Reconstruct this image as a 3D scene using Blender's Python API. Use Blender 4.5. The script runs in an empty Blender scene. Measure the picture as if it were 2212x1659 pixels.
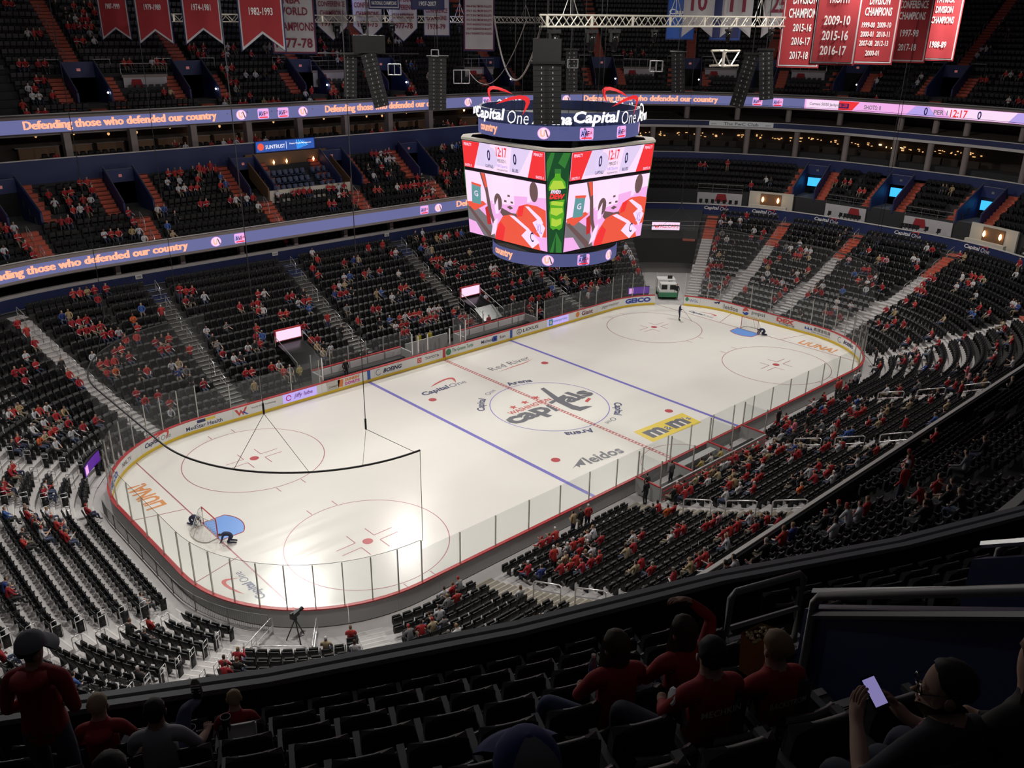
import bpy, math, random
import numpy as np
from mathutils import Vector, Matrix
random.seed(7); RNG = np.random.default_rng(7)
scene = bpy.context.scene
COL = scene.collection
# ---------------------------------------------------------------- camera, world, lamps, exposure
CAM = np.array([-43.203, -42.302, 26.592]); YAW, PITCH, ROLL, FPX = 0.82274, 0.39061, 0.013159, 1859.3
cz, sz, cp, sp, cr, sr = math.cos(YAW), math.sin(YAW), math.cos(PITCH), math.sin(PITCH), math.cos(ROLL), math.sin(ROLL)
FW = np.array([cz*cp, sz*cp, -sp]); _r = np.array([sz, -cz, 0.]); _u = np.cross(_r, FW)
RT = cr*_r + sr*_u; UP = -sr*_r + cr*_u
cam_data = bpy.data.cameras.new('camera'); cam = bpy.data.objects.new('camera', cam_data); COL.objects.link(cam)
M = Matrix(((RT[0], UP[0], -FW[0], CAM[0]), (RT[1], UP[1], -FW[1], CAM[1]), (RT[2], UP[2], -FW[2], CAM[2]), (0, 0, 0, 1)))
cam.matrix_world = M
cam_data.sensor_width = 36.0; cam_data.lens = 36.0*FPX/2212; cam_data.clip_end = 500; cam_data.clip_start = .05
scene.camera = cam
world = bpy.data.worlds.new('world'); scene.world = world; world.use_nodes = True
world.node_tree.nodes['Background'].inputs[0].default_value = (.9, .85, 1, 1)
world.node_tree.nodes['Background'].inputs[1].default_value = .032
scene.view_settings.view_transform = 'Standard'; scene.view_settings.look = 'None'
scene.view_settings.exposure = 0.0; scene.view_settings.gamma = 1.0; scene.view_settings.use_curve_mapping = False
scene.cycles.use_denoising = True; scene.cycles.use_adaptive_sampling = True; scene.cycles.adaptive_threshold = .06
scene.cycles.max_bounces = 4; scene.cycles.diffuse_bounces = 2; scene.cycles.glossy_bounces = 2; scene.cycles.transparent_max_bounces = 10
scene.cycles.sample_clamp_indirect = 4.0

def lamp(x, y, z, w, size, tx, ty, col=(1, .965, .905), cone=None):
    L = bpy.data.lights.new('arena_floodlight', 'AREA'); L.shape = 'DISK'; L.size = size; L.energy = w; L.color = col
    if cone: L.spread = math.radians(cone)
    o = bpy.data.objects.new('arena_floodlight', L); COL.objects.link(o); o.location = (x, y, z)
    o.rotation_euler = (Vector((tx, ty, 0))-Vector((x, y, z))).to_track_quat('-Z', 'Y').to_euler()
    return o
# flood lamps on the two long catwalks under the roof, all aimed at the ice
for x, w in ((-30, 2500), (-10, 1340), (10, 1480), (30, 2800)):
    lamp(x, 17, 33, w, 2.2, x*.95, -3, cone=140)
    lamp(x, -17, 33, w, 2.2, x*.95, 3, cone=140)
# second row above the far stands; their glare shows in the wet ice
for x, y in ((16.7, 34.2), (9.1, 33.7), (22, 34.6), (4.1, 33.4), (-6.8, 31.7)):
    lamp(x, y, 33, 760, 2.2, (x*26.592+33*CAM[0])/59.6, (y*26.592+33*CAM[1])/59.6, cone=55)

# ---------------------------------------------------------------- helpers
MATS = {}
def mat(name, col, rough=.6, metal=0., emit=0., spec=.5, noise=0., nscale=8., bump=0., bscale=60., alpha=None):
    m = bpy.data.materials.new(name); m.use_nodes = True; nt = m.node_tree; b = nt.nodes['Principled BSDF']
    c = (*col, 1)
    b.inputs['Base Color'].default_value = c; b.inputs['Roughness'].default_value = rough; b.inputs['Metallic'].default_value = metal
    b.inputs['Specular IOR Level'].default_value = spec
    if emit: b.inputs['Base Color'].default_value = tuple(v*.15 for v in col)+(1,); b.inputs['Emission Color'].default_value = c; b.inputs['Emission Strength'].default_value = emit
    if noise or bump:
        tc = nt.nodes.new('ShaderNodeTexCoord')
    if noise:
        n = nt.nodes.new('ShaderNodeTexNoise'); n.inputs['Scale'].default_value = nscale; n.inputs['Detail'].default_value = 4
        mx = nt.nodes.new('ShaderNodeMix'); mx.data_type = 'RGBA'
        mx.inputs[6].default_value = tuple(v*(1-noise) for v in col)+(1,); mx.inputs[7].default_value = tuple(min(1, v*(1+noise)) for v in col)+(1,)
        nt.links.new(tc.outputs['Object'], n.inputs['Vector']); nt.links.new(n.outputs['Fac'], mx.inputs[0]); nt.links.new(mx.outputs[2], b.inputs['Base Color'])
    if bump:
        n = nt.nodes.new('ShaderNodeTexNoise'); n.inputs['Scale'].default_value = bscale
        bp = nt.nodes.new('ShaderNodeBump'); bp.inputs['Strength'].default_value = bump
        nt.links.new(tc.outputs['Object'], n.inputs['Vector']); nt.links.new(n.outputs['Fac'], bp.inputs['Height']); nt.links.new(bp.outputs[0], b.inputs['Normal'])
    MATS[name] = m
    return m
def glassmat(name, tint, fac, rough=.03):
    m = bpy.data.materials.new(name); m.use_nodes = True; nt = m.node_tree; nt.nodes.clear()
    o = nt.nodes.new('ShaderNodeOutputMaterial'); mx = nt.nodes.new('ShaderNodeMixShader'); t = nt.nodes.new('ShaderNodeBsdfTransparent'); g = nt.nodes.new('ShaderNodeBsdfPrincipled')
    t.inputs[0].default_value = (*tint, 1); g.inputs['Base Color'].default_value = (.55, .55, .55, 1); g.inputs['Roughness'].default_value = rough
    mx.inputs[0].default_value = fac
    nt.links.new(t.outputs[0], mx.inputs[1]); nt.links.new(g.outputs[0], mx.inputs[2]); nt.links.new(mx.outputs[0], o.inputs[0])
    MATS[name] = m; return m

class MB:
    def __init__(s): s.v = []; s.f = []; s.m = []; s.k = 0
    def quad(s, a, b, c, d, k=None): s.poly([a, b, c, d], k)
    def poly(s, pts, k=None):
        i = len(s.v); s.v += [tuple(map(float, p)) for p in pts]; s.f.append(tuple(range(i, i+len(pts)))); s.m.append(s.k if k is None else k)
    def box(s, c, d, rz=0., k=None, M=None):
        # centre, size
        hx, hy, hz = d[0]/2, d[1]/2, d[2]/2; i = len(s.v); ca, sa = math.cos(rz), math.sin(rz)
        for x, y, z in ((-1,-1,-1),(1,-1,-1),(1,1,-1),(-1,1,-1),(-1,-1,1),(1,-1,1),(1,1,1),(-1,1,1)):
            px, py, pz = x*hx, y*hy, z*hz
            if M is not None:
                q = M @ Vector((px, py, pz)); s.v.append((c[0]+q.x, c[1]+q.y, c[2]+q.z))
            else: s.v.append((c[0]+px*ca-py*sa, c[1]+px*sa+py*ca, c[2]+pz))
        for f in ((0,3,2,1),(4,5,6,7),(0,1,5,4),(1,2,6,5),(2,3,7,6),(3,0,4,7)):
            s.f.append(tuple(i+j for j in f)); s.m.append(s.k if k is None else k)
        return s
    def grid(s, rings, closed=False, k=None, flip=False):
        # rings: list of equally long point lists; quads between neighbours
        i = len(s.v); n = len(rings[0])
        for r in rings: s.v += [tuple(map(float, p)) for p in r]
        for a in range(len(rings)-1):
            for b in range(n if closed else n-1):
                q = (i+a*n+b, i+a*n+(b+1) % n, i+(a+1)*n+(b+1) % n, i+(a+1)*n+b)
                s.f.append(q[::-1] if flip else q); s.m.append(s.k if k is None else k)
        return s
    def tube(s, path, r, n=6, k=None, cap=True):
        path = [Vector(p) for p in path]; rr = r if isinstance(r, (list, tuple)) else [r]*len(path); rings = []
        for j, p in enumerate(path):
            d = (path[min(j+1, len(path)-1)]-path[max(j-1, 0)]).normalized()
            a = d.cross(Vector((0, 0, 1)));
            if a.length < 1e-3: a = d.cross(Vector((0, 1, 0)))
            a.normalize(); b = d.cross(a)
            rings.append([p+(a*math.cos(t)+b*math.sin(t))*rr[j] for t in [2*math.pi*q/n for q in range(n)]])
        s.grid(rings, True, k)
        if cap: s.poly(rings[0][::-1], k); s.poly(rings[-1], k)
        return s
    def lathe(s, prof, c=(0, 0, 0), n=12, k=None):
        rings = [[(c[0]+r*math.cos(t), c[1]+r*math.sin(t), c[2]+z) for t in [2*math.pi*q/n for q in range(n)]] for r, z in prof]
        s.grid(rings, True, k, flip=False); return s
    def prism(s, pts, off, k=None):
        off = Vector(off); a = [Vector(p) for p in pts]; b = [p+off for p in a]; n = len(a)
        s.poly(a[::-1], k); s.poly(b, k)
        for j in range(n): s.quad(a[j], a[(j+1) % n], b[(j+1) % n], b[j], k)
        return s
    def build(s, name, mats, parent=None, smooth=False, loc=None):
        me = s.mesh(name, mats, smooth); return link(name, me, parent, loc)
    def mesh(s, name, mats, smooth=False):
        me = bpy.data.meshes.new(name); me.from_pydata(s.v, [], s.f)
        for m in (mats if isinstance(mats, (list, tuple)) else [mats]): me.materials.append(MATS[m] if isinstance(m, str) else m)
        if any(s.m): me.polygons.foreach_set('material_index', s.m)
        if smooth: me.polygons.foreach_set('use_smooth', [True]*len(s.f))
        return me
def link(name, me, parent=None, loc=None):
    o = bpy.data.objects.new(name, me); COL.objects.link(o)
    if parent is not None: o.parent = parent
    if loc is not None: o.location = loc
    return o
def tag(o, label=None, cat=None, group=None, kind=None):
    if label: o['label'] = label
    if cat: o['category'] = cat
    if group: o['group'] = group
    if kind: o['kind'] = kind
    return o
def thing(name, label, cat, loc=(0, 0, 0), rz=0, group=None):
    o = link(name, None, None, loc); o.rotation_euler = (0, 0, rz); return tag(o, label, cat, group)
def struct(o): return tag(o, kind='structure')
def copy_tree(o, parent=None):
    c = o.copy(); COL.objects.link(c); c.parent = parent
    for ch in o.children: copy_tree(ch, c)
    return c

_tc = {}
TMP = bpy.data.scenes.new('workbench_scene')   # scratch scene: text and bodies are evaluated here, removed at the end
def evaluate(o):
    TMP.collection.objects.link(o); vl = TMP.view_layers[0]; vl.update(); return bpy.data.meshes.new_from_object(o.evaluated_get(vl.depsgraph))
def text_geo(body, bold=0., shear=0., space=1.):
    key = (body, bold, shear, space)
    if key in _tc: return _tc[key]
    cu = bpy.data.curves.new('t', 'FONT'); cu.body = body; cu.size = 1; cu.offset = bold; cu.shear = shear; cu.space_character = space
    cu.resolution_u = 2; cu.fill_mode = 'FRONT'; cu.align_x = 'CENTER'
    o = bpy.data.objects.new('t', cu); me = evaluate(o)
    v = np.array([p.co[:2] for p in me.vertices]) if len(me.vertices) else np.zeros((1, 2)); f = [tuple(p.vertices) for p in me.polygons]
    bpy.data.objects.remove(o); bpy.data.curves.remove(cu); bpy.data.meshes.remove(me)
    lo, hi = v.min(0), v.max(0); v = v-(lo+hi)/2; sz_ = hi-lo
    _tc[key] = (v, f, sz_); return _tc[key]
def text(name, body, m, fmap, width=None, height=None, parent=None, bold=.012, shear=0., cx=0., cy=0., space=1.):
    v, f, s = text_geo(body, bold, shear, space)
    sx = width/s[0] if width else height/s[1]; sy = height/s[1] if height else sx
    b = MB(); b.v = [tuple(map(float, fmap(cx+p[0]*sx, cy+p[1]*sy))) for p in v]; b.f = f; b.m = [0]*len(f)
    return b.build(name, m, parent)
def plane_map(o, ux, uy):
    o, ux, uy = map(np.array, (o, ux, uy)); return lambda x, y: o+ux*x+uy*y
def shape(name, pts, m, fmap, parent=None):
    b = MB(); b.poly([fmap(*p) for p in pts]); return b.build(name, m, parent)
def arcpts(cx, cy, rx, ry, a0, a1, n=16): return [(cx+rx*math.cos(math.radians(a0+(a1-a0)*i/n)), cy+ry*math.sin(math.radians(a0+(a1-a0)*i/n))) for i in range(n+1)]

# ---------------------------------------------------------------- plan of the bowl: rings parallel to the boards
CX, CY, R0 = 21.95, 4.42, 8.53
LEN = [2*CY, R0*math.pi/2, 2*CX, R0*math.pi/2]*2
CUM = [0]
for _l in LEN: CUM.append(CUM[-1]+_l)
PER = CUM[-1]
def S2(S):
    S = S % PER
    for i in range(8):
        if S < CUM[i+1]: return i, (S-CUM[i])/LEN[i]
    return 7, 1.
def PT(S, o):
    if o > 25 and 98.9 < S < 146: o += min(1., (o-25)/.8)*min(1.1, .7*(S-98.9), (146-S)*.3)   # the near upper tier is set back a little
    seg, u = S2(S); rx, ry = R0+1.1*o, R0+o; q = seg//2
    if seg % 2 == 0:
        return ((CX+rx, -CY+2*CY*u), (CX-2*CX*u, CY+ry), (-CX-rx, CY-2*CY*u), (-CX+2*CX*u, -CY-ry))[q]
    a = math.pi/2*(q+u); return ((1, -1, -1, 1)[q]*CX+rx*math.cos(a), (1, 1, -1, -1)[q]*CY+ry*math.sin(a))
def P3(S, o, z): x, y = PT(S, o); return (x, y, z)
def NRM(S, o=10.):
    a = np.array(PT(S-.02, o)); b = np.array(PT(S+.02, o)); t = (b-a)/np.linalg.norm(b-a); return np.array([t[1], -t[0]]), t
def SCALE(S, o):
    a = np.array(PT(S-.02, o)); b = np.array(PT(S+.02, o)); return np.linalg.norm(b-a)/.04   # metres along the ring per metre of S
def srange(a, b, step_straight=4., step_arc=.7):
    out = [a]; S = a
    while S < b-1e-6:
        seg, _ = S2(S+1e-6); end = CUM[seg+1]+PER*math.floor((S+1e-6)/PER)
        S = min(S+(step_arc if seg % 2 else step_straight), end, b); out.append(S)
    return out
def sweep(b, a0, a1, prof, k=None, closed=False, **kw):
    T = srange(a0, a1, **kw); pr_ = prof+[prof[0]] if closed else prof
    b.grid([[P3(S, o, z) for S in T] for o, z in pr_], k=k)
    if closed:
        for S in (a0, a1): b.poly([P3(S, o, z) for o, z in prof], k)
    return b
# ---------------------------------------------------------------- materials
mat('concrete', (.50, .475, .47), .75, noise=.12, nscale=1.5, bump=.05)
mat('dark_concrete', (.10, .095, .09), .85, noise=.15, nscale=2)
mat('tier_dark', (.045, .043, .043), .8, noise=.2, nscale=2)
mat('tread_black', (.03, .03, .032), .8, noise=.2, nscale=3)
mat('tan_step', (.23, .205, .165), .8, noise=.12)
mat('tan_nosing', (.45, .41, .34), .6)
mat('nosing', (.62, .6, .58), .5)
mat('red_step', (.50, .10, .06), .65, noise=.08, nscale=4)
mat('red_nosing', (.62, .22, .16), .6)
mat('blue_wall', (.018, .03, .115), .55, noise=.08, nscale=1)
mat('navy', (.012, .016, .05), .6)
mat('blue_step', (.03, .045, .12), .7)
mat('grey_rail', (.42, .42, .42), .35, metal=.8)
mat('bright_rail', (.75, .75, .75), .25, metal=.7)
mat('seat_black', (.0095, .0095, .0105), .42, spec=.5)
mat('seat_back_shell', (.006, .006, .007), .32, spec=.6)
mat('seat_grey', (.22, .22, .22), .45, metal=.3)
mat('seat_blue', (.03, .05, .12), .5)
mat('white_board', (.80, .80, .78), .35)
mat('board_rear', (.42, .42, .41), .5)
mat('cap_red', (.52, .045, .05), .4)
mat('kick_yellow', (.80, .55, .03), .4)
mat('line_red', (.50, .08, .09), .3)
mat('line_thin', (.40, .14, .16), .3)
mat('line_blue', (.20, .18, .55), .3)
mat('board_blue', (.03, .10, .42), .4)
mat('crease_blue', (.16, .36, .82), .3)
mat('ice_grey', (.16, .16, .18), .3)
mat('ice_navy', (.06, .07, .16), .3)
mat('ice_red', (.58, .10, .09), .3)
mat('ice_orange', (.75, .32, .12), .3)
mat('ice_yellow', (.80, .62, .10), .3)
mat('ice_white', (.82, .80, .76), .3)
mat('steel_light', (.55, .54, .50), .4, metal=.5)
mat('truss_alu', (.80, .76, .66), .35, metal=.4)
mat('black', (.006, .006, .006), .5)
mat('black_gloss', (.008, .008, .008), .2)
mat('black_plastic', (.015, .015, .016), .45)
mat('banner_red', (.33, .022, .03), .8, noise=.15, nscale=2)
mat('banner_blue', (.03, .035, .12), .8)
mat('banner_white', (.52, .50, .52), .8, noise=.06, nscale=2)
mat('print_white', (.80, .78, .78), .7)
mat('print_maroon', (.22, .02, .045), .7)
mat('print_navy', (.03, .035, .11), .6)
mat('print_grey', (.2, .2, .2), .6)
mat('print_red', (.66, .08, .06), .5)
mat('print_orange', (.80, .25, .05), .5)
mat('print_pink', (.75, .05, .35), .5)
mat('print_purple', (.25, .08, .45), .5)
mat('print_blue', (.03, .08, .42), .5)
mat('print_green', (.05, .25, .12), .5)
mat('print_cyan', (.05, .4, .6), .5)
mat('print_black', (.02, .02, .02), .5)
mat('suite_dark', (.035, .025, .02), .8)
mat('suite_wood', (.20, .11, .06), .7, noise=.2)
mat('suite_glow', (1, .55, .22), emit=.9)
mat('lamp_warm', (1, .55, .22), emit=5)
mat('lamp_white', (1, .97, .9), emit=10)
mat('screen_blue', (.04, .40, 1), emit=1.5)
mat('pillar', (.28, .24, .23), .8)
mat('cream', (.62, .58, .50), .7)
mat('led_blue', (.15, .16, .36), .4, emit=.85)
mat('led_dim', (.10, .11, .28), .4, emit=.8)
mat('led_text', (1, .42, .26), .4, emit=1.15)
mat('led_halo', (.62, .12, .42), .4, emit=.6)
mat('led_pink', (.95, .46, .88), .4, emit=.92)
mat('led_white', (1, .74, .97), .4, emit=.95)
mat('led_red', (.9, .035, .04), .4, emit=.95)
mat('led_lilac', (.55, .42, .95), .4, emit=.85)
mat('led_pale', (.80, .66, .95), .4, emit=.9)
mat('sign_added_glow', (.75, .75, .74), emit=.22)  # faint glow added so the club sign reads under the dim overhang
mat('led_navy', (.02, .015, .10), .4, emit=.8)
mat('led_orange', (.86, .10, .055), .4, emit=.95)
mat('led_darkred', (.55, .03, .03), .4, emit=.9)
mat('led_brown', (.16, .09, .09), .4, emit=.9)
mat('led_grey', (.20, .18, .20), .4, emit=.9)
mat('led_teal', (.13, .34, .36), .4, emit=.9)
mat('led_green', (.10, .42, .02), .4, emit=.9)
mat('led_lime', (.50, .72, .06), .4, emit=.85)
mat('led_dkgreen', (.008, .07, .02), .4, emit=.9)
mat('led_midgreen', (.04, .22, .04), .4, emit=.8)
mat('sign_white', (1, .97, 1), .4, emit=1.0)
mat('exit_dim', (.75, .25, .25), emit=.3)
mat('coping', (.42, .43, .44), .4, metal=.3)
mat('sign_red', (.85, .03, .035), .4, emit=.9)
glassmat('rink_glass', (.93, .945, .945), .055)
glassmat('net_mesh', (.93, .93, .93), .04, .6)
glassmat('rail_glass', (.85, .88, .9), .10)
# ice: white painted sheet under a thin wet film with skate and resurfacer streaks
m = bpy.data.materials.new('ice'); m.use_nodes = True; nt = m.node_tree; b = nt.nodes['Principled BSDF']; MATS['ice'] = m
tc = nt.nodes.new('ShaderNodeTexCoord'); mp = nt.nodes.new('ShaderNodeMapping'); mp.inputs['Scale'].default_value = (.07, 1.1, 1); mp.inputs['Rotation'].default_value = (0, 0, .06)
n1 = nt.nodes.new('ShaderNodeTexNoise'); n1.inputs['Scale'].default_value = 1.0; n1.inputs['Detail'].default_value = 6; n1.inputs['Roughness'].default_value = .65
n2 = nt.nodes.new('ShaderNodeTexNoise'); n2.inputs['Scale'].default_value = .12; n2.inputs['Detail'].default_value = 3
rp = nt.nodes.new('ShaderNodeMapRange'); rp.inputs[1].default_value = .36; rp.inputs[2].default_value = .64; rp.inputs[3].default_value = .13; rp.inputs[4].default_value = .26
cm = nt.nodes.new('ShaderNodeMix'); cm.data_type = 'RGBA'; cm.inputs[6].default_value = (.78, .75, .70, 1); cm.inputs[7].default_value = (.86, .84, .79, 1)
nt.links.new(tc.outputs['Object'], mp.inputs[0]); nt.links.new(mp.outputs[0], n1.inputs['Vector']); nt.links.new(tc.outputs['Object'], n2.inputs['Vector'])
nt.links.new(n1.outputs['Fac'], rp.inputs[0]); nt.links.new(rp.outputs[0], b.inputs['Roughness']); nt.links.new(n2.outputs['Fac'], cm.inputs[0]); nt.links.new(cm.outputs[2], b.inputs['Base Color'])
b.inputs['Specular IOR Level'].default_value = .35

# ---------------------------------------------------------------- setting: floors and decks
TUN0, TUN1 = 13.9, 16.95          # players' tunnel cut through the north-east corner
LOW = [(1.0, .04)]+[(1.9+.9*k, .25+.30*k+.0062*k*k) for k in range(16)]+[(16.3, 6.2)]
CLUB = [(16.5+.87*k, 9.4+.58*k) for k in range(10)]
CLUBE = [(19.8+.87*k, 8.6+.58*k) for k in range(6)]
UPR = [(26.05+.83*k, 18.8+.61*k) for k in range(22)]
def steps(rows, d):
    pr_ = []
    for (o, z) in rows[:-1]: pr_ += [(o, z), (o+d, z)]
    pr_.append((rows[-1][0], rows[-1][1])); return pr_
PORT_CN = [67.2, 61.0, 49.6, 39.9, 30.2]; PORT_CE = [10.46, 4.9, 157.7]
PORT_U = [60.6, 50.6, 38.4, 28.2, 20.3, 17.2, 14.8, 12.75, 10.4, 4.6, 155.5]; PORT_F = 98.725
def deck(b, a0, a1, rows, d, pre, post, ports, k=None):
    # ports: (S, half width, first row, last row) gaps cut down to a landing
    cut = []
    for S, hw, k0, k1 in ports:
        while S < a0: S += PER
        h = hw/SCALE(S, rows[k1][0])
        if a0 < S-h and S+h < a1: cut.append((S-h, S+h, k0, k1))
    cut.sort(); pos = a0
    full = pre+steps(rows, d)+post
    for c0, c1, k0, k1 in cut:
        sweep(b, pos, c0, full, k); pr_ = pre+steps(rows[:k0+1], d)+[(rows[k1][0], rows[k0][1]), (rows[k1][0], rows[k1][1])]+steps(rows[k1:], d)+post
        sweep(b, c0, c1, pr_, k)
        pos = c1
    sweep(b, pos, a1, full, k)
b = MB(); b.poly([(60, -50, -.03), (60, 50, -.03), (-60, 50, -.03), (-60, -50, -.03)][::-1]); struct(b.build('floor', 'concrete'))
# east end deck rises as far as the loge; the long sides tuck under the club tier
b = MB()
prof = [(LOW[0][0], 0)]+steps(LOW, .9)+[(17.3, LOW[-1][1])]
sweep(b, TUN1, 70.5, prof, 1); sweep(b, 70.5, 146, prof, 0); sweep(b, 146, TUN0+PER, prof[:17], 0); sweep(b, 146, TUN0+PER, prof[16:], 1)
for S in (TUN1, TUN0):
    b.poly([P3(S, o, z) for o, z in [(LOW[0][0], 0)]+steps(LOW, .9)]+[P3(S, LOW[-1][0], 0)])
struct(b.build('floor_lower_tier', ['concrete', 'tier_dark']))
b = MB(); sweep(b, TUN0, TUN1, [(17.3, 6.7), (11.8, 5.3), (11.8, 4.3), (17.3, 4.3)], 0); sweep(b, TUN0, TUN1, [(17.2, 0), (17.2, 5)], 1); struct(b.build('wall_tunnel_bridge', ['tread_black', 'black']))
# club tier on the long sides (N: from the tunnel corner round to the west; S)
CS = [(17.0, 82.), (100.5, 150.)]
b = MB()
for a0, a1 in CS:
    deck(b, a0, a1, CLUB, .87, [(16.05, 8.55), (16.05, 8.7), (16.2, 8.7), (16.2, 10.1), (16.4, 10.1), (16.4, 9.4)], [(24.33, 16.2), (24.6, 16.2), (24.6, 15.3), (27., 15.3)], [(S, 1.15, 4, 8) for S in PORT_CN])
    sweep(b, a0, a1, [(27., 15.0), (24, 12.5), (20., 9.2), (19.5, 8.55), (16.05, 8.55)])
struct(b.build('floor_club_tier', 'tread_black'))
# blue back wall of the club tier with its pale coping
b = MB()
for a0, a1 in CS:
    sweep(b, a0, a1, [(24.30, 14.3), (24.30, 16.2)], 0); sweep(b, a0, a1, [(24.24, 16.2), (24.24, 16.28), (24.45, 16.28), (24.45, 16.2)], 1)
struct(b.build('wall_club_back', ['blue_wall', 'nosing']))
# lower tier back wall under the club overhang
b = MB()
for a0, a1 in CS:
    sweep(b, a0, a1, [(17.25, 6.3), (17.25, 7.25)], 0); sweep(b, a0, a1, [(17.2, 7.25), (17.2, 7.5), (17.5, 7.5), (17.5, 6.9)], 1)
    sweep(b, a0, a1, [(17.5, 6.9), (21.5, 7.6)], 2); sweep(b, a0, a1, [(21.5, 7.6), (21.5, 9.6)], 3)
struct(b.build('wall_lower_back', ['blue_wall', 'concrete', 'tread_black', 'suite_dark']))
# east end: loge fascia, loge floor, banner wall, club rows, blue wall, two suite levels
E0, E1 = -14., 17.0
b = MB()
sweep(b, E0, E1, [(17.15, 6.2), (17.15, 7.35)], 0); sweep(b, E0, E1, [(17.1, 7.35), (17.1, 7.42), (17.35, 7.42), (17.35, 6.65)], 1)
struct(b.build('wall_loge_fascia', ['blue_wall', 'nosing']))
b = MB(); deck(b, E0, E1, CLUBE, .87, [(17.35, 6.65), (19.75, 6.65), (19.75, 8.6)], [], [(S-(PER if S > 100 else 0), 1.2, 0, 4) for S in PORT_CE]); struct(b.build('floor_end_club_tier', 'tread_black'))
b = MB()
sweep(b, E0, E1, [(24.15, 11.2), (24.15, 12.5)], 0); sweep(b, E0, E1, [(24.1, 12.5), (24.1, 12.58), (24.35, 12.58), (24.35, 12.0)], 1)
sweep(b, E0, E1, [(24.35, 12.0), (25.6, 12.2), (25.6, 13.0), (28, 13.0)], 2); sweep(b, E0, E1, [(28, 12.0), (28, 15.4), (25.4, 15.4)], 3)
sweep(b, E0, E1, [(25.4, 15.4), (25.4, 15.7)], 1); sweep(b, E0, E1, [(25.38, 15.7), (25.38, 16.25)], 0); sweep(b, E0, E1, [(25.35, 16.25), (25.35, 16.32), (25.6, 16.32)], 1)
sweep(b, E0, E1, [(25.6, 16.32), (26.6, 16.5), (28.6, 16.9), (28.6, 18.3), (25.4, 18.3)], 3)
struct(b.build('wall_end_suites', ['blue_wall', 'nosing', 'tread_black', 'suite_dark']))
# suites of the long sides: dark room behind the club back wall
b = MB()
for a0, a1 in CS: sweep(b, a0, a1, [(27., 15.3), (29.3, 15.6), (29.3, 18.1), (25.5, 18.1)])
struct(b.build('wall_side_suites', 'suite_dark'))
# upper tier
b = MB()
sweep(b, 0, PER, [(25.9, 17.9), (25.9, 19.6)], 1)
sweep(b, 0, PER, [(25.9, 19.6), (26.05, 19.6), (26.05, 18.8)], 0)
deck(b, 0, PER, UPR, .83, [(26.05, 18.8)], [(43.5, 33.), (43.5, 45)], [(S, 1.35, 2, 6) for S in PORT_U]+[(PORT_F, .9, 4, 8)], 0)
sweep(b, 0, PER, [(43.5, 29), (30, 18), (25.9, 17.9)], 0)
struct(b.build('floor_upper_tier', ['tread_black', 'dark_concrete']))
# parapet coping rail of the upper tier
b = MB()
sweep(b, 0, PER, [(25.84, 19.6), (25.84, 19.66), (25.93, 19.66), (25.93, 19.6)])
sweep(b, 0, PER, [(26.0, 19.6), (26.0, 19.67), (26.09, 19.67), (26.09, 19.6)])
tag(b.build('parapet_rail', 'coping'), 'dark grey metal coping rail along the upper tier parapet', 'rail')
# near club parapet bright coping
b = MB()
for a0, a1 in CS: sweep(b, a0, a1, [(16.15, 10.1), (16.15, 10.16), (16.3, 10.16), (16.3, 10.1)])
tag(b.build('club_coping_rail', 'nosing'), 'pale metal coping rail along the club tier front', 'rail')

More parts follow.
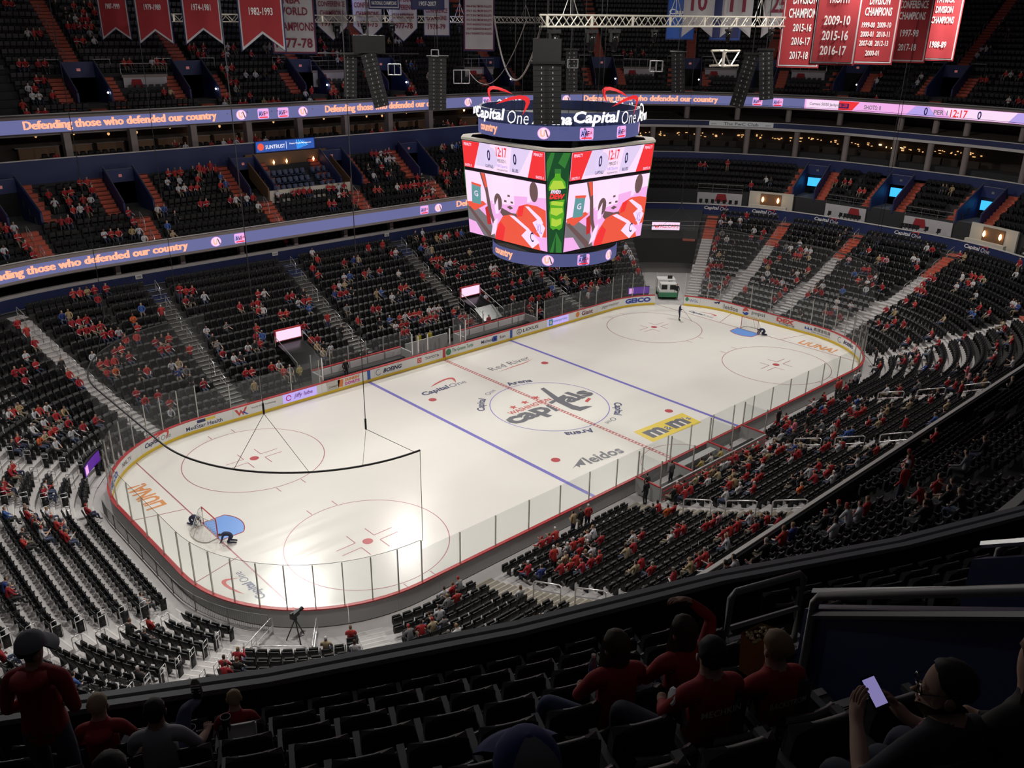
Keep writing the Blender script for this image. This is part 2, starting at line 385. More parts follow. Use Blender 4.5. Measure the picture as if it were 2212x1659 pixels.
# ---------------------------------------------------------------- ice and markings
b = MB(); b.poly([P3(S, 0, 0) for S in srange(0, PER, 60, .45)[:-1]])
ice = b.build('ice_sheet', 'ice'); tag(ice, 'white hockey ice sheet with painted lines and sponsor logos', 'ice rink')
FT = .3048
def icequad(b, x0, x1, y0, y1, z=.004, k=0): b.quad((x0, y0, z), (x1, y0, z), (x1, y1, z), (x0, y1, z), k)
def ring(b, cx, cy, r, w, z=.004, a0=0, a1=360, n=72, k=0):
    A = [math.radians(a0+(a1-a0)*i/n) for i in range(n+1)]
    b.grid([[(cx+(r+s*w/2)*math.cos(a), cy+(r+s*w/2)*math.sin(a), z) for a in A] for s in (1, -1)], k=k)
HW = 12.95
for s in (-1, 1):
    b = MB(); icequad(b, s*25.5*FT-.15, s*25.5*FT+.15, -HW, HW); b.build('blue_line', 'line_blue', ice)
    yy = CY+math.sqrt(R0**2-(89*FT-CX)**2)
    b = MB(); icequad(b, s*89*FT-.04, s*89*FT+.04, -yy, yy); b.build('goal_line', 'line_thin', ice)
    b = MB()
    for t in (-1, 1):
        b.quad(*[(s*x, t*(y+dy), .0045) for x, y, dy in ((89*FT, 11*FT, -.03), (100*FT, 14*FT, -.03), (100*FT, 14*FT, .03), (89*FT, 11*FT, .03))])
    b.build('trapezoid_line', 'line_thin', ice)
    # crease
    A = [math.asin(4*FT/(6*FT))*(i/12*2-1) for i in range(13)]
    pts = [(s*(89*FT), -4*FT)]+[(s*(89*FT-6*FT*math.cos(a)), 6*FT*math.sin(a)) for a in A]+[(s*89*FT, 4*FT)]
    b = MB(); b.poly([(x, y, .0035) for x, y in pts]); b.build('goal_crease', 'crease_blue', ice)
    b = MB(); b.tube([(x, y, .004) for x, y in pts], .03, 4); b.build('crease_line', 'line_red', ice)
    for t in (-1, 1):
        cx, cy = s*69*FT, t*22*FT
        b = MB(); ring(b, cx, cy, 15*FT, .055)
        for q in (-1, 1):
            for e in (-1, 1):
                x = cx+e*.86; y = cy+q*(15*FT); icequad(b, x-.03, x+.03, min(y, y+q*.6), max(y, y+q*.6))
                # L marks
                X, Y = cx+q*.62, cy+e*.30
                icequad(b, min(X, X+q*1.22), max(X, X+q*1.22), Y-.03, Y+.03); icequad(b, X-.03, X+.03, min(Y, Y+e*.92), max(Y, Y+e*.92))
        b.build('faceoff_circle', 'line_thin', ice)
        b = MB(); b.poly([(cx+.30*math.cos(a), cy+.30*math.sin(a), .005) for a in [math.pi*i/12 for i in range(24)]]); b.build('faceoff_dot', 'line_red', ice)
        cx, cy = s*20*FT, t*22*FT
        b = MB(); b.poly([(cx+.32*math.cos(a), cy+.32*math.sin(a), .005) for a in [math.pi*i/12 for i in range(24)]]); b.build('faceoff_dot', 'line_red', ice)
b = MB(); ring(b, 0, 0, 15*FT, .07); b.build('centre_circle', 'line_blue', ice)
b = MB()
icequad(b, -.15, -.09, -HW, HW); icequad(b, .09, .15, -HW, HW)
for i in range(86): y = -HW+.15+i*.3; icequad(b, -.09, .09, y, y+.12)
b.build('centre_line', 'line_red', ice)
b = MB(); ring(b, 0, -HW, 10*FT, .05, a0=0, a1=180, n=30); b.build('referee_crease', 'line_thin', ice)
def imap(cx, cy, ang, z=.006):
    c, s = math.cos(math.radians(ang)), math.sin(math.radians(ang)); return plane_map((cx, cy, z), (c, s, 0), (-s, c, 0))
def swoosh(name, m, f, parent, w, x0=0, y0=0):
    up = [(-1, -.05), (-.5, .2), (0, .36), (.45, .44), (.8, .42), (.98, .30), (.98, .1), (.85, -.15), (.6, -.5)]
    lo = [(.72, -.15), (.78, .08), (.72, .2), (.5, .26), (.1, .22), (-.4, .1)]
    shape(name, [(x0+x*w/2, y0+y*w/2) for x, y in up+lo], m, f, parent)
def capone(parent, f, w, m1='ice_navy', m2='ice_red', m3=None):
    text('sponsor_lettering', 'Capital', m1, f, width=w*.60, parent=parent, bold=.035, shear=.15, cx=-w*.2, cy=-w*.07)
    text('sponsor_lettering', 'One', m3 or m1, f, width=w*.36, parent=parent, bold=-.005, shear=.15, cx=w*.30, cy=-w*.06)
    g = f
    swoosh('sponsor_swoosh', m2, lambda x, y: f(x, y)+np.array([0, 0, .001]), parent, w*.62, w*.12, w*.14)
# ---------------------------------------------------------------- logos painted on the ice
capone(ice, imap(-3.9, 8.25, 0), 4.4); capone(ice, imap(-28.05, -6.1, 90), 3.0); capone(ice, imap(28.08, 6.1, -90), 3.0)
f = imap(3.7, 8.45, 0)
text('sponsor_lettering', 'Red River', 'ice_grey', f, width=4.5, parent=ice, bold=.0, cy=.15)
shape('sponsor_underline', [(-2.3, -.75), (-.5, -.58), (1.2, -.55), (2.4, -.3), (1.2, -.66), (-.5, -.68)], 'ice_red', f, ice)
for q, x, a in ((-1, -28.35, 90), (1, 28.12, -90)):
    f = imap(x, -q*6.4 if q < 0 else -6.7, a); text('sponsor_lettering', 'LiUNA!', 'ice_orange', f, width=3.5, height=1.25, parent=ice, bold=.03)
f = imap(3.75, -8.45, -3)
shape('sponsor_panel', [(-2.75, -1.0), (2.6, -1.0), (2.75, 1.0), (-2.6, 1.0)], 'ice_yellow', imap(3.75, -8.45, -3, .0052), ice)
for i, mm in ((1, 'ice_white'), (0, 'ice_grey')):
    ff = imap(3.75, -8.45, -3, .0056+.0006*(1-i))
    text('sponsor_lettering', 'm', mm, ff, width=1.75, height=1.15, parent=ice, bold=.10 if i else .055, cx=-1.35)
    text('sponsor_lettering', '&', mm, ff, width=.55, height=.6, parent=ice, bold=.08 if i else .02, cx=-.12, cy=-.1)
    text('sponsor_lettering', 'm', mm, ff, width=1.75, height=1.15, parent=ice, bold=.10 if i else .055, cx=1.1)
    text('sponsor_lettering', "'s", mm, ff, width=.5, height=.6, parent=ice, bold=.08 if i else .02, cx=2.25, cy=.15)
f = imap(-3.9, -8.25, -7)
text('sponsor_lettering', 'leidos', 'ice_grey', f, width=3.1, height=1.05, parent=ice, bold=.03, cx=.75)
shape('sponsor_emblem', [(-2.25, -.35), (-.85, .5), (-1.15, -.45), (-1.5, -.2), (-1.7, -.5), (-1.75, -.15)], 'ice_grey', f, ice)
# centre-ice team wordmark: lower-case letters with a hockey stick for the t, three stars and the city name above
f = imap(0, -.2, 0, .008)
text('team_wordmark', 'cap', 'ice_grey', imap(0, -.2, 0, .0112), width=4.0, height=1.9, parent=ice, bold=.04, cx=-2.45, cy=-.35, shear=-.12)
text('team_wordmark', 'als', 'ice_grey', imap(0, -.2, 0, .0118), width=2.9, height=1.75, parent=ice, bold=.04, cx=2.85, cy=.25, shear=-.12)
shape('team_wordmark', [(-.45, -.95), (-.12, -.95), (.02, .35), (-.3, .35)], 'ice_grey', imap(0, -.2, 0, .0105), ice)
shape('team_wordmark', [(1.75, 3.0), (2.15, 3.0), (1.55, .6), (1.4, -.9), (1.55, -1.55), (2.0, -1.75), (2.35, -2.1), (1.0, -2.1), (.75, -1.5), (.85, .2)], 'ice_grey', f, ice)
shape('team_wordmark', [(.3, .25), (2.3, .62), (2.3, .95), (.3, .62)], 'ice_grey', imap(0, -.2, 0, .0095), ice)
shape('team_puck_mark', [(2.6, -1.35), (3.35, -1.05), (3.35, -.75), (2.6, -1.05)], 'ice_red', f, ice)
text('team_city_lettering', 'WASHINGTON', 'ice_red', f, width=4.3, height=.55, parent=ice, bold=.02, cx=-1.25, cy=1.05)
for sx, sy in ((-2.35, 1.75), (-1.05, 1.85), (.25, 1.95)):
    shape('team_star', [(sx+(.38 if i % 2 == 0 else .15)*math.cos(math.pi/2+i*math.pi/5), sy+(.38 if i % 2 == 0 else .15)*math.sin(math.pi/2+i*math.pi/5)) for i in range(10)], 'ice_red', f, ice)
def arcmap(a0, r):   # text running clockwise around the circle, letter tops outward
    return lambda x, y: np.array([(r+y)*math.cos(a0-x/r), (r+y)*math.sin(a0-x/r), .006])
for a_, t_, w_, bo in ((138, 'Capital', 2.3, .03), (110, 'One', 1.2, -.005), (74, 'Arena', 2.3, .03), (-48, 'Capital', 2.3, .03), (-74, 'One', 1.2, -.005), (-110, 'Arena', 2.3, .03)):
    text('arena_name_lettering', t_, 'ice_navy', arcmap(math.radians(a_), 5.2), width=w_, parent=ice, bold=bo)
# ghost reflections of sponsors are left to the gloss of the ice itself

# ---------------------------------------------------------------- dasher boards
boards = thing('dasher_boards', 'white rink dasher boards with red cap rail, yellow kick plate and adverts', 'boards')
NP = 65; W = PER/NP
def in_tunnel(S): return TUN0 < (S % PER) < TUN1
cuts = sorted([i*W for i in range(NP)]+[TUN0, TUN1])
cuts = [c for i, c in enumerate(cuts) if i == 0 or c-cuts[i-1] > .35 or c in (TUN0, TUN1)]
for a0, a1 in zip(cuts, cuts[1:]+[PER]):
    if in_tunnel((a0+a1)/2): continue
    b = MB(); T = srange(a0+.006, a1-.006, 3, .62)
    b.grid([[P3(S, o, z) for S in T] for o, z in ((0, .02), (0, 1.0))], k=0); b.grid([[P3(S, o, z) for S in T] for o, z in ((.11, 1.0), (.11, .02))], k=1)
    for S in (T[0], T[-1]): b.quad(P3(S, 0, .02), P3(S, .11, .02), P3(S, .11, 1), P3(S, 0, 1), 0)
    p = b.build('board_panel', ['white_board', 'board_rear'], boards)
    b = MB(); b.grid([[P3(S, o, z) for S in T] for o, z in ((0, .01), (-.02, .01), (-.02, .21), (0, .22))]); b.build('kick_plate', 'kick_yellow', p)
    b = MB(); b.grid([[P3(S, o, z) for S in T] for o, z in ((-.03, 1.0), (-.03, 1.07), (.16, 1.07), (.16, 1.0), (-.03, 1.0))]); b.build('cap_rail', 'cap_red', p)
def bmap(S0, z0=.61, o=-.012): return lambda x, y: np.array(P3(S0-x, o, z0+y))
for S0, m_ in ((51.94, 'board_blue'), (36.31, 'board_blue'), (44.19, 'cap_red'), (123.7-7.77, 'board_blue'), (123.7+7.77, 'board_blue')):
    shape('line_stripe', [(-.15, -.58), (.15, -.58), (.15, .39), (-.15, .39)], m_, bmap(S0), boards)
def bpanel(S0, w, m_, o=-.007):
    n = 8; xs = [-w/2+w*i/n for i in range(n+1)]; f_ = bmap(S0, o=o)
    b = MB(); b.grid([[f_(x, -.36) for x in xs], [f_(x, .36) for x in xs]]); b.build('advert_panel', m_, boards)
def ad(S0, body, m_, w, h=None, **kw): text('advert_lettering', body, m_, bmap(S0), width=w, height=h, parent=boards, **kw)
ad(75.3, 'GEICO', 'print_blue', 2.2, .42, bold=.05)
ad(72.7, 'NHL.TV', 'print_grey', 1.2, .3, bold=.02)
ad(69.95, 'Capital', 'print_navy', 1.35, .42, bold=.03, shear=.15, cy=-.02); ad(68.75, 'One', 'print_grey', .8, .36, bold=0, shear=.15)
swoosh('advert_emblem', 'print_red', bmap(69.2, .74, -.014), boards, 1.5)
ad(65.8, 'MedStar Health', 'print_navy', 2.7, .3, cy=-.14)
shape('advert_emblem', [(0, .08), (.62, .08), (.62, .3), (0, .3)], 'print_navy', bmap(66.3), boards); shape('advert_emblem', [(.64, .1), (1.35, .1), (1.35, .3), (.64, .3)], 'ice_yellow', bmap(66.3), boards)
ad(61.2, 'World Wide Technology', 'print_grey', 2.0, .18, cy=.05)
shape('advert_emblem', [(-.5, .25), (-.3, .25), (-.15, -.05), (0, .2), (.12, -.05), (.35, .3), (.5, .3), (.15, -.3), (0, -.05), (-.15, -.3)], 'print_red', bmap(63.0), boards)
shape('advert_emblem', [(-.05, .0), (.1, .0), (.45, -.3), (.3, -.3)], 'print_blue', bmap(62.9, o=-.015), boards)
bpanel(58.18, 2.9, 'led_lilac'); ad(57.9, 'jiffy lube', 'print_purple', 1.6, .42, bold=.02, shear=.2)
b = MB(); ff = bmap(59.15, .62, -.014); b.grid([[ff(*p) for p in arcpts(0, 0, .24, .24, 0, 330)], [ff(*p) for p in arcpts(0, 0, .16, .16, 0, 330)]]); b.build('advert_emblem', 'print_pink', boards)
shape('advert_emblem', [(-.55, -.36), (.45, -.36), (.62, .36), (-.65, .36)], 'steel_light', bmap(55.24), boards); ad(55.2, "DUNKIN'", 'print_pink', .9, .16, cy=-.1)
ad(53.5, "DUNKIN'", 'print_orange', 1.35, .26, cy=.16, bold=.05); ad(53.5, 'DONUTS', 'print_pink', 1.35, .26, cy=-.16, bold=.05)
shape('advert_emblem', [(-.22, -.3), (.2, -.3), (.28, .3), (-.25, .3)], 'print_orange', bmap(54.6), boards)
ad(49.6, 'BOEING', 'print_navy', 1.9, .36, bold=.04, shear=.3)
for rr in (.27,):
    b = MB(); ff = bmap(51.0, .6, -.014); b.grid([[ff(*p) for p in arcpts(0, 0, rr, rr*.95, 60, 330)], [ff(*p) for p in arcpts(0, 0, rr*.85, rr*.8, 60, 330)]]); b.build('advert_emblem', 'print_navy', boards)
shape('advert_emblem', [(-.22, -.22), (.22, -.22), (.22, .22), (-.22, .22)], 'print_red', bmap(46.85), boards)
b = MB(); ff = bmap(46.85, .61, -.016); b.grid([[ff(*p) for p in arcpts(0, 0, .16, .12, 0, 360)], [ff(*p) for p in arcpts(0, 0, .12, .085, 0, 360)]]); b.build('advert_emblem', 'print_white', boards)
ad(45.5, 'TOYOTA', 'print_black', 1.5, .24, bold=.01)
ad(42.1, 'The Greene Turtle', 'print_green', 2.4, .34, cy=.05, shear=.1)
shape('advert_emblem', arcpts(0, 0, .3, .3, 0, 360, 14), 'print_green', bmap(43.7), boards)
ad(39.3, 'Michael', 'print_navy', 1.3, .3); ad(37.4, 'Son', 'print_navy', .7, .28)
shape('advert_emblem', [(-.35, -.15), (-.2, .25), (.3, .25), (.3, -.25), (-.2, -.25)], 'print_blue', bmap(38.35), boards); ad(38.3, '&', 'print_white', .25, .28, cy=0)
ad(33.8, 'LEXUS', 'print_black', 2.0, .3, bold=.01)
b = MB(); ff = bmap(35.3, .61, -.014); b.grid([[ff(*p) for p in arcpts(0, 0, .32, .26, 0, 360)], [ff(*p) for p in arcpts(0, 0, .27, .21, 0, 360)]]); b.build('advert_emblem', 'print_black', boards)
shape('advert_emblem', [(-.02, .18), (.04, .18), (-.04, -.06), (.2, -.06), (.2, -.12), (-.12, -.12)], 'print_black', bmap(35.3), boards)
bpanel(30.14, 2.9, 'led_lilac'); ad(29.9, 'nterprise', 'print_cyan', 2.0, .3, shear=.1); shape('advert_emblem', [(-.28, -.3), (.28, -.3), (.28, .3), (-.28, .3)], 'print_cyan', bmap(31.15), boards); text('advert_lettering', 'e', 'print_white', bmap(31.15, .61, -.016), width=.36, height=.36, parent=boards, bold=.04)
ad(26.0, 'Giant', 'print_maroon', 1.6, .46, bold=.02); shape('advert_emblem', arcpts(0, .02, .26, .28, 0, 360, 14), 'print_orange', bmap(27.4), boards)
ad(22.55, 'Jagermeister', 'print_grey', 2.6, .42, bold=.0, shear=.2)
ad(18.9, 'GEICO', 'print_blue', 3.0, .52, bold=.06)
ad(12.9, 'WGL', 'print_blue', .95, .3, bold=.0); shape('advert_emblem', arcpts(0, 0, .18, .22, 0, 360, 14), 'print_green', bmap(13.6, .72), boards)
ad(8.8, 'leidos', 'print_grey', 1.7, .46, bold=.02, cy=-.05); shape('advert_emblem', [(-.4, .05), (.35, .3), (.2, -.05), (0, .08), (-.1, -.05)], 'print_navy', bmap(10.4, .7), boards)
ff = bmap(7.05, .61, -.014)
shape('advert_emblem', arcpts(0, 0, .36, .36, 15, 175)+[(-.1, .02), (.12, .12)], 'print_red', ff, boards); shape('advert_emblem', arcpts(0, 0, .36, .36, 190, 350)+[(.12, .0), (-.1, -.14)], 'print_blue', ff, boards)
ad(5.6, 'pepsi', 'print_grey', 1.5, .46, cy=.05)
ad(2.6, 'DEX', 'print_red', 1.9, .42, bold=.06, cy=.1); ad(2.4, 'imaging', 'print_grey', 1.7, .24, cy=-.22, bold=.02)
ad(157.7, '奥瑞金包装', 'print_black', 1.9, .36, cy=.1, bold=.01); ad(157.8, 'ORG PACKAGING', 'print_grey', 2.1, .16, cy=-.22)
for i in range(3): shape('advert_emblem', [(-.15, -.1), (.12, -.1), (-.1, .2)], 'print_blue', bmap(159.45-.3*i, .6), boards)
ad(154.1, 'BOEING', 'print_navy', 1.7, .34, bold=.04, shear=.3)
b = MB(); ff = bmap(155.5, .6, -.014); b.grid([[ff(*p) for p in arcpts(0, 0, .27, .25, 60, 330)], [ff(*p) for p in arcpts(0, 0, .23, .21, 60, 330)]]); b.build('advert_emblem', 'print_navy', boards)

# ---------------------------------------------------------------- glass round the rink
glass = thing('rink_glass', 'clear safety glass panes on grey stanchions above the dasher boards', 'glass')
BEN0, BEN1 = 32.2, 57.3
def ghigh(S):
    seg, u = S2(S)
    return 3.5 if seg in (0, 1, 3, 4, 5, 7) else 2.95
gc = []
for i in range(8):
    n = max(1, round(LEN[i]/(1.34 if i % 2 else 2.44))); gc += [CUM[i]+LEN[i]*j/n for j in range(n)]
gc = sorted([g for g in gc if not (TUN0-.5 < g < TUN1+.5)]+[TUN0, TUN1])
for a0, a1 in zip(gc, gc[1:]+[PER]):
    mid = (a0+a1)/2
    if in_tunnel(mid) or BEN0 < mid < BEN1: continue
    h = ghigh(mid); b = MB(); T = [a0+.03, mid, a1-.03]
    b.grid([[P3(S, o, z) for S in T] for o, z in ((.05, 1.07), (.05, h), (.065, h), (.065, 1.07))])
    b.build('glass_pane', 'rink_glass', glass)
for g in gc:
    if BEN0+1 < g < BEN1-1: continue
    h = max(ghigh(g), ghigh(g-.05)); x, y = PT(g, .06); n_, t_ = NRM(g)
    b = MB(); b.box((x, y, (h+1.05)/2), (.05, .07, h-1.05), math.atan2(t_[1], t_[0])); b.build('stanchion', 'steel_light', glass)
for a0, a1 in ((66.2, 101.7), (145.7, PER+TUN0), (TUN1, 22.2)):   # thin steel cable that ties the end-zone glass tops
    b = MB(); b.tube([P3(S, .06, 3.52) for S in srange(a0, a1, 2, .6)], .012, 4); b.build('top_cable', 'black_plastic', glass)
# ---------------------------------------------------------------- spectator netting on hoops at both ends
for nm, a0, a1, zz in (('a', 66.1-1.3, 101.9, 8.35), ('b', 145.7-1., PER+22.3, 8.35)):
    T = srange(a0, a1, 2., .5)
    th = thing('safety_net', ('thin protective netting hung from black hoop pipe behind the near goal' if nm == 'a' else 'thin protective netting hung from black hoop pipe behind the far goal'), 'net')
    b = MB(); b.tube([P3(S, .05, zz) for S in T], .05, 6); b.build('hoop_pipe', 'black', th)
    b = MB(); b.grid([[P3(S, .05, z) for S in T] for z in (3.5, zz)]); b.build('netting', 'net_mesh', th)
    b = MB()
    for S in (a0, a1): b.tube([P3(S, .05, 3.4), P3(S, .05, zz)], .018, 4)
    b.build('edge_rope', 'black_plastic', th)
    for S in ((66.5, 72.2, 94.95, 100.7) if nm == 'a' else (146.6, 152.6, PER+15, PER+21)):
        x, y = PT(S, .05)
        zn = 11.2 if S == 94.95 else 10.3
        if S == 100.7: x = -24.66
        b = MB(); b.tube([(x, y, 33), (x, y, zn+.5)], .02, 4); b.tube([(x, y, zn+.5), (x, y, zn)], .05, 6)
        for q in (-1.7, 1.7): b.tube([(x, y, zn), P3(min(max(S+q, a0+.2), a1-.3), .05, zz)], .012, 4)
        b.build('hanger_cable', 'black_plastic', th)
# ---------------------------------------------------------------- goals
def goal(s, label):
    g = thing('hockey_goal', label, 'goal', (s*27.13, 0, 0), 0 if s > 0 else math.pi)
    b = MB(); b.tube([(0, -.915, 0), (0, -.915, 1.22), (0, .915, 1.22), (0, .915, 0)], .035, 8); b.build('goal_frame', 'cap_red', g)
    back = [(.55+.5*math.cos(a), 1.0*math.sin(a), 0) for a in [math.pi*(i/10-.5) for i in range(11)]]
    top = [(.15+.3*math.cos(a), .85*math.sin(a), 1.2) for a in [math.pi*(i/10-.5) for i in range(11)]]
    b = MB(); b.tube([(0, -.915, .05)]+[(p[0], p[1], .05) for p in back]+[(0, .915, .05)], .03, 6); b.tube([(0, -.9, 1.2)]+top+[(0, .9, 1.2)], .025, 6); b.tube([(.45, 0, 1.2), (1.05, 0, .05)], .02, 6); b.build('base_frame', 'steel_light', g)
    # net as strings
    b = MB(); ring0 = [(0, -.915, 0)]+back+[(0, .915, 0)]; ring1 = [(0, -.9, 1.2)]+top+[(0, .9, 1.2)]
    for t in np.linspace(0, 1, 9): b.tube([Vector(p).lerp(Vector(q), t) for p, q in zip(ring0, ring1)], .006, 3, cap=False)
    for i in range(len(ring0)): b.tube([ring0[i], ring1[i]], .006, 3, cap=False)
    for i in range(1, 7): b.tube([(0, -.9+.257*i, 1.21), (.4, (-.9+.257*i)*.8, 1.21)], .006, 3, cap=False)
    b.build('goal_net', 'white_board', g)
    b = MB(); b.grid([ring0, ring1]); b.build('net_skin', 'net_mesh', g)
    return g
goal(-1, 'red-framed hockey goal being anchored at the near end of the ice'); goal(1, 'red-framed hockey goal standing at the far end of the ice')

# ---------------------------------------------------------------- benches behind the far boards
for i, (x0, x1, lab) in enumerate(((-11.8, -3.2, 'players bench behind the far boards nearest the camera platform with white advert strip'), (2.6, 11.4, 'players bench behind the far boards towards the far goal with white advert strip'))):
    xc = (x0+x1)/2; L_ = x1-x0
    t = thing('players_bench', lab, 'bench', (xc, 13.1, 0), 0, 'players benches')
    b = MB(); b.box((0, .75, .25), (L_, 1.3, .25)); b.build('bench_floor', 'tread_black', t)
    b = MB(); b.box((0, 1.05, .78), (L_-.4, .38, .07)); b.build('bench_seat', 'black_plastic', t)
    b = MB(); b.box((0, 1.75, .75), (L_, .1, 1.3)); b.build('back_wall', 'board_rear', t)
    b = MB(); b.box((0, 1.78, 1.44), (L_, .18, .07)); b.build('back_cap', 'cap_red', t)
    n = 5
    for j in range(n):
        b = MB(); b.box((-L_/2+L_*(j+.5)/n, 1.66, 1.08), (L_/n-.12, .03, .55)); b.build('advert_panel', 'print_white', t)
    for j in range(5):
        b = MB(); b.box((-L_/2+L_*(j+.5)/5, 1.8, 2.1), (L_/5-.08, .015, 1.25)); b.build('glass_pane', 'rink_glass', t)
    for j in range(6):
        b = MB(); b.box((-L_/2+L_*j/5, 1.8, 2.1), (.05, .06, 1.3)); b.build('stanchion', 'steel_light', t)
    for s in (-1, 1):
        b = MB(); b.box((s*L_/2, .95, .75), (.1, 1.6, 1.3)); b.build('end_wall', 'board_rear', t)
        b = MB(); b.box((s*L_/2, .95, 2.1), (.02, 1.6, 1.25)); b.build('glass_pane', 'rink_glass', t)
        b = MB(); b.box((s*L_/2, .1, 2.0), (.09, .09, 2.0)); b.build('gate_post', 'bright_rail', t)
# photographers' gap between the benches
t = thing('bench_door', 'red framed gate posts between the two players benches', 'gate', (-.3, 13.2, 0))
for x in (-2.2, -1.2, 1.2, 2.4):
    b = MB(); b.box((x, .1, 1.3), (.1, .1, 2.6)); b.build('gate_post', 'bright_rail', t)
b = MB(); b.box((0, 1.8, .8), (4.6, .1, 1.4)); b.build('gate_back', 'board_rear', t)
# penalty boxes and scorers' table at the near boards
t = thing('penalty_boxes', 'red framed penalty boxes and timekeeper bench behind the near boards', 'penalty box', (-.4, -13.1, 0))
X0, X1 = -5.2, 6.2
b = MB(); b.box(((X0+X1)/2, -1.0, .2), (X1-X0, 1.5, .25)); b.build('box_floor', 'concrete', t)
b = MB(); b.box(((X0+X1)/2, -2.0, .65), (X1-X0, .1, 1.1)); b.build('back_wall', 'board_rear', t)
b = MB()
for z in (.45, .75, 1.05): b.tube([(X0, -2.15, z), (X1, -2.15, z)], .03, 5)
b.build('back_rail', 'cap_red', t)
for x in (X0, -2.0, 2.2, X1):
    b = MB(); b.box((x, -1.0, .7), (.08, 1.9, 1.0)); b.build('divider_wall', 'board_rear', t)
    b = MB(); b.box((x, -1.0, 1.23), (.12, 1.9, .07)); b.build('divider_cap', 'cap_red', t)
    b = MB(); b.box((x, -1.0, 2.1), (.02, 1.8, 1.6)); b.build('glass_pane', 'rink_glass', t)
    for y in (-.15, -1.9):
        b = MB(); b.box((x, y, 2.1), (.07, .07, 1.8)); b.build('box_post', 'steel_light', t)
for x0, x1 in ((-5., -2.2), (2.6, 5.8)):
    b = MB(); b.box(((x0+x1)/2, -1.4, .7), (x1-x0, .4, .08)); b.build('bench_seat', 'black_plastic', t)
b = MB(); b.box((.1, -.75, 1.05), (3.6, .5, .06)); b.box((.1, -.55, .7), (3.6, .05, .7)); b.build('scorer_table', 'board_rear', t)
# ---------------------------------------------------------------- centre-hung scoreboard
sb = thing('scoreboard', 'huge four-sided video scoreboard hanging over centre ice with ring displays', 'scoreboard', (0, 0, 0))
ZT, ZB = 19.76, 13.27
def ac(z):
    t = (z-ZB)/(ZT-ZB); return 4.55+.57*t, .64+.48*t
def octo(z, grow=0.):
    a, c = ac(z); a += grow
    return [(a-c, -a, z), (a, -a+c, z), (a, a-c, z), (a-c, a, z), (-a+c, a, z), (-a, a-c, z), (-a, -a+c, z), (-a+c, -a, z)]
b = MB(); b.grid([octo(ZB, -.03), octo(ZT, -.03)], True); b.poly(octo(ZB, -.03)[::-1]); b.build('housing', 'black', sb)
b = MB()
for z0, z1, g in ((ZT-.02, ZT+.13, .05),): b.grid([octo(z0, g), [(x, y, z1) for x, y, z in octo(z0, g)], [(x*.9, y*.9, z1) for x, y, z in octo(z0, g)]], True)
b.build('top_trim', 'cream', sb)
def facemap(rot, zlo, zhi, d=.02):
    c_, s_ = math.cos(rot), math.sin(rot)
    def f(u, v):
        z = zlo+(zhi-zlo)*v; a, c = ac(z); x = (u*2-1)*(a-c-.05); y = -a-d
        return np.array([x*c_-y*s_, x*s_+y*c_, z])
    return f
def cornermap(rot, zlo, zhi, d=.02):
    c_, s_ = math.cos(rot), math.sin(rot)
    def f(u, v):
        z = zlo+(zhi-zlo)*v; a, c = ac(z); p = np.array([-a, -a+c]); q = np.array([-a+c, -a]); e = (p+(q-p)*(.02+.96*u))+np.array([-1, -1])*d*.7
        return np.array([e[0]*c_-e[1]*s_, e[0]*s_+e[1]*c_, z])
    return f
Q = lambda x0, y0, x1, y1: [(x0, y0), (x1, y0), (x1, y1), (x0, y1)]
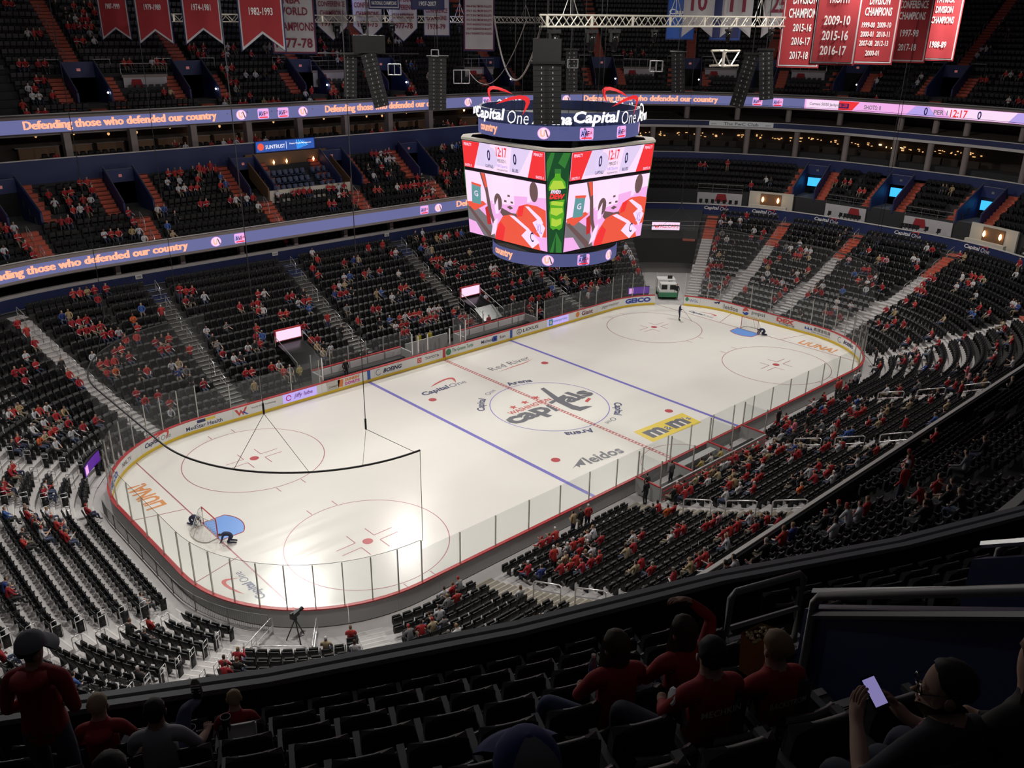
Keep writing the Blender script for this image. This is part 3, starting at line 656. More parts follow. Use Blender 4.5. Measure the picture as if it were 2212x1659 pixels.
for rot in (0, -math.pi/2, math.pi, math.pi/2):
    L0, L1, L2, L3 = [facemap(rot, 17.95, 19.68, .02+.012*i) for i in range(4)]
    b = MB(); b.poly([L0(*p) for p in Q(0, 0, 1, 1)]); p = b.build('score_display', 'led_white', sb)
    shape('score_shape', [(.20, 1), (.36, 1), (.30, .12), (.16, .12)], 'led_pale', L1, p); shape('score_shape', arcpts(.36, .5, .08, .40, 0, 360), 'led_pale', L1, p); shape('score_shape', [(.58, .1), (.70, .1), (.84, 1), (.62, 1)], 'led_pale', L1, p)
    shape('score_shape', [(0, 0), (.13, 0), (.225, 1), (0, 1)], 'led_red', L2, p); shape('score_shape', [(.80, 0), (1, 0), (1, 1), (.87, 1)], 'led_red', L2, p)
    W1 = lambda x, y, L=L3: L(x, y)
    for t_, m_, x, y, w, h in (('0', 'led_navy', .335, .58, .04, .42), ('0', 'led_navy', .655, .58, .04, .42), ('12:17', 'led_red', .495, .76, .13, .36), ('PERIOD 1', 'led_grey', .495, .44, .105, .13), ('CAPITALS', 'led_navy', .335, .17, .10, .12), ('BLUES', 'led_navy', .655, .17, .07, .12), ('NBCSports', 'led_lilac', .495, .24, .13, .14), ('WASHINGTON', 'led_grey', .495, .1, .13, .06), ('PENALTY', 'led_white', .07, .88, .10, .11), ('PENALTY', 'led_white', .93, .88, .10, .11), ('SHOTS: 0', 'led_white', .06, .08, .09, .1), ('SHOTS: 0', 'led_white', .94, .08, .09, .1)):
        text('score_lettering', t_, m_, W1, width=w, height=h, parent=p, cx=x, cy=y, bold=.02)
    V = [facemap(rot, ZB+.12, 17.72, .02+.01*i) for i in range(9)]
    b = MB(); b.poly([V[0](*q) for q in Q(0, 0, 1, 1)]); p = b.build('video_screen', 'led_pink', sb)
    sh = lambda pts, m_, i: shape('video_shape', pts, m_, V[i], p)
    sh([(.0, .45), (.2, .5), (.5, .72), (1, .8), (1, 1), (0, 1)], 'led_white', 1); sh([(.34, .55), (.62, .6), (.62, 1), (.36, 1)], 'led_white', 1)
    sh([(0, 0), (.36, 0), (.30, .28), (.16, .42), (0, .50)], 'led_grey', 1); sh([(.0, 0), (.20, 0), (.10, .2), (0, .22)], 'led_pink', 2)
    sh([(.02, .42), (.10, .38), (.26, .52), (.22, .56), (.0, .50)], 'led_orange', 2); sh([(.07, .50), (.19, .50), (.20, .78), (.08, .80)], 'led_teal', 3); sh([(.08, .79), (.20, .77), (.21, .81), (.08, .83)], 'led_orange', 3); text('video_lettering', 'G', 'led_white', V[4], width=.05, height=.09, parent=p, cx=.135, cy=.66)
    sh([(.20, 1), (.27, 1), (.30, .72), (.33, .42), (.38, .20), (.34, .20), (.28, .46), (.26, .72)], 'led_brown', 3); sh([(.22, 1), (.26, 1), (.29, .80), (.265, .78)], 'led_orange', 4)
    sh([(0, .42), (.04, .43), (.34, .02), (.27, 0)], 'led_brown', 3); sh([(.24, .46), (.30, .52), (.31, .22), (.26, .2)], 'led_darkred', 2)
    sh([(.35, .28), (.40, .34), (.37, .10), (.30, .04), (.33, .2)], 'led_white', 5)
    sh(arcpts(.42, .60, .05, .13, 0, 360), 'led_brown', 4); sh([(.37, .52), (.42, .66), (.42, .42), (.38, .4)], 'led_white', 5); sh([(.46, .52), (.58, .47), (.72, .48), (.62, .38), (.48, .38), (.44, .44)], 'led_brown', 4)
    sh(arcpts(.865, .86, .05, .15, 0, 360), 'led_brown', 4); sh([(.80, .62), (.95, .62), (.93, .72), (.82, .74)], 'led_pink', 3); sh([(.78, .68), (.84, .70), (.84, .98), (.80, 1)], 'led_white', 3)
    sh([(.64, .48), (.68, .60), (.78, .66), (.9, .66), (1, .62), (1, .22), (.9, .2), (.7, .34)], 'led_orange', 5); sh([(.68, .60), (.75, .64), (.72, .46), (.66, .44)], 'led_red', 6)
    sh([(.76, .62), (.80, .63), (.94, .50), (.97, .42), (.93, .42)], 'led_white', 6); sh([(.84, .40), (.92, .48), (.99, .36), (.94, .18)], 'led_white', 6); text('video_lettering', 'XL', 'led_lilac', V[7], width=.07, height=.14, parent=p, cx=.92, cy=.33)
    sh([(.36, .05), (.40, .24), (.48, .40), (.58, .45), (.68, .42), (.80, .28), (.90, .12), (.93, 0), (.36, 0)], 'led_orange', 7); sh([(.38, .12), (.44, .3), (.50, .22), (.46, 0), (.36, 0)], 'led_red', 8)
    sh([(.56, .43), (.62, .44), (.80, .29), (.78, .25)], 'led_white', 8); sh([(.70, .16), (.79, .30), (.92, .12), (.83, -.0)], 'led_white', 8); text('video_lettering', 'C', 'led_navy', lambda x, y, V=V[8]: V(x, y)*1.002, width=.04, height=.15, parent=p, cx=.83, cy=.17)
    for t_, x, y in (('.', .545, .72), ('.', .50, .63), ('.', .58, .63)): sh(Q(x, y-.01, x+.03, y+.02), 'led_brown', 5)
    sh([(.53, .55), (.57, .58), (.61, .55), (.57, .52)], 'led_brown', 5)
    # corner column with the soft-drink bottle
    K = [cornermap(rot, ZB+.1, 19.68, .02+.01*i) for i in range(6)]
    b = MB(); b.poly([K[0](*q) for q in Q(0, 0, 1, 1)]); p = b.build('corner_display', 'led_dkgreen', sb)
    kh = lambda pts, m_, i: shape('corner_shape', pts, m_, K[i], p)
    for pts in ([(.1, .0), (.5, .2), (.35, 0)], [(.55, 0), (.5, .22), (.9, .1), (.95, 0)], [(0, .72), (.3, .95), (.35, 1), (.2, 1), (0, .9)], [(.5, .9), (.7, 1), (1, 1), (.8, .85)], [(.9, .6), (1, .8), (1, .5)]): kh(pts, 'led_midgreen', 1)
    bot = [(.14, .26), (.10, .40), (.14, .47), (.10, .56), (.08, .66), (.16, .72), (.36, .765), (.38, .80), (.62, .80), (.64, .765), (.86, .72), (.92, .66), (.90, .56), (.86, .47), (.92, .40), (.86, .26), (.7, .235), (.5, .25), (.3, .235)]
    kh(bot, 'led_green', 2); kh([(.36, .80), (.64, .80), (.64, .845), (.36, .845)], 'led_midgreen', 2)
    for pts in ([(.12, .66), (.3, .73), (.7, .73), (.88, .66), (.8, .64), (.2, .64)], [(.16, .40), (.5, .38), (.85, .42), (.8, .46), (.2, .46)], [(.2, .28), (.5, .27), (.8, .30), (.78, .36), (.5, .34), (.22, .36)], [(.2, .49), (.8, .48), (.84, .52), (.2, .53)]): kh(pts, 'led_lime', 3)
    kh([(.05, .52), (.95, .55), (.97, .66), (.08, .63)], 'led_dkgreen', 4)
    text('corner_lettering', 'mtn', 'led_white', K[5], width=.5, height=.045, parent=p, cx=.42, cy=.625, bold=.04, shear=.3); text('corner_lettering', 'DEW', 'led_red', K[5], width=.78, height=.055, parent=p, cx=.5, cy=.575, bold=.06, shear=.25)
# ring displays
def ringmap(r, z0, az): # x metres to the viewer's right, seen from outside
    return lambda x, y: np.array([r*math.cos(az+x/r), r*math.sin(az+x/r), z0+y])
def emblem_disc(par, f, s, nm='display_emblem'):
    shape(nm, arcpts(0, 0, s*1.15, s*.98, 0, 360, 20), 'led_lilac', lambda x, y: f(x, y), par)
    g = lambda k: (lambda x, y: f(x, y)*1.0)
    return
def ua(par, fk, s):
    shape('display_emblem', arcpts(0, 0, s*1.12, s, 0, 360, 22), 'led_pink', fk(1), par); shape('display_emblem', arcpts(0, 0, s*.95, s*.86, 0, 360, 22), 'led_white', fk(2), par)
    shape('display_emblem', [(-.62*s, .6*s), (-.38*s, .6*s), (-.34*s, -.25*s), (-.1*s, -.35*s), (0, -.1*s), (.05*s, .55*s), (.22*s, .6*s), (.2*s, -.4*s), (-.1*s, -.62*s), (-.5*s, -.5*s), (-.64*s, -.1*s)], 'led_text', fk(3), par)
    shape('display_emblem', [(.22*s, .62*s), (.42*s, .62*s), (.9*s, -.62*s), (.62*s, -.62*s)], 'led_brown', fk(3), par)
def avf(par, fk, s):
    w, h = s*1.25, s
    shape('display_emblem', [(-w, -h*.8), (-w*.85, -h), (w*.85, -h), (w, -h*.8), (w, h*.8), (w*.85, h), (-w*.85, h), (-w, h*.8)], 'led_pink', fk(1), par)
    shape('display_emblem', [(-w*.9, -h*.5), (-w*.2, -h*.5), (-w*.2, h*.6), (-w*.9, h*.6)], 'led_lilac', fk(2), par); shape('display_emblem', [(-w*.8, -h*.85), (w*.8, -h*.85), (w*.7, -h*.6), (-w*.7, -h*.6)], 'led_red', fk(2), par)
    for i in range(3): shape('display_emblem', [(-w*.1, h*(.15*i-.35)), (w*.4, h*(.15*i-.35)), (w*.4, h*(.15*i-.28)), (-w*.1, h*(.15*i-.28))], 'led_red', fk(2), par)
    text('display_lettering', 'AVF', 'led_navy', fk(3), width=w*1.2, height=h*.9, parent=par, cx=-w*.25, bold=.02); text('display_lettering', 'UA', 'led_darkred', fk(3), width=w*.4, height=h*.5, parent=par, cx=w*.6, cy=h*.15, bold=.04)
N = 64
def cyl(r0, z0, r1, z1): return [[(r*math.cos(2*math.pi*i/N), r*math.sin(2*math.pi*i/N), z) for i in range(N)] for r, z in ((r0, z0), (r1, z1))]
V0 = math.radians(225)
b = MB(); b.grid(cyl(5.4, 20.25, 5.4, 21.12), True); p = b.build('upper_ring_display', 'led_dim', sb)
fk = lambda az, r, z: (lambda i: ringmap(r+.012*i, z, az))
text('display_lettering', 'country', 'led_text', ringmap(5.43, 20.68, V0-math.radians(58)), width=2.3, height=.62, parent=p, bold=.05)
for a_, k_ in ((-10, ua), (18.6, avf), (47.5, avf), (82, ua), (-110, avf), (130, ua)): k_(p, fk(V0+math.radians(a_), 5.4, 20.68), .36)
b = MB(); b.grid(cyl(5.38, 21.12, 5.38, 21.9), True); b.grid(cyl(5.2, 21.9, 5.2, 21.12), True); b.grid(cyl(5.38, 21.9, 5.2, 21.9), True); band = b.build('name_band', 'blue_wall', sb)
for az in (194, 269, 0, 90):
    az = math.radians(az)
    for wd, m_, x, w, h, bo in (('Capital', 'sign_white', -2.05, 3.2, .92, .035), ('One', 'sign_white', .5, 1.5, .8, -.005), ('Arena', 'sign_white', 2.7, 2.5, .68, .045)):
        text('name_lettering', wd, m_, ringmap(5.85, 21.6, az), width=w, height=h, parent=band, cx=x, bold=bo, shear=.15, cy=.0 if wd != 'Arena' else -.02)
    sw = lambda x, y, az=az: ringmap(5.9, 22.25, az)(x, y)
    swoosh('name_swoosh', 'sign_red', sw, band, 2.5, .1, .1)
b = MB(); b.grid(cyl(4.4, 12.0, 4.4, 12.87), True); p = b.build('lower_ring_display', 'led_dim', sb)
b = MB(); b.grid(cyl(4.36, 12.0, 4.36, 13.3), True); b.build('lower_ring_frame', 'dark_concrete', sb)
text('display_lettering', 'country', 'led_text', ringmap(4.43, 12.43, V0-math.radians(54)), width=2.2, height=.62, parent=p, bold=.05)
for a_, k_ in ((-6, ua), (26, avf), (57, ua), (-110, avf), (130, ua)): k_(p, fk(V0+math.radians(a_), 4.4, 12.43), .36)
b = MB()
for i in range(8):
    a = math.pi/4*i+.2; b.tube([(5.2*math.cos(a), 5.2*math.sin(a), 20.4), (4.2*math.cos(a+.3), 4.2*math.sin(a+.3), 19.6)], .06, 4); b.tube([(5.2*math.cos(a), 5.2*math.sin(a), 20.4), (4.2*math.cos(a-.3), 4.2*math.sin(a-.3), 19.6)], .06, 4)
    b.tube([(3*math.cos(a), 3*math.sin(a), 19.6), (3*math.cos(a), 3*math.sin(a), 36)], .03, 4)
b.build('hanging_frame', 'black_plastic', sb)
b = MB(); b.grid(cyl(5.15, 21.3, .5, 21.3), True); b.build('ring_deck', 'black', sb)

# ---------------------------------------------------------------- LED ribbons
def rmap(S0, o, z0):
    SS = [S0+(i-40)*.1 for i in range(81)]; tab = [0.]
    for i in range(80): tab.append(tab[-1]+math.dist(PT(SS[i], o), PT(SS[i+1], o)))
    m0 = tab[40]; return lambda x, y: np.array(P3(float(np.interp(m0-x, tab, SS)), o, z0+y))
def arcpanel(name, f, x0, y0, x1, y1, m_, par, n=10):
    b = MB(); xs = [x0+(x1-x0)*i/n for i in range(n+1)]; b.grid([[f(x, y0) for x in xs], [f(x, y1) for x in xs]]); return b.build(name, m_, par)
def ribbon(lab, a0, a1, o, z0, z1, m_):
    t = thing('ribbon_board', lab, 'led display')
    T = srange(a0, a1, 3, .35)
    b = MB(); b.grid([[P3(S, o, z) for S in T] for z in (z0, z1)]); p = b.build('led_panel', m_, t)
    b = MB()
    for z, hh in ((z0-.2, .2), (z1, .22)): b.grid([[P3(S, oo, zz) for S in T] for oo, zz in ((o+.1, z), (o-.08, z), (o-.08, z+hh), (o+.15, z+hh))])
    b.build('ribbon_frame', 'pillar', t)
    return t, p
def rtext(p, body, Sa, Sb, o, z0, h, m_='led_text', bold=.03):
    # lettering stretched between two places on the ring, evenly by length along it
    tab = [0.]; SS = [Sa+(Sb-Sa)*i/60 for i in range(61)]
    for i in range(60): tab.append(tab[-1]+math.dist(PT(SS[i], o), PT(SS[i+1], o)))
    v, fcs, s = text_geo(body, bold, 0, 1.)
    b = MB(); n = len(v)
    for j, dx in enumerate((-.045, 0., .045)):   # three overlaid copies make the strokes heavy
        b.v += [tuple(P3(float(np.interp((q[0]/s[0]+.5)*tab[-1]+dx, tab, SS)), o-.004*j, z0+q[1]/s[1]*h)) for q in v]; b.f += [tuple(i+j*n for i in q) for q in fcs]
    b.m = [0]*len(b.f); b.build('display_lettering', m_, p)
MSG = 'Defending those who defended our country'
t, p = ribbon('long blue LED ribbon around the upper tier scrolling orange words', 11.35, 84, 25.84, 18.15, 19.25, 'led_blue')
for Sa, Sb in ((66.4, 50.6), (38.9, 23.0), (17.97, 13.9)):
    rtext(p, MSG, Sa, Sb, 25.77, 18.7, .9, bold=.012)
rk = lambda S, o, z: (lambda i: rmap(S, o-.02*i, z))
for S, k_ in ((48.1, ua), (45.8, avf), (43.65, avf), (41.44, ua), (21.68, ua), (21.06, avf), (18.51, ua), (12.73, avf), (12.13, avf), (68.2, ua)): k_(p, rk(S, 25.82, 18.7), .47)
t, p = ribbon('pale pink LED ribbon over the far end showing score and clock', -12, 11.35, 25.84, 18.15, 19.25, 'led_pink')
rt = lambda body, S, w, h, m_: text('display_lettering', body, m_, rmap(S, 25.72, 18.7), width=w, height=h, parent=p, bold=.02)
def rshape(pts, m_, lift=.02): 
    (a0, y0), (a1, y1), (a2, y2), (a3, y3) = pts; n = 14; b = MB()
    b.grid([[P3(a0+(a1-a0)*i/n, 25.84-lift, 18.7+y0) for i in range(n+1)], [P3(a3+(a2-a3)*i/n, 25.84-lift, 18.7+y3) for i in range(n+1)]]); b.build('display_shape', m_, p)
rshape([(11.3, -.5), (9.95, -.5), (9.95, .5), (11.3, .5)], 'led_white'); rshape([(10.35, -.5), (9.95, -.5), (9.75, .5), (10.35, .5)], 'led_red', .03); rshape([(10.35, -.3), (10.05, -.3), (10.05, .25), (10.35, .25)], 'led_navy', .04)
rshape([(7.0, -.5), (3.5, -.5), (4.5, .5), (6.0, .5)], 'led_lilac'); rshape([(2., -.5), (-3, -.5), (-3, .5), (3, .5)], 'led_white'); rshape([(-1., -.5), (-3.5, -.5), (-3, .5), (-1.2, .5)], 'led_lilac', .03)
for body, S, w, h, m_ in (('Current 50/50 Jackpot', 10.75, 3.6, .42, 'led_grey'), ('$1,225', 10.2, .9, .4, 'led_red'), ('SHOTS: 0', 9.35, 2.0, .5, 'led_grey'), ('0', 4.73, .42, .85, 'led_navy'), ('PER 1', 3.1, 1.5, .5, 'led_grey'), ('12:17', 1.15, 1.8, .8, 'led_red'), ('0', -.25, .42, .85, 'led_navy')): rt(body, S, w, h, m_)
t, p = ribbon('lower blue LED ribbon on the club tier front scrolling orange words', 17.2, 81.5, 15.98, 8.85, 9.85, 'led_blue')
for Sa, Sb in ((69.25, 58.9), (29.7, 18.5)):
    rtext(p, MSG, Sa, Sb, 15.91, 9.35, .82, bold=.012)
for S, k_ in ((56.4, ua), (54.19, avf), (33.93, avf), (32.11, ua)): k_(p, rk(S, 15.96, 9.35), .42)

# ---------------------------------------------------------------- banners
def banner(lab, x, y, zb, w, h, m_, edge, tail, lines, tm, face=None, grp=None, cat='banner'):
    ang = math.atan2(y-CAM[1], x-CAM[0])-math.pi/2 if face is None else math.radians(face)
    t = thing('banner', lab, cat, (x, y, zb), ang, grp)
    def sheet(w, h, z0, y0, m__, nm, tail):
        n = 8; b = MB(); cols = []
        for i in range(n+1):
            u = -w/2+w*i/n
            zt = z0+(abs(1-abs(2*i/n-1))*w*.38 if tail == 'swallow' else abs(2*i/n-1)*w*.45 if tail == 'point' else 0)
            cols.append((u, zt))
        ripple = lambda u, k: .035*math.sin(u*4+x)*(1-k*.5)
        b.grid([[(u, y0+ripple(u, k), (z0+h)*k+zt*(1-k)) for u, zt in cols] for k in (0, .25, .5, .75, 1)]); return b.build(nm, m__, t, smooth=True)
    sheet(w+.16, h, -.1, .03, edge[1], 'backing', tail); sheet(w, h, 0, 0, edge[0], 'border', tail); sheet(w-.16, h, .09+(.12 if tail != 'flat' else 0), -.02, m_, 'cloth', tail)
    for tx, zc, hh, ww in lines:
        text('lettering', tx, tm, plane_map((0, -.075, zc), (1, 0, 0), (0, 0, 1)), width=ww*w, height=hh, parent=t, bold=.02)
    b = MB(); b.tube([(-w/2, 0, h), (w/2, 0, h)], .04, 5); b.tube([(-w/2, 0, h), (-w/2, 0, h+6)], .012, 3); b.tube([(w/2, 0, h), (w/2, 0, h+6)], .012, 3); b.build('hanging_pole', 'black_plastic', t)
    return t
RB = ('banner_white', 'banner_blue')
banner('red swallowtail banner, leftmost of the hanging row', -14.46, 38.75, 25.4, 2.2, 6, 'banner_red', RB, 'swallow', [('1987-1999', 2.6, .42, .5), ('32', 4.2, 1.3, .6)], 'print_white')
banner('red swallowtail banner, second from the left of the hanging row', -14.85, 29.29, 25.25, 2.4, 6, 'banner_red', RB, 'swallow', [('1979-1989', 2.6, .42, .5), ('11', 4.2, 1.3, .5)], 'print_white')
banner('red swallowtail banner lettered 1974-1981', -15.29, 19.7, 25.4, 2.4, 6, 'banner_red', RB, 'swallow', [('1974-1981', 2.35, .42, .52), ('7', 3.9, 1.2, .3)], 'print_white')
banner('red swallowtail banner lettered 1982-1993', -16.83, 8.23, 25.25, 2.45, 6, 'banner_red', RB, 'swallow', [('1982-1993', 2.15, .42, .55), ('5', 3.7, 1.2, .3)], 'print_white')
WB = ('print_maroon', 'banner_blue')
banner('tall white banner with maroon border lettered World Champions', -4.96, 25.68, 24.6, 3.4, 7, 'banner_white', WB, 'flat', [('1977-78', .75, .75, .86), ('CHAMPIONS', 2.0, .65, .95), ('WORLD', 3.15, .6, .72), ('NBA', 4.0, .6, .4)], 'print_maroon')
for lab, x, y, z, yr, top in (('white pointed conference banner lettered 1970-71', 1.43, 30.04, 25.55, '1970-71', 'EASTERN'), ('white pointed conference banner lettered 1974-75', 5.17, 30.01, 25.55, '1974-75', 'EASTERN'), ('white pointed conference banner lettered 1977-78', 9., 29.78, 25.45, '1977-78', 'EASTERN')):
    banner(lab, x, y, z, 2.6, 6, 'banner_white', ('banner_white', 'banner_blue'), 'point', [(yr, 1.35, .5, .7), ('CHAMPIONS', 2.2, .45, .8), ('CONFERENCE', 2.95, .45, .9), (top, 3.65, .45, .6)], 'print_maroon')
banner('white notched conference banner lettered 1978-79', 12.77, 29.45, 26., 2.4, 6, 'banner_white', ('banner_white', 'banner_blue'), 'flat', [('1978-79', .75, .48, .7), ('CHAMPIONS', 1.55, .42, .8), ('CONFERENCE', 2.2, .42, .88)], 'print_maroon')
banner('tall white banner listing many small seasons', 15.3, 26.09, 24.7, 2.85, 7, 'banner_white', WB, 'flat', [('2016-17 WASHINGTON WIZARDS', 1.5, .2, .9)]+[(s_, 1.9+.4*i, .2, .85) for i, s_ in enumerate(('1978-79 WASHINGTON BULLETS', '1974-75 WASHINGTON BULLETS', '1972-73 BALTIMORE BULLETS', '1971-72 BALTIMORE BULLETS', '1970-71 BALTIMORE BULLETS', '1968-69 BALTIMORE BULLETS'))], 'print_maroon')
banner('small blue and white banner cut off by the top edge', -.39, 19.28, 28.05, 2.3, 3, 'banner_blue', ('banner_white', 'banner_blue'), 'flat', [('NATIONAL CHAMPIONS', .35, .28, .85)], 'print_white')
banner('small navy banner cut off by the top edge', 4.21, 19.64, 28.13, 2.6, 3, 'print_navy', ('print_navy', 'banner_blue'), 'flat', [('1907-2007', .35, .35, .55)], 'print_white')
for nmb, x, y, z in (('10', 18.14, 2.56, 26.3), ('11', 21.52, 1.23, 26.3), ('25', 24.96, -.42, 26.3)):
    banner({'10': 'white retired number banner with maroon 10 beside the blue panel', '11': 'white retired number banner with maroon 11 in the middle', '25': 'white retired number banner with maroon 25 next to the red banners'}[nmb], x, y, z, 2.25, 5, 'banner_white', ('banner_white', 'banner_white'), 'swallow', [(nmb, 2.5, 1.35, .55)], 'print_maroon')
banner('white retired number banner mostly hidden behind red banners', 31, -3.2, 26.6, 2.25, 5, 'banner_white', ('banner_white', 'banner_white'), 'swallow', [('41', 2.2, 1.2, .55)], 'print_maroon')
banner('blue sponsor panel hanging behind the first retired number', 25.2, 9.6, 26., 2.4, 6, 'board_blue', ('board_blue', 'banner_blue'), 'flat', [('Capital', 2.2, .6, .9)], 'print_white')
banner('red and blue sponsor panel hanging between retired numbers', 27.6, 6.4, 26., 2.6, 6, 'banner_blue', ('board_blue', 'banner_blue'), 'flat', [], 'print_white')
banner('blue sponsor panel at the right edge of the upper stands', 58., -13.2, 26.5, 3.6, 6, 'board_blue', ('board_blue', 'banner_blue'), 'flat', [('Capital One', 2.6, .8, .9)], 'print_white')
RR = ('banner_white', 'banner_red')
Y_ = lambda *a: [(t_, z_, h_, w_) for t_, z_, h_, w_ in a]
banner('red banner lettered Metropolitan Division Champions', 13.88, -9.18, 24.5, 2.6, 5.4, 'banner_red', RR, 'flat', Y_(('2017-18', .7, .5, .46), ('2016-17', 1.6, .5, .46), ('2015-16', 2.45, .5, .46), ('CHAMPIONS', 3.35, .6, .75), ('DIVISION', 4.2, .6, .6), ('METROPOLITAN', 5.0, .5, .9)), 'print_white')
banner('wide red banner lettered Presidents Trophy', 9.65, -13.91, 24.9, 2.5, 5.4, 'banner_red', RR, 'flat', Y_(('2016-17', .75, .55, .6), ('2015-16', 1.6, .55, .6), ('2009-10', 2.45, .55, .6), ('TROPHY', 3.65, .5, .5), ('PRESIDENTS', 4.4, .5, .8)), 'print_white')
banner('red banner lettered Southeast Division Champions', 15.18, -13.72, 24.85, 2.45, 5.4, 'banner_red', RR, 'flat', Y_(('2000-01', .6, .34, .34), ('2007-08  2012-13', 1.2, .34, .72), ('2000-01  2010-11', 1.75, .34, .72), ('1999-00  2009-10', 2.3, .34, .72), ('CHAMPIONS', 3.1, .5, .66), ('DIVISION', 3.75, .5, .5), ('SOUTHEAST', 4.4, .5, .62)), 'print_white')
banner('red banner lettered Eastern Conference Champions', 23.34, -12.29, 24.8, 2.5, 5.4, 'banner_red', RR, 'flat', Y_(('2017-18', .95, .48, .48), ('1997-98', 1.9, .48, .48), ('CHAMPIONS', 3.05, .52, .7), ('CONFERENCE', 3.8, .52, .75), ('EASTERN', 4.6, .52, .55)), 'print_white')
banner('red banner lettered Patrick Division Champions, rightmost of the row', 31.52, -11.05, 24.8, 2.45, 5.4, 'banner_red', RR, 'flat', Y_(('1988-89', 1.1, .48, .48), ('CHAMPIONS', 2.9, .5, .66), ('DIVISION', 3.65, .5, .5), ('PATRICK', 4.4, .5, .5)), 'print_white')

# ---------------------------------------------------------------- lighting trusses
def truss(name, lab, p0, p1, s, lights=()):
    p0, p1 = Vector(p0), Vector(p1); d = (p1-p0); L_ = d.length; ang = math.atan2(d.y, d.x)
    t = thing(name, lab, 'truss', tuple(p0), ang)
    t.rotation_euler = (0, -math.asin(d.z/L_), ang)
    b = MB(); r = s*.09
    for y, z in ((-s/2, 0), (s/2, 0), (-s/2, s), (s/2, s)): b.tube([(0, y, z), (L_, y, z)], r, 5)
    b.build('chord', 'truss_alu', t)
    b = MB(); n = int(L_/s); st = L_/n
    for i in range(n):
        x0, x1 = i*st, (i+1)*st; z0, z1 = (0, s) if i % 2 else (s, 0)
        for y in (-s/2, s/2): b.tube([(x0, y, z0), (x1, y, z1)], r*.7, 4, cap=False)
        b.tube([(x0, -s/2, 0), (x1, s/2, 0)], r*.6, 4, cap=False); b.tube([(x0, -s/2, s), (x1, s/2, s)], r*.6, 4, cap=False)
        if i % 6 == 0: b.box((x0, -s/2, s/2), (s*.28, r, s))
    b.build('lattice', 'truss_alu', t)
    b = MB()
    for x in np.arange(2, L_, 9): b.tube([(x, 0, s), (x, 0, 9)], .02, 4); b.tube([(x-.6, 0, s), (x, 0, s+1.2), (x+.6, 0, s)], .03, 4)
    b.build('hoist_chain', 'steel_light', t)
    return t, ang, p0, d.normalized()
def moving_head(pos, k, lab, ang=0):
    t = thing('stage_light', lab, 'stage light', pos, ang, 'moving head lamps under the trusses')
    b = MB(); b.box((0, 0, -.08), (.5*k, .34*k, .16*k)); b.tube([(0, 0, 0), (0, 0, .25)], .05*k, 5); b.build('lamp_base', 'black_plastic', t)
    b = MB(); b.box((-.23*k, 0, -.34*k), (.05*k, .14*k, .42*k)); b.box((.23*k, 0, -.34*k), (.05*k, .14*k, .42*k)); b.build('yoke', 'black_plastic', t)
    b = MB(); b.lathe([(.02*k, -.18*k), (.14*k, -.2*k), (.19*k, -.38*k), (.18*k, -.6*k), (.13*k, -.9*k), (.10*k, -.96*k), (0, -.96*k)], n=10); b.build('lamp_head', 'black_gloss', t, smooth=True)
truss('lighting_truss', 'pale aluminium lighting truss hanging in front of the scoreboard top', (-9.4, -7.9, 26.75), (42, -7.9, 27.35), .56)
truss('lighting_truss', 'pale aluminium lighting truss hanging near the far side banners', (-13.3, 29.5, 26.85), (27, 29.5, 27.3), .55)
truss('truss_block', 'short block of pale truss hanging below the front lighting truss', (3.5, -9.8, 24.7), (5.4, -9.6, 24.7), .85)
# distances run along the two trusses
_ones = 'first second third fourth fifth sixth seventh eighth ninth tenth eleventh twelfth thirteenth fourteenth fifteenth sixteenth seventeenth eighteenth nineteenth'.split()
_tens = {2: 'twent', 3: 'thirt', 4: 'fort', 5: 'fift', 6: 'sixt', 7: 'sevent', 8: 'eight', 9: 'ninet'}
def ordn(i):
    n = i+1
    return _ones[n-1] if n < 20 else (_tens[n//10]+'ieth' if n % 10 == 0 else _tens[n//10]+'y-'+_ones[n % 10-1])
orn = ['first', 'second', 'third', 'fourth', 'fifth', 'sixth', 'seventh', 'eighth', 'ninth', 'tenth', 'eleventh', 'twelfth']
for i, (x, k) in enumerate(((-8.6, 1.25), (-5.7, 1.2), (-3.8, 1.2), (-.3, .75), (7.2, .85), (12.2, .8), (14.6, 1.15), (19.2, 1.1), (21.3, 1.1), (25, .8), (27.5, .8))):
    moving_head((x, -7.9, 26.6+(x+9.4)*.0117), k, orn[i]+' black moving-head lamp from the left under the front truss')
for i, (x, k) in enumerate(((-2.5, 1.3), (1.5, 1.3), (4.4, .9), (7.5, 1.2), (14, 1.2), (15.6, .9), (17.2, 1.3), (19, 1.), (22.5, .8))):
    moving_head((x, 29.5, 26.75+(x+13)*.011), k, orn[i]+' black moving-head lamp from the left under the far truss')
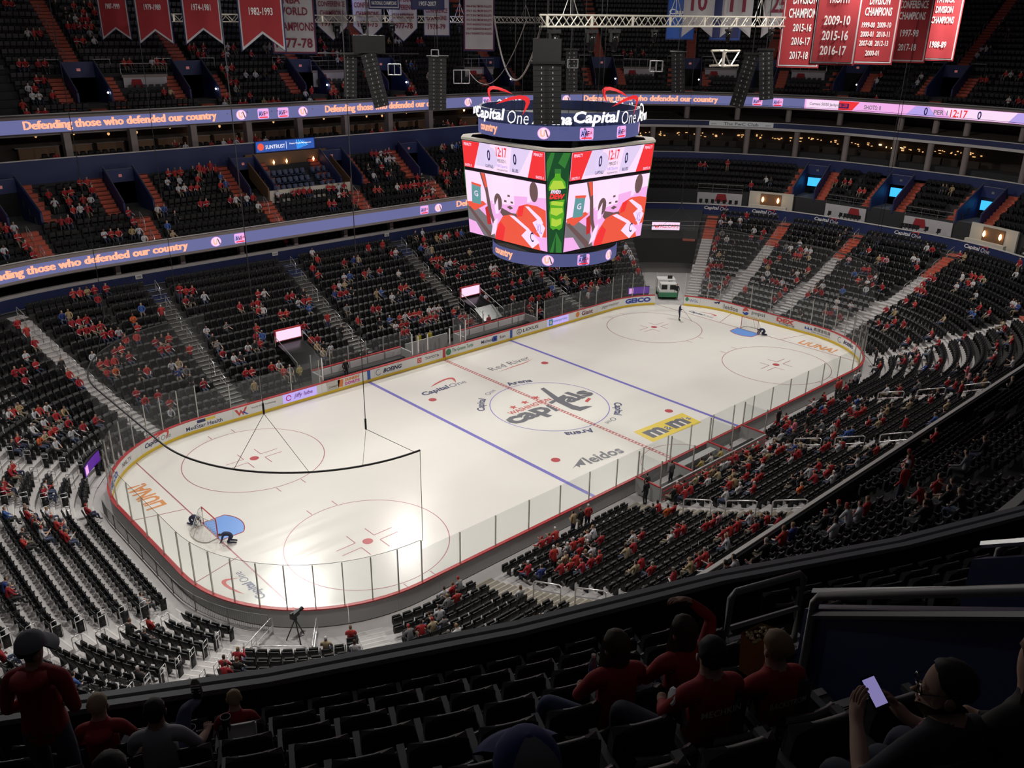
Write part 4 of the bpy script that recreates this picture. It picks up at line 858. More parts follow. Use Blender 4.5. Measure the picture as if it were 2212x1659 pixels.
def line_array(lab, top, bot, w, n, depth=.8):
    top, bot = Vector(top), Vector(bot); c = (top+bot)/2; ang = math.atan2(c.y-CAM[1], c.x-CAM[0])-math.pi/2
    t = thing('line_array_speaker', lab, 'loudspeaker', tuple(top), ang, 'hanging line array loudspeakers')
    ca, sa = math.cos(ang), math.sin(ang); d = bot-top; lx = d.x*ca+d.y*sa; L_ = d.length
    tilt = math.atan2(lx, -d.z); M_ = Matrix.Rotation(-tilt, 3, 'Y')
    for i in range(n):
        f_ = (i+.5)/n; bb = MB(); h = L_/n*.94
        cpos = M_ @ Vector((0, .06*math.sin(f_*3), -L_*f_)); bb.box(cpos, (w, depth, h), M=M_)
        for s in (-1, 1): bb.box(cpos+M_ @ Vector((s*w*.2, -depth/2-.01, 0)), (.05, .03, h*.35), k=1, M=M_)
        bb.box(cpos+M_ @ Vector((0, -depth/2-.005, 0)), (w*.12, .03, h), k=2, M=M_)
        bb.build('cabinet', ['black_plastic', 'steel_light', 'black'], t)
    b = MB(); b.box((0, 0, .1), (w*1.25, depth*1.2, .12)); b.tube([(0, 0, .1), (0, 0, 8)], .03, 4); b.build('fly_frame', 'black', t)
line_array('large black line array loudspeaker hanging in front of the scoreboard', (-8.68, -7.53, 24.9), (-8.62, -7.59, 21.85), 1.5, 11, 1.)
line_array('black line array loudspeaker beside the white frame, hanging left of the scoreboard', (-.14, 12.89, 24.54), (-.21, 12.94, 20.74), 1.35, 14)
line_array('tilted black line array loudspeaker under a dark box', (-4.35, 15.93, 24.82), (-3.64, 15.44, 21.0), 1.15, 12)
line_array('straight black loudspeaker column left of the tilted array', (-4.37, 18.33, 24.59), (-4.52, 18.42, 21.54), 1.0, 10)
line_array('slim black loudspeaker column just right of the large array', (14.63, 12.98, 24.94), (14.72, 12.88, 21.53), 1.0, 10)
line_array('slim black loudspeaker column below the retired numbers', (18.93, 4.85, 24.94), (19.09, 4.64, 21.83), 1.1, 10)
line_array('tilted black loudspeaker column right of the truss block', (8.92, -8.73, 25.22), (8.55, -8.15, 22.03), .9, 11)
line_array('straight black loudspeaker column beside the first red right-hand banner', (12.76, -7.31, 25.44), (12.96, -7.64, 22.26), .95, 10)
t = thing('subwoofer_box', 'dark cabinet hanging above the tilted loudspeaker column', 'loudspeaker', (-4.2, 16., 24.8), -.43)
b = MB(); b.box((0, 0, .65), (2.3, 1., 1.25)); b.build('cabinet', 'black', t)
b = MB(); b.tube([(0, 0, 1.2), (0, 0, 9)], .03, 4); b.tube([(-3.8, 0, 0), (3.8, 0, 0)], .05, 5); b.build('fly_bar', 'black_plastic', t)
t = thing('subwoofer_box', 'dark cabinet hanging above the large loudspeaker array', 'loudspeaker', (-8.7, -7.5, 25.), -.77)
b = MB(); b.box((0, 0, .6), (1.5, 1., 1.15)); b.build('cabinet', 'black_plastic', t)
b = MB(); b.tube([(0, 0, 1.2), (0, 0, 9)], .03, 4); b.build('fly_bar', 'black_plastic', t)
for lab, x, y, z, w in (('white square frame hanging beside the tilted loudspeaker', -3.0, 14.5, 23.7, .95), ('small white square frame above the left line array', -.6, 12.6, 24.9, .55), ('white double frame hanging left of the scoreboard', 1.3, 11.8, 23.2, 1.2), ('small white frame right of the large array', 14.0, 12.2, 23.95, .85), ('white double frame hanging below the front truss', 17.6, 6.0, 23.9, 1.05)):
    t = thing('rigging_square', lab, 'rigging', (x, y, z), -.65)
    b = MB()
    for q in (-w/2, w/2): b.box((q, 0, 0), (.06, .3, w*.8)); b.box((0, 0, q*.8), (w, .3, .06))
    b.box((0, 0, 0), (.05, .3, w*.8)) if w > .9 else None
    b.build('frame_tube', 'bright_rail', t)
    b = MB(); b.tube([(0, 0, w*.4), (0, 0, 9)], .015, 3); b.build('hanging_wire', 'black_plastic', t)
for i, (lab, a, c, sag) in enumerate((('pale cable sagging from the truss corner towards the far side', (-9.2, -7.6, 26.9), (3, 10, 27.5), 3.6), ('thin cable sagging above the scoreboard from the far truss', (-4, -1, 27.3), (2.2, 12, 23.6), 2.2))):
    b = MB(); a, c = Vector(a), Vector(c); b.tube([a.lerp(c, q/20)-Vector((0, 0, sag*4*(q/20)*(1-q/20))) for q in range(21)], .06 if i == 0 else .03, 5); tag(b.build('rigging_cable', 'pillar'), lab, 'cable')
# ---------------------------------------------------------------- projection used only to leave out what the parapet hides
def px(p):
    d = np.asarray(p, float)-CAM; z = d @ FW; return 1106+FPX*(d @ RT)/z, 829.5-FPX*(d @ UP)/z, z
PARX = [-400, 0, 140, 550, 1106, 1385, 1652, 2212, 2700]; PARY = [1575, 1522, 1502, 1450, 1372, 1310, 1237, 1062, 910]
def shown(p, upper=False, m=110):
    u, v, z = px(p)
    if z < .3 or u < -m or u > 2212+m or v < -m or v > 1659+m: return 0
    if not upper and v > np.interp(u, PARX, PARY)+70: return 0
    return 1
# ---------------------------------------------------------------- stairs
AIS_N = [62.2, 49.7, 37.2, 24.9]; AIS_NW = [68.4, 74.3, 77.6]; AIS_W = [90.0, 93.8, 98.7]; AIS_S = [104.9, 116.7, 128.5, 140.2]; AIS_E = [10.5, 4.85, 157.1, 13.45, 151.5]
LOW_AIS = AIS_N+AIS_NW+AIS_W+AIS_S+AIS_E
def stairs(lab, S0, rows, w, mats_, k0=0, k1=None, sub=2, shift=0., inset=0., split=None):
    """steps climbing between the seats; two risers for each seating row"""
    n_ = len(rows)-1 if k1 is None else k1; single = rows is not UPR or S0 == PORT_F; b = MB(); root = link('aisle_stairs', None) if single else None
    for k in range(k0, n_):
        o0, z0 = rows[k]; o1, z1 = rows[k+1]
        for s in range(sub):
            oa = o0+(o1-o0)*s/sub; ob = o0+(o1-o0)*(s+1)/sub; z = z0+(z1-z0)*(s+1)/sub*.98+.012 if s < sub-1 else z1*.0+z0+(z1-z0)*.5+.012
            z = z0+(z1-z0)*s/sub+.012
            def corner(o, side): return np.array(PT(S0+(shift+side*w/2)/SCALE(S0, o), o))
            oa -= .02
            if single: b = MB()
            A, B, C_, D = corner(oa, -1), corner(oa, 1), corner(ob, 1), corner(ob, -1)
            km = 0 if split is None or z < split else 2
            zb = z-(z1-z0)/sub-.03
            b.quad((*A, z), (*B, z), (*C_, z), (*D, z), km); b.quad((*A, zb), (*B, zb), (*B, z), (*A, z), km)
            e = .07/(ob-oa); A2, B2 = A+(D-A)*e, B+(C_-B)*e
            b.quad((*A, z+.006), (*B, z+.006), (*B2, z+.006), (*A2, z+.006), km+1); b.quad((*A, z-.05), (*B, z-.05), (*B, z+.006), (*A, z+.006), km+1)
            b.quad((*A, zb), (*A, z), (*D, z), (*D, zb), km); b.quad((*B, zb), (*B, z), (*C_, z), (*C_, zb), km)
            if single: b.build('step', mats_, root)
    o = root or b.build('aisle_stairs', mats_); struct(o); o['label'] = lab; return o
for grp, nm in ((AIS_N, 'far side'), (AIS_NW, 'near left corner'), (AIS_W, 'near end'), (AIS_S, 'near side'), (AIS_E, 'far end')):
    for i, S in enumerate(grp):
        if nm == 'far end': stairs('%s lower tier stairs, %s flight' % (nm, ordn(i)), S, LOW, 1.25, ['concrete', 'nosing', 'red_step', 'red_nosing'], split=4.4)
        elif nm == 'far side': stairs('%s lower tier stairs, %s flight' % (nm, ordn(i)), S, LOW, 1.25, ['dark_concrete', 'nosing', 'blue_step', 'nosing'], split=5.6)
        else: stairs('%s lower tier stairs, %s flight' % (nm, ordn(i)), S, LOW, 1.25, ['tan_step', 'tan_nosing'] if nm == 'near side' else ['concrete', 'nosing'])
def rail(lab, pts, r=.028, m_='bright_rail', grp=None, mid=.5):
    """loop handrail: points are the feet; posts 0.95 m high joined by a top and a middle bar"""
    t = thing('handrail', lab, 'handrail', pts[0], 0, grp); p0 = np.array(pts[0]); q = [np.array(p)-p0 for p in pts]; up = np.array([0, 0, .95])
    b = MB(); b.tube([q[0], q[0]+up*.93, q[0]+up+(q[1]-q[0])*.06]+[p+up for p in q[1:-1]]+[q[-1]+up-(q[-1]-q[-2])*.06, q[-1]+up*.93, q[-1]], r, 6); b.build('top_bar', m_, t, smooth=True)
    b = MB()
    for a, c in zip(q, q[1:]): b.tube([a+up*mid, c+up*mid], r*.8, 5)
    b.build('middle_bar', m_, t)
    return t
fl = lambda rows, S, k, off=0.: P3(S+off/SCALE(S, rows[k][0]), rows[k][0]+.2, rows[k][1])
for i, S in enumerate(AIS_N+[68.4]):
    for j, k in enumerate(range(3, 16, 2)):
        rail('silver handrail on the %s flight of far side lower stairs, %s from the ice' % (ordn(i), ordn(j)), [fl(LOW, S, k), fl(LOW, S, k+1)], grp='far side aisle handrails', r=.03)
for i, S in enumerate(AIS_S):
    for j, k in enumerate((4, 7, 10, 13)):
        rail('long silver handrail across the %s near side stairs, %s from the ice' % (ordn(i), ordn(j)), [fl(LOW, S, k), fl(LOW, S, k+2)], grp='near side aisle handrails', r=.04)
for i, S in enumerate(AIS_E[:3]):
    for j, k in enumerate((9, 11, 13, 15)):
        rail('slim handrail on the %s far end stairs, %s from the bottom' % (ordn(i), ordn(j)), [fl(LOW, S, k), fl(LOW, S, k+1)], grp='far end aisle handrails', r=.025)
for i, S in enumerate(AIS_W[:2]+AIS_NW[1:]):
    for j, k in enumerate(range(1, 13)):
        for s in (-.85, .85):
            p = fl(LOW, S, k, s)
            if not shown(p, m=10): continue
            n_, t_ = NRM(S); q = (p[0]+n_[0]*.42, p[1]+n_[1]*.42, p[2])
            rail('small silver row-end hoop on the %s row of the %s concrete stairs, %s side' % (ordn(k), ('near end', 'near corner', 'left corner', 'lower left')[i], 'inner' if s < 0 else 'outer'), [p, q], grp='row-end hoops', r=.022, mid=.72)

# ---------------------------------------------------------------- vomitories: blue walls around gaps in the decks
def portal(lab, S0, rows, d, k0, k1, hw, head=2.3, screen=False, wh=1.05, og=0.):
    t = thing('stair_portal', lab, 'entrance', (0, 0, 0))
    zf = rows[k0][1]+.02; o0 = rows[k0][0]; o1 = rows[k1][0]
    sd = lambda o, s, z, g=0.: P3(S0+s*(hw+g)/SCALE(S0, o), o, z)
    dz = (rows[k1][1]-rows[k0][1])/(o1-o0)
    for s in (-1, 1):
        b = MB()
        oa = o0-.1+og; za = rows[k0][1]+dz*max(0, og)+wh; prof = [(oa, zf-.3), (o1+.2, zf-.3), (o1+.2, rows[k1][1]+wh+.1), (oa, za)]
        a = [sd(o, s, z) for o, z in prof]; c = [sd(o, s, z, .16) for o, z in prof]
        b.poly(a); b.poly(c[::-1])
        for i in range(4): b.quad(a[i], c[i], c[(i+1) % 4], a[(i+1) % 4])
        b.build('side_wall', 'blue_wall', t)
        b = MB(); b.tube([sd(oa, s, za+.15, .08), sd(o1+.2, s, rows[k1][1]+wh+.25, .08)], .035, 5); b.build('wall_rail', 'grey_rail', t)
    b = MB(); b.quad(sd(o0, -1, zf), sd(o0, 1, zf), sd(o1, 1, zf), sd(o1, -1, zf)); b.build('landing', 'dark_concrete', t)
    zl = min(zf+head, rows[k1][1]-.1)
    b = MB(); b.quad(sd(o1, -1, zf), sd(o1, 1, zf), sd(o1, 1, zl), sd(o1, -1, zl)); b.build('passage_shade', 'screen_blue' if screen == 2 else 'black', t)  # black sheet painted as the shade of the passage behind
    b = MB(); b.quad(sd(o1-.02, -1, zl), sd(o1-.02, 1, zl), sd(o1-.02, 1, rows[k1][1]+1.0), sd(o1-.02, -1, rows[k1][1]+1.0)); b.quad(sd(o1-.02, -1, rows[k1][1]+1.0), sd(o1-.02, 1, rows[k1][1]+1.0), sd(o1+.15, 1, rows[k1][1]+1.0), sd(o1+.15, -1, rows[k1][1]+1.0), 1); b.build('lintel', ['blue_wall', 'nosing'], t)
    b = MB(); zc = (zl+rows[k1][1]+1)/2; b.quad(sd(o1-.05, -.12, zc-.12), sd(o1-.05, .12, zc-.12), sd(o1-.05, .12, zc+.12), sd(o1-.05, -.12, zc+.12)); b.build('exit_sign', 'exit_dim' if not screen else 'print_grey', t)
    if screen:
        b = MB(); b.quad(sd(o1-.3, -.75, zl-1.3), sd(o1-.3, .75, zl-1.3), sd(o1-.3, .75, zl-.3), sd(o1-.3, -.75, zl-.3)); b.build('lit_screen', 'screen_blue', t)
    return t
def rowrail(par, S0, o, z, half, h=.9, n=2):
    b = MB(); A = P3(S0-half/SCALE(S0, o), o, z); B = P3(S0+half/SCALE(S0, o), o, z)
    A, B = Vector(A), Vector(B); u = Vector((0, 0, h)); b.tube([A, A+u, B+u, B], .03, 5); b.tube([A+u*.5, B+u*.5], .02, 4)
    for i in range(1, n): q = A.lerp(B, i/n); b.tube([q, q+u], .02, 4)
    return b.build('guard_rail', 'grey_rail', par)
for i, S in enumerate(PORT_CN):
    portal('blue walled stair entrance in the far side club tier, %s from the left' % ordn(i), S, CLUB, .87, 4, 8, 1.15)
    stairs('red club tier stairs below the %s far side entrance' % ordn(i), S, CLUB, 1.3, ['red_step', 'red_nosing'], 0, 4)
    for q, s in (('left', 1), ('right', -1)): stairs('red club tier stairs on the %s of the %s far side entrance' % (q, ordn(i)), S, CLUB, 1.1, ['red_step', 'red_nosing'], 4, 9, shift=s*1.95)
    for j, k in enumerate((0, 2)): rail('pale handrail on the red stairs below the %s far club entrance, %s up' % (ordn(i), ordn(j)), [fl(CLUB, S, k, .3), fl(CLUB, S, k+1, .3)], grp='club stair handrails', r=.03)
for i, S in enumerate(PORT_CE):
    portal('blue walled entrance with glowing screen in the far end, %s from the tunnel' % ordn(i), S, [(o, z) for o, z in CLUBE], .87, 0, 4, 1.2, head=2.2, screen=1)
    for q, s in (('left', 1), ('right', -1)): stairs('red stairs on the %s of the %s far end entrance' % (q, ordn(i)), S, CLUBE, 1.0, ['red_step', 'red_nosing'], 0, 5, shift=s*1.95)
for i, S in enumerate(PORT_U):
    portal('blue walled stair entrance in the upper tier, %s from the left' % ordn(i), S, UPR, .83, 2, 6, 1.35, head=2.1)
    stairs('short red stairs at the upper tier front, %s from the left' % ordn(i), S, UPR, 1.3, ['red_step', 'red_nosing'], 0, 2)
    for q, s in (('left', 1), ('right', -1)):
        st = stairs('red upper tier stairs on the %s of the %s entrance' % (q, ordn(i)), S, UPR, 1.15, ['red_step', 'red_nosing'], 2, 6, shift=s*2.2)
    stairs('long red stairs climbing the upper tier above the %s entrance' % ordn(i), S, UPR, 1.3, ['red_step', 'red_nosing'], 7, 20)
    g = thing('guard_rails', 'pale guard rails beside the red stairs above the %s upper entrance' % ordn(i), 'rail')
    for s in (-1, 1): rowrail(g, S+s*2.2/SCALE(S, 31), 31.4, UPR[6][1]+.2, .75, 1.0, 1)
    for k in range(7, 15, 2):
        b = MB(); A, B = Vector(fl(UPR, S, k, .5)), Vector(fl(UPR, S, k+1, .5)); u = Vector((0, 0, .9)); b.tube([A, A+u, B+u, B], .025, 5); b.build('stair_rail', 'pillar', g)
# foreground vomitory of the camera's own tier
portal('dark blue walled stair entrance in the foreground', PORT_F, UPR, .83, 4, 8, .9, wh=.75, og=.12)
stairs('concrete stairs beside the foreground entrance wall', PORT_F, UPR, .85, ['dark_concrete', 'nosing'], 4, 9, shift=-1.52)
stairs('concrete stairs beyond the foreground entrance', PORT_F, UPR, .85, ['dark_concrete', 'nosing'], 4, 9, shift=1.52)
stairs('concrete stairs running down to the parapet below the foreground entrance', PORT_F, UPR, 1.2, ['dark_concrete', 'nosing'], 0, 4)
rail('tall grey handrail at the foot of the foreground stairs', [P3(98.6, 27.8, 20.05), P3(98.82, 27.8, 20.05)], r=.04, m_='seat_grey')
for S_, nm_ in ((98.5, 'near'), (98.95, 'far')):
    rail('grey handrail capping the %s wall of the foreground entrance' % nm_, [P3(S_, o_, 18.8+.735*(o_-26.05)-.0) for o_ in (29.5, 30.5, 31.5, 32.6)], r=.04, m_='seat_grey', mid=.8)

# ---------------------------------------------------------------- seats
def seat_mesh(down):
    """coarse tip-up seat; x along the row, y to the back, origin on the tread"""
    b = MB(); xs = (-.235, 0, .235); cy = (0, .035, 0)
    bot = [(x, .50+c, .44) for x, c in zip(xs, cy)]; top = [(x*.93, .62+c*1.4, .86+(.03 if x == 0 else 0)) for x, c in zip(xs, cy)]
    bot2 = [(x, y+.06, z) for x, y, z in bot]; top2 = [(x, y+.05, z-.005) for x, y, z in top]
    b.grid([bot, top, top2, bot2], k=0)
    b.poly([bot[0], top[0], top2[0], bot2[0]]); b.poly([bot[2], bot2[2], top2[2], top[2]])
    if down: pts = [(-.22, .08, .43), (.22, .08, .43), (.22, .5, .41), (-.22, .5, .41)]; off = (0, 0, -.06)
    else: pts = [(-.22, .46, .44), (.22, .46, .44), (.2, .44, .80), (-.2, .44, .80)]; off = (0, -.07, .02)
    b.prism(pts, off, 0)
    b.box((-.275, .42, .30), (.035, .3, .6), k=0); b.box((-.275, .42, .62), (.06, .36, .04), k=0)
    return b
def quads(b):
    v = np.array(b.v); f = [list(q) if len(q) == 4 else None for q in b.f]; return v, b.f
SU, SD = seat_mesh(False), seat_mesh(True)
# detailed seat of separate parts
mat('seat_trim', (.02, .02, .021), .3, spec=.6); mat('seat_cushion', (.05, .05, .052), .5)
def detailed_seat():
    xs = [-.235, -.15, 0, .15, .235]; cv = [0, .03, .045, .03, 0]
    lv = [(.42, .50, 1.), (.56, .55, 1.), (.69, .59, .99), (.765, .62, .955), (.805, .635, .89), (.82, .64, .78)]
    b = MB(); fr = [[(x*w, y+c, z+(.012 if abs(x) < .2 and z > .8 else 0)) for x, c in zip(xs, cv)] for z, y, w in lv]; bk = [[(x, y+.055, z-.004) for x, y, z in r] for r in fr]
    b.grid(fr+bk[::-1]); n = len(xs)
    for s in (0, n-1): b.poly([r[s] for r in fr]+[r[s] for r in bk[::-1]])
    back = b.mesh('backrest', 'seat_back_shell', smooth=True)
    b = MB(); b.grid([[(x, y+.058, z) for x, y, z in fr[-2]], [(x, y+.03, z+.016) for x, y, z in fr[-1]], [(x, y-.008, z+.004) for x, y, z in fr[-1]], [(x, y-.012, z-.02) for x, y, z in fr[-2]]]); trim = b.mesh('top_trim', 'seat_trim', smooth=True)
    b = MB(); rows_ = []
    for t in range(8):
        a = t/7; w = .215*(1 if a < .8 else 1-.5*((a-.8)/.2)**2); zz = .43+.45*a-(.0 if a < 1 else .0); rows_.append([(w*q, .475-.03*math.sin(a*3.1)-(.02 if abs(q) > .9 else 0), zz-(.012 if abs(q) > .9 and a > .9 else 0)) for q in (-1, -.6, 0, .6, 1)])
    bk_ = [[(x, y-.075+(.03 if i == 7 else 0), z-(.02 if i == 7 else 0)) for x, y, z in r] for i, r in enumerate(rows_)]
    b.grid(rows_+bk_[::-1])
    for s in (0, 4): b.poly([r[s] for r in rows_]+[r[s] for r in bk_[::-1]])
    pan = b.mesh('seat_pan', 'seat_cushion', smooth=True)
    b = MB(); b.prism([(-.30, .5, .0), (-.30, .60, .0), (-.30, .62, .50), (-.30, .70, .72), (-.30, .62, .74), (-.30, .5, .55)], (.045, 0, 0)); b.box((-.277, .38, .615), (.055, .42, .035)); b.box((-.277, .42, .30), (.02, .22, .6)); arm = b.mesh('arm_support', 'seat_grey')
    b = MB(); b.lathe([(.0, 0), (.036, 0), (.048, .1), (.056, .1), (.056, .085), (.046, .0)], (-.277, .73, .68), 10); cup = b.mesh('cup_holder', 'black', smooth=True)
    return dict(backrest=back, top_trim=trim, seat_pan=pan, arm_support=arm, cup_holder=cup)
DS = detailed_seat()
SEATS = []   # (x, y, z, rotation, deck, row, S, shown-size)
def row_seats(deck, rows, k, a0, a1, gaps, pitch=None):
    """seats evenly spaced between the aisles of one row; gaps: list of (S, half width in m)"""
    o = rows[k][0]+.32; z = rows[k][1]; pitch = pitch or (.51 if deck == 'U' else .55)
    S = a0
    g = sorted((s-h/SCALE(s, o), s+h/SCALE(s, o)) for s, h in gaps)
    while S < a1:
        nxt = min([q for q in g if q[1] > S], default=(a1, a1)); end = min(nxt[0], a1)
        if end > S:
            # walk from S to end
            T = []; s = S
            while True:
                st = pitch/SCALE(s, o)
                if s+st > end: break
                T.append(s+st/2); s += st
            slack = (end-s)/2
            for s in T:
                s += slack
                p = P3(s, o-.32, z)
                if shown(P3(s, o, z+.5), deck == 'U'):
                    n_, t_ = NRM(s, o); u_, v_, d_ = px(P3(s, o, z+.5)); SEATS.append((p[0], p[1], z, math.atan2(n_[1], n_[0])-math.pi/2, deck, k, s, d_))
        S = max(end, nxt[1]) if nxt[1] < a1 else a1
    return
def norm(S, a0): return S if S >= a0 else S+PER
for k in range(17):
    o = LOW[k][0]+.3
    gaps = [(norm(S, TUN1), .80) for S in LOW_AIS]
    if k < 2: gaps += [(norm(44.2, TUN1), 13.4)]
    if k < 2: gaps += [(124.2, 6.2)]
    if k < 2: gaps += [(norm(95.6, TUN1), 2.6)]
    if 2 <= k <= 6: gaps += [(55.4, 1.4), (35.9, 1.2)]
    row_seats('L', LOW, k, TUN1+.3, TUN0+PER-.3, gaps)
for k in range(8):
    up = k >= 4
    row_seats('C', CLUB, k, 17.2, 74., [(S, 2.6 if up else .8) for S in PORT_CN]+([(44.6, 4.6)] if k >= 4 else []))
    row_seats('C', CLUB, k, 101, 149, [(S, .8) for S in (109.7, 121., 132.6, 144)])
for k in range(5):
    row_seats('E', CLUBE, k, -4, 16.5, [(S if S < 100 else S-PER, 2.55) for S in PORT_CE])
BAYS = [55.2, 35.6, 20.75, 16.2, 13.95, 11.6]
for k in range(20):
    g = [(norm(S, 0), (2.9 if 2 <= k < 6 else .8)) for S in PORT_U]
    if 3 <= k < 6: g += [(S, 2.3) for S in BAYS]
    row_seats('U', UPR, k, 0, 66.5, g); row_seats('U', UPR, k, 150, PER, g)
for k in range(8): row_seats('U', UPR, k, 94.8, 103., [(PORT_F, 2.0)] if 3 < k else [(PORT_F, .75)])
# suite chairs and loge boxes count as the same kind of black seat
for S in np.arange(20, 66, .62):
    for o, z in ((25.0, 15.35), (25.9, 15.5)):
        if .6 < ((S-20.2) % 5.5) < 4.9 and shown(P3(S, o, z)): n_, t_ = NRM(S, o); SEATS.append((*PT(S, o), z, math.atan2(n_[1], n_[0])-math.pi/2, 'X', 0, S, 120))
    for o, z in ((18.0, 6.95), (19.0, 7.15)):
        if .6 < ((S-20.2) % 5.5) < 4.9 and shown(P3(S, o, z)): n_, t_ = NRM(S, o); SEATS.append((*PT(S, o), z, math.atan2(n_[1], n_[0])-math.pi/2, 'X', 0, S, 120))
# ---------------------------------------------------------------- build the seats: the 300 that show largest one by one, the rest together
def build_seats():
    def big(s):
        p = (s[0], s[1], s[2]+.6); u, v, z = px(p)
        vis = z > .3 and -25 < u < 2237 and -10 < v < 1680 and (s[4] == 'U' or v < np.interp(u, PARX, PARY)+6)
        return (z if vis else 1e9)
    order = sorted(range(len(SEATS)), key=lambda i: big(SEATS[i])); single = [i for i in order[:300]]; rest = order[300:]
    # singles, grouped by tier and row, counted from the left of the picture
    rows_ = {}
    for i in single: rows_.setdefault((SEATS[i][4], SEATS[i][5]), []).append(i)
    for (deck_, k), ids in rows_.items():
        ids.sort(key=lambda i: px(SEATS[i][:3])[0])
        where = {'U': '%s upper tier row behind parapet' % ordn(k), 'L': '%s lower row behind near goal' % ordn(k), 'C': '%s near side club row' % ordn(k)}.get(deck_, '%s end tier row' % ordn(k))
        for n_, i in enumerate(ids):
            x, y, z, r, *_ = SEATS[i]
            t = thing('stadium_seat', 'black folding seat, %s from left, %s' % (ordn(n_), where), 'seat', (x, y, z), r, 'black folding seats in the nearest rows')
            for nm, me in DS.items():
                c_ = link(nm, me, t)
                if nm == 'seat_pan' and i in TAKEN: c_.location = (0, .89, -.03); c_.rotation_euler = (math.pi/2, 0, 0)
    V, F, mats_ = [], [], []
    arr = {}
    for down, b in ((0, SU), (1, SD)): arr[down] = (np.array(b.v), b.f)
    for down in (0, 1):
        ids = [i for i in rest if (i in TAKEN) == bool(down)]; v0, f0 = arr[down]; vs = []
        for i in ids:
            x, y, z, r, *_ = SEATS[i]; c, s = math.cos(r), math.sin(r)
            w = np.empty_like(v0); w[:, 0] = v0[:, 0]*c-v0[:, 1]*s+x; w[:, 1] = v0[:, 0]*s+v0[:, 1]*c+y; w[:, 2] = v0[:, 2]+z; vs.append(w)
        V.append((np.concatenate(vs).astype(np.float32), f0, len(v0), len(ids)))
    me = bpy.data.meshes.new('stadium_seats'); allv = np.concatenate([q[0] for q in V]); li, ls, base = [], [], 0
    for vv, f0, n, m in V:
        ll = np.array([len(q) for q in f0]); fl_ = np.concatenate([np.array(q) for q in f0])
        li.append((fl_[None, :]+(np.arange(m)*n)[:, None]+base).ravel()); ls.append(np.tile(ll, m)); base += len(vv)
    li = np.concatenate(li).astype(np.int32); ls = np.concatenate(ls); st = np.concatenate([[0], np.cumsum(ls)[:-1]]).astype(np.int32); m = len(rest)
    me.vertices.add(len(allv)); me.vertices.foreach_set('co', allv.ravel()); me.loops.add(len(li)); me.loops.foreach_set('vertex_index', li); me.polygons.add(len(ls)); me.polygons.foreach_set('loop_start', st)
    me.update(calc_edges=True); me.validate(); me.materials.append(MATS['seat_black'])
    o = link('stadium_seats', me); tag(o, 'thousands of black folding stadium seats filling all the tiers', 'seats', kind='stuff')
    print('seats', len(SEATS), 'rest', m)
# ---------------------------------------------------------------- fittings around the bowl
def ringbox(b, S0, half, o0, o1, z0, z1, k=None, n=4):
    T = [S0+half*(2*i/n-1)/SCALE(S0, (o0+o1)/2) for i in range(n+1)]
    b.grid([[P3(S, o, z) for S in T] for o, z in ((o0, z0), (o0, z1), (o1, z1), (o1, z0), (o0, z0))], k=k)
    for S in (T[0], T[-1]): b.poly([P3(S, o, z) for o, z in ((o0, z0), (o0, z1), (o1, z1), (o1, z0))], k)
    return b
def smap(S0, o, z0): return rmap(S0, o, z0)
# sponsor names on the blue loge fascia of the far end
for i, S in enumerate((13.4, 11.55, 9.1, .29, 156.64)):
    t = thing('fascia_sign', 'white sponsor lettering on the blue far end fascia, %s from the left' % ordn(i), 'sign')
    text('lettering', 'Capital', 'print_white', smap(S, 17.08, 6.95), width=1.75, height=.52, parent=t, cx=-.55, bold=.03, shear=.15)
    text('lettering', 'One', 'print_white', smap(S, 17.08, 6.95), width=1.0, height=.45, parent=t, cx=.95, bold=0, shear=.15)
    swoosh('emblem', 'print_red', smap(S, 17.05, 7.12), t, 1.0, .75, .05)
# loge bays: white banner walls with guard rails, stools in front
for i, (Sa, Sb) in enumerate(((14.2, 12.6), (9.6, 6.5), (2.1, -.95), (-3.4, -5.2))):
    S0 = (Sa+Sb)/2; k_ = SCALE(S0, 19.6); half = abs(Sa-Sb)/2*k_
    t = thing('loge_banner', 'white banner wall with guard rail at the far end loge, %s from the left' % ordn(i), 'banner')
    b = MB(); ringbox(b, S0, half, 19.60, 19.7, 6.9, 8.35); b.build('banner_panel', 'banner_white', t)
    ff = smap(S0, 19.56, 7.75); shape('red_emblem', [(-.75, -.4), (.75, -.4), (.5, .5), (-.5, .5)], 'banner_red', lambda x, y: ff(x+.2, y), t)
    rowrail(t, S0, 19.65, 8.45, half, .95, max(3, int(half*2/1.6)))
    for j in range(7):
        Sx = S0+(j-3)*half*.27/k_; x, y = PT(Sx, 18.7)
        b = MB(); b.lathe([(.02, 0), (.2, .02), (.04, .06), (.04, .62), (.2, .64), (.2, .72), (0, .72)], (x, y, 6.66), 8); n_, t_ = NRM(Sx); b.box((x+n_[0]*.2, y+n_[1]*.2, 7.5), (.38, .05, .4), math.atan2(t_[1], t_[0])); o = b.build('bar_stool', 'black_plastic'); tag(o, '%s black bar stool at the %s far end loge banner' % (ordn(j), ordn(i)), 'stool', 'loge bar stools')
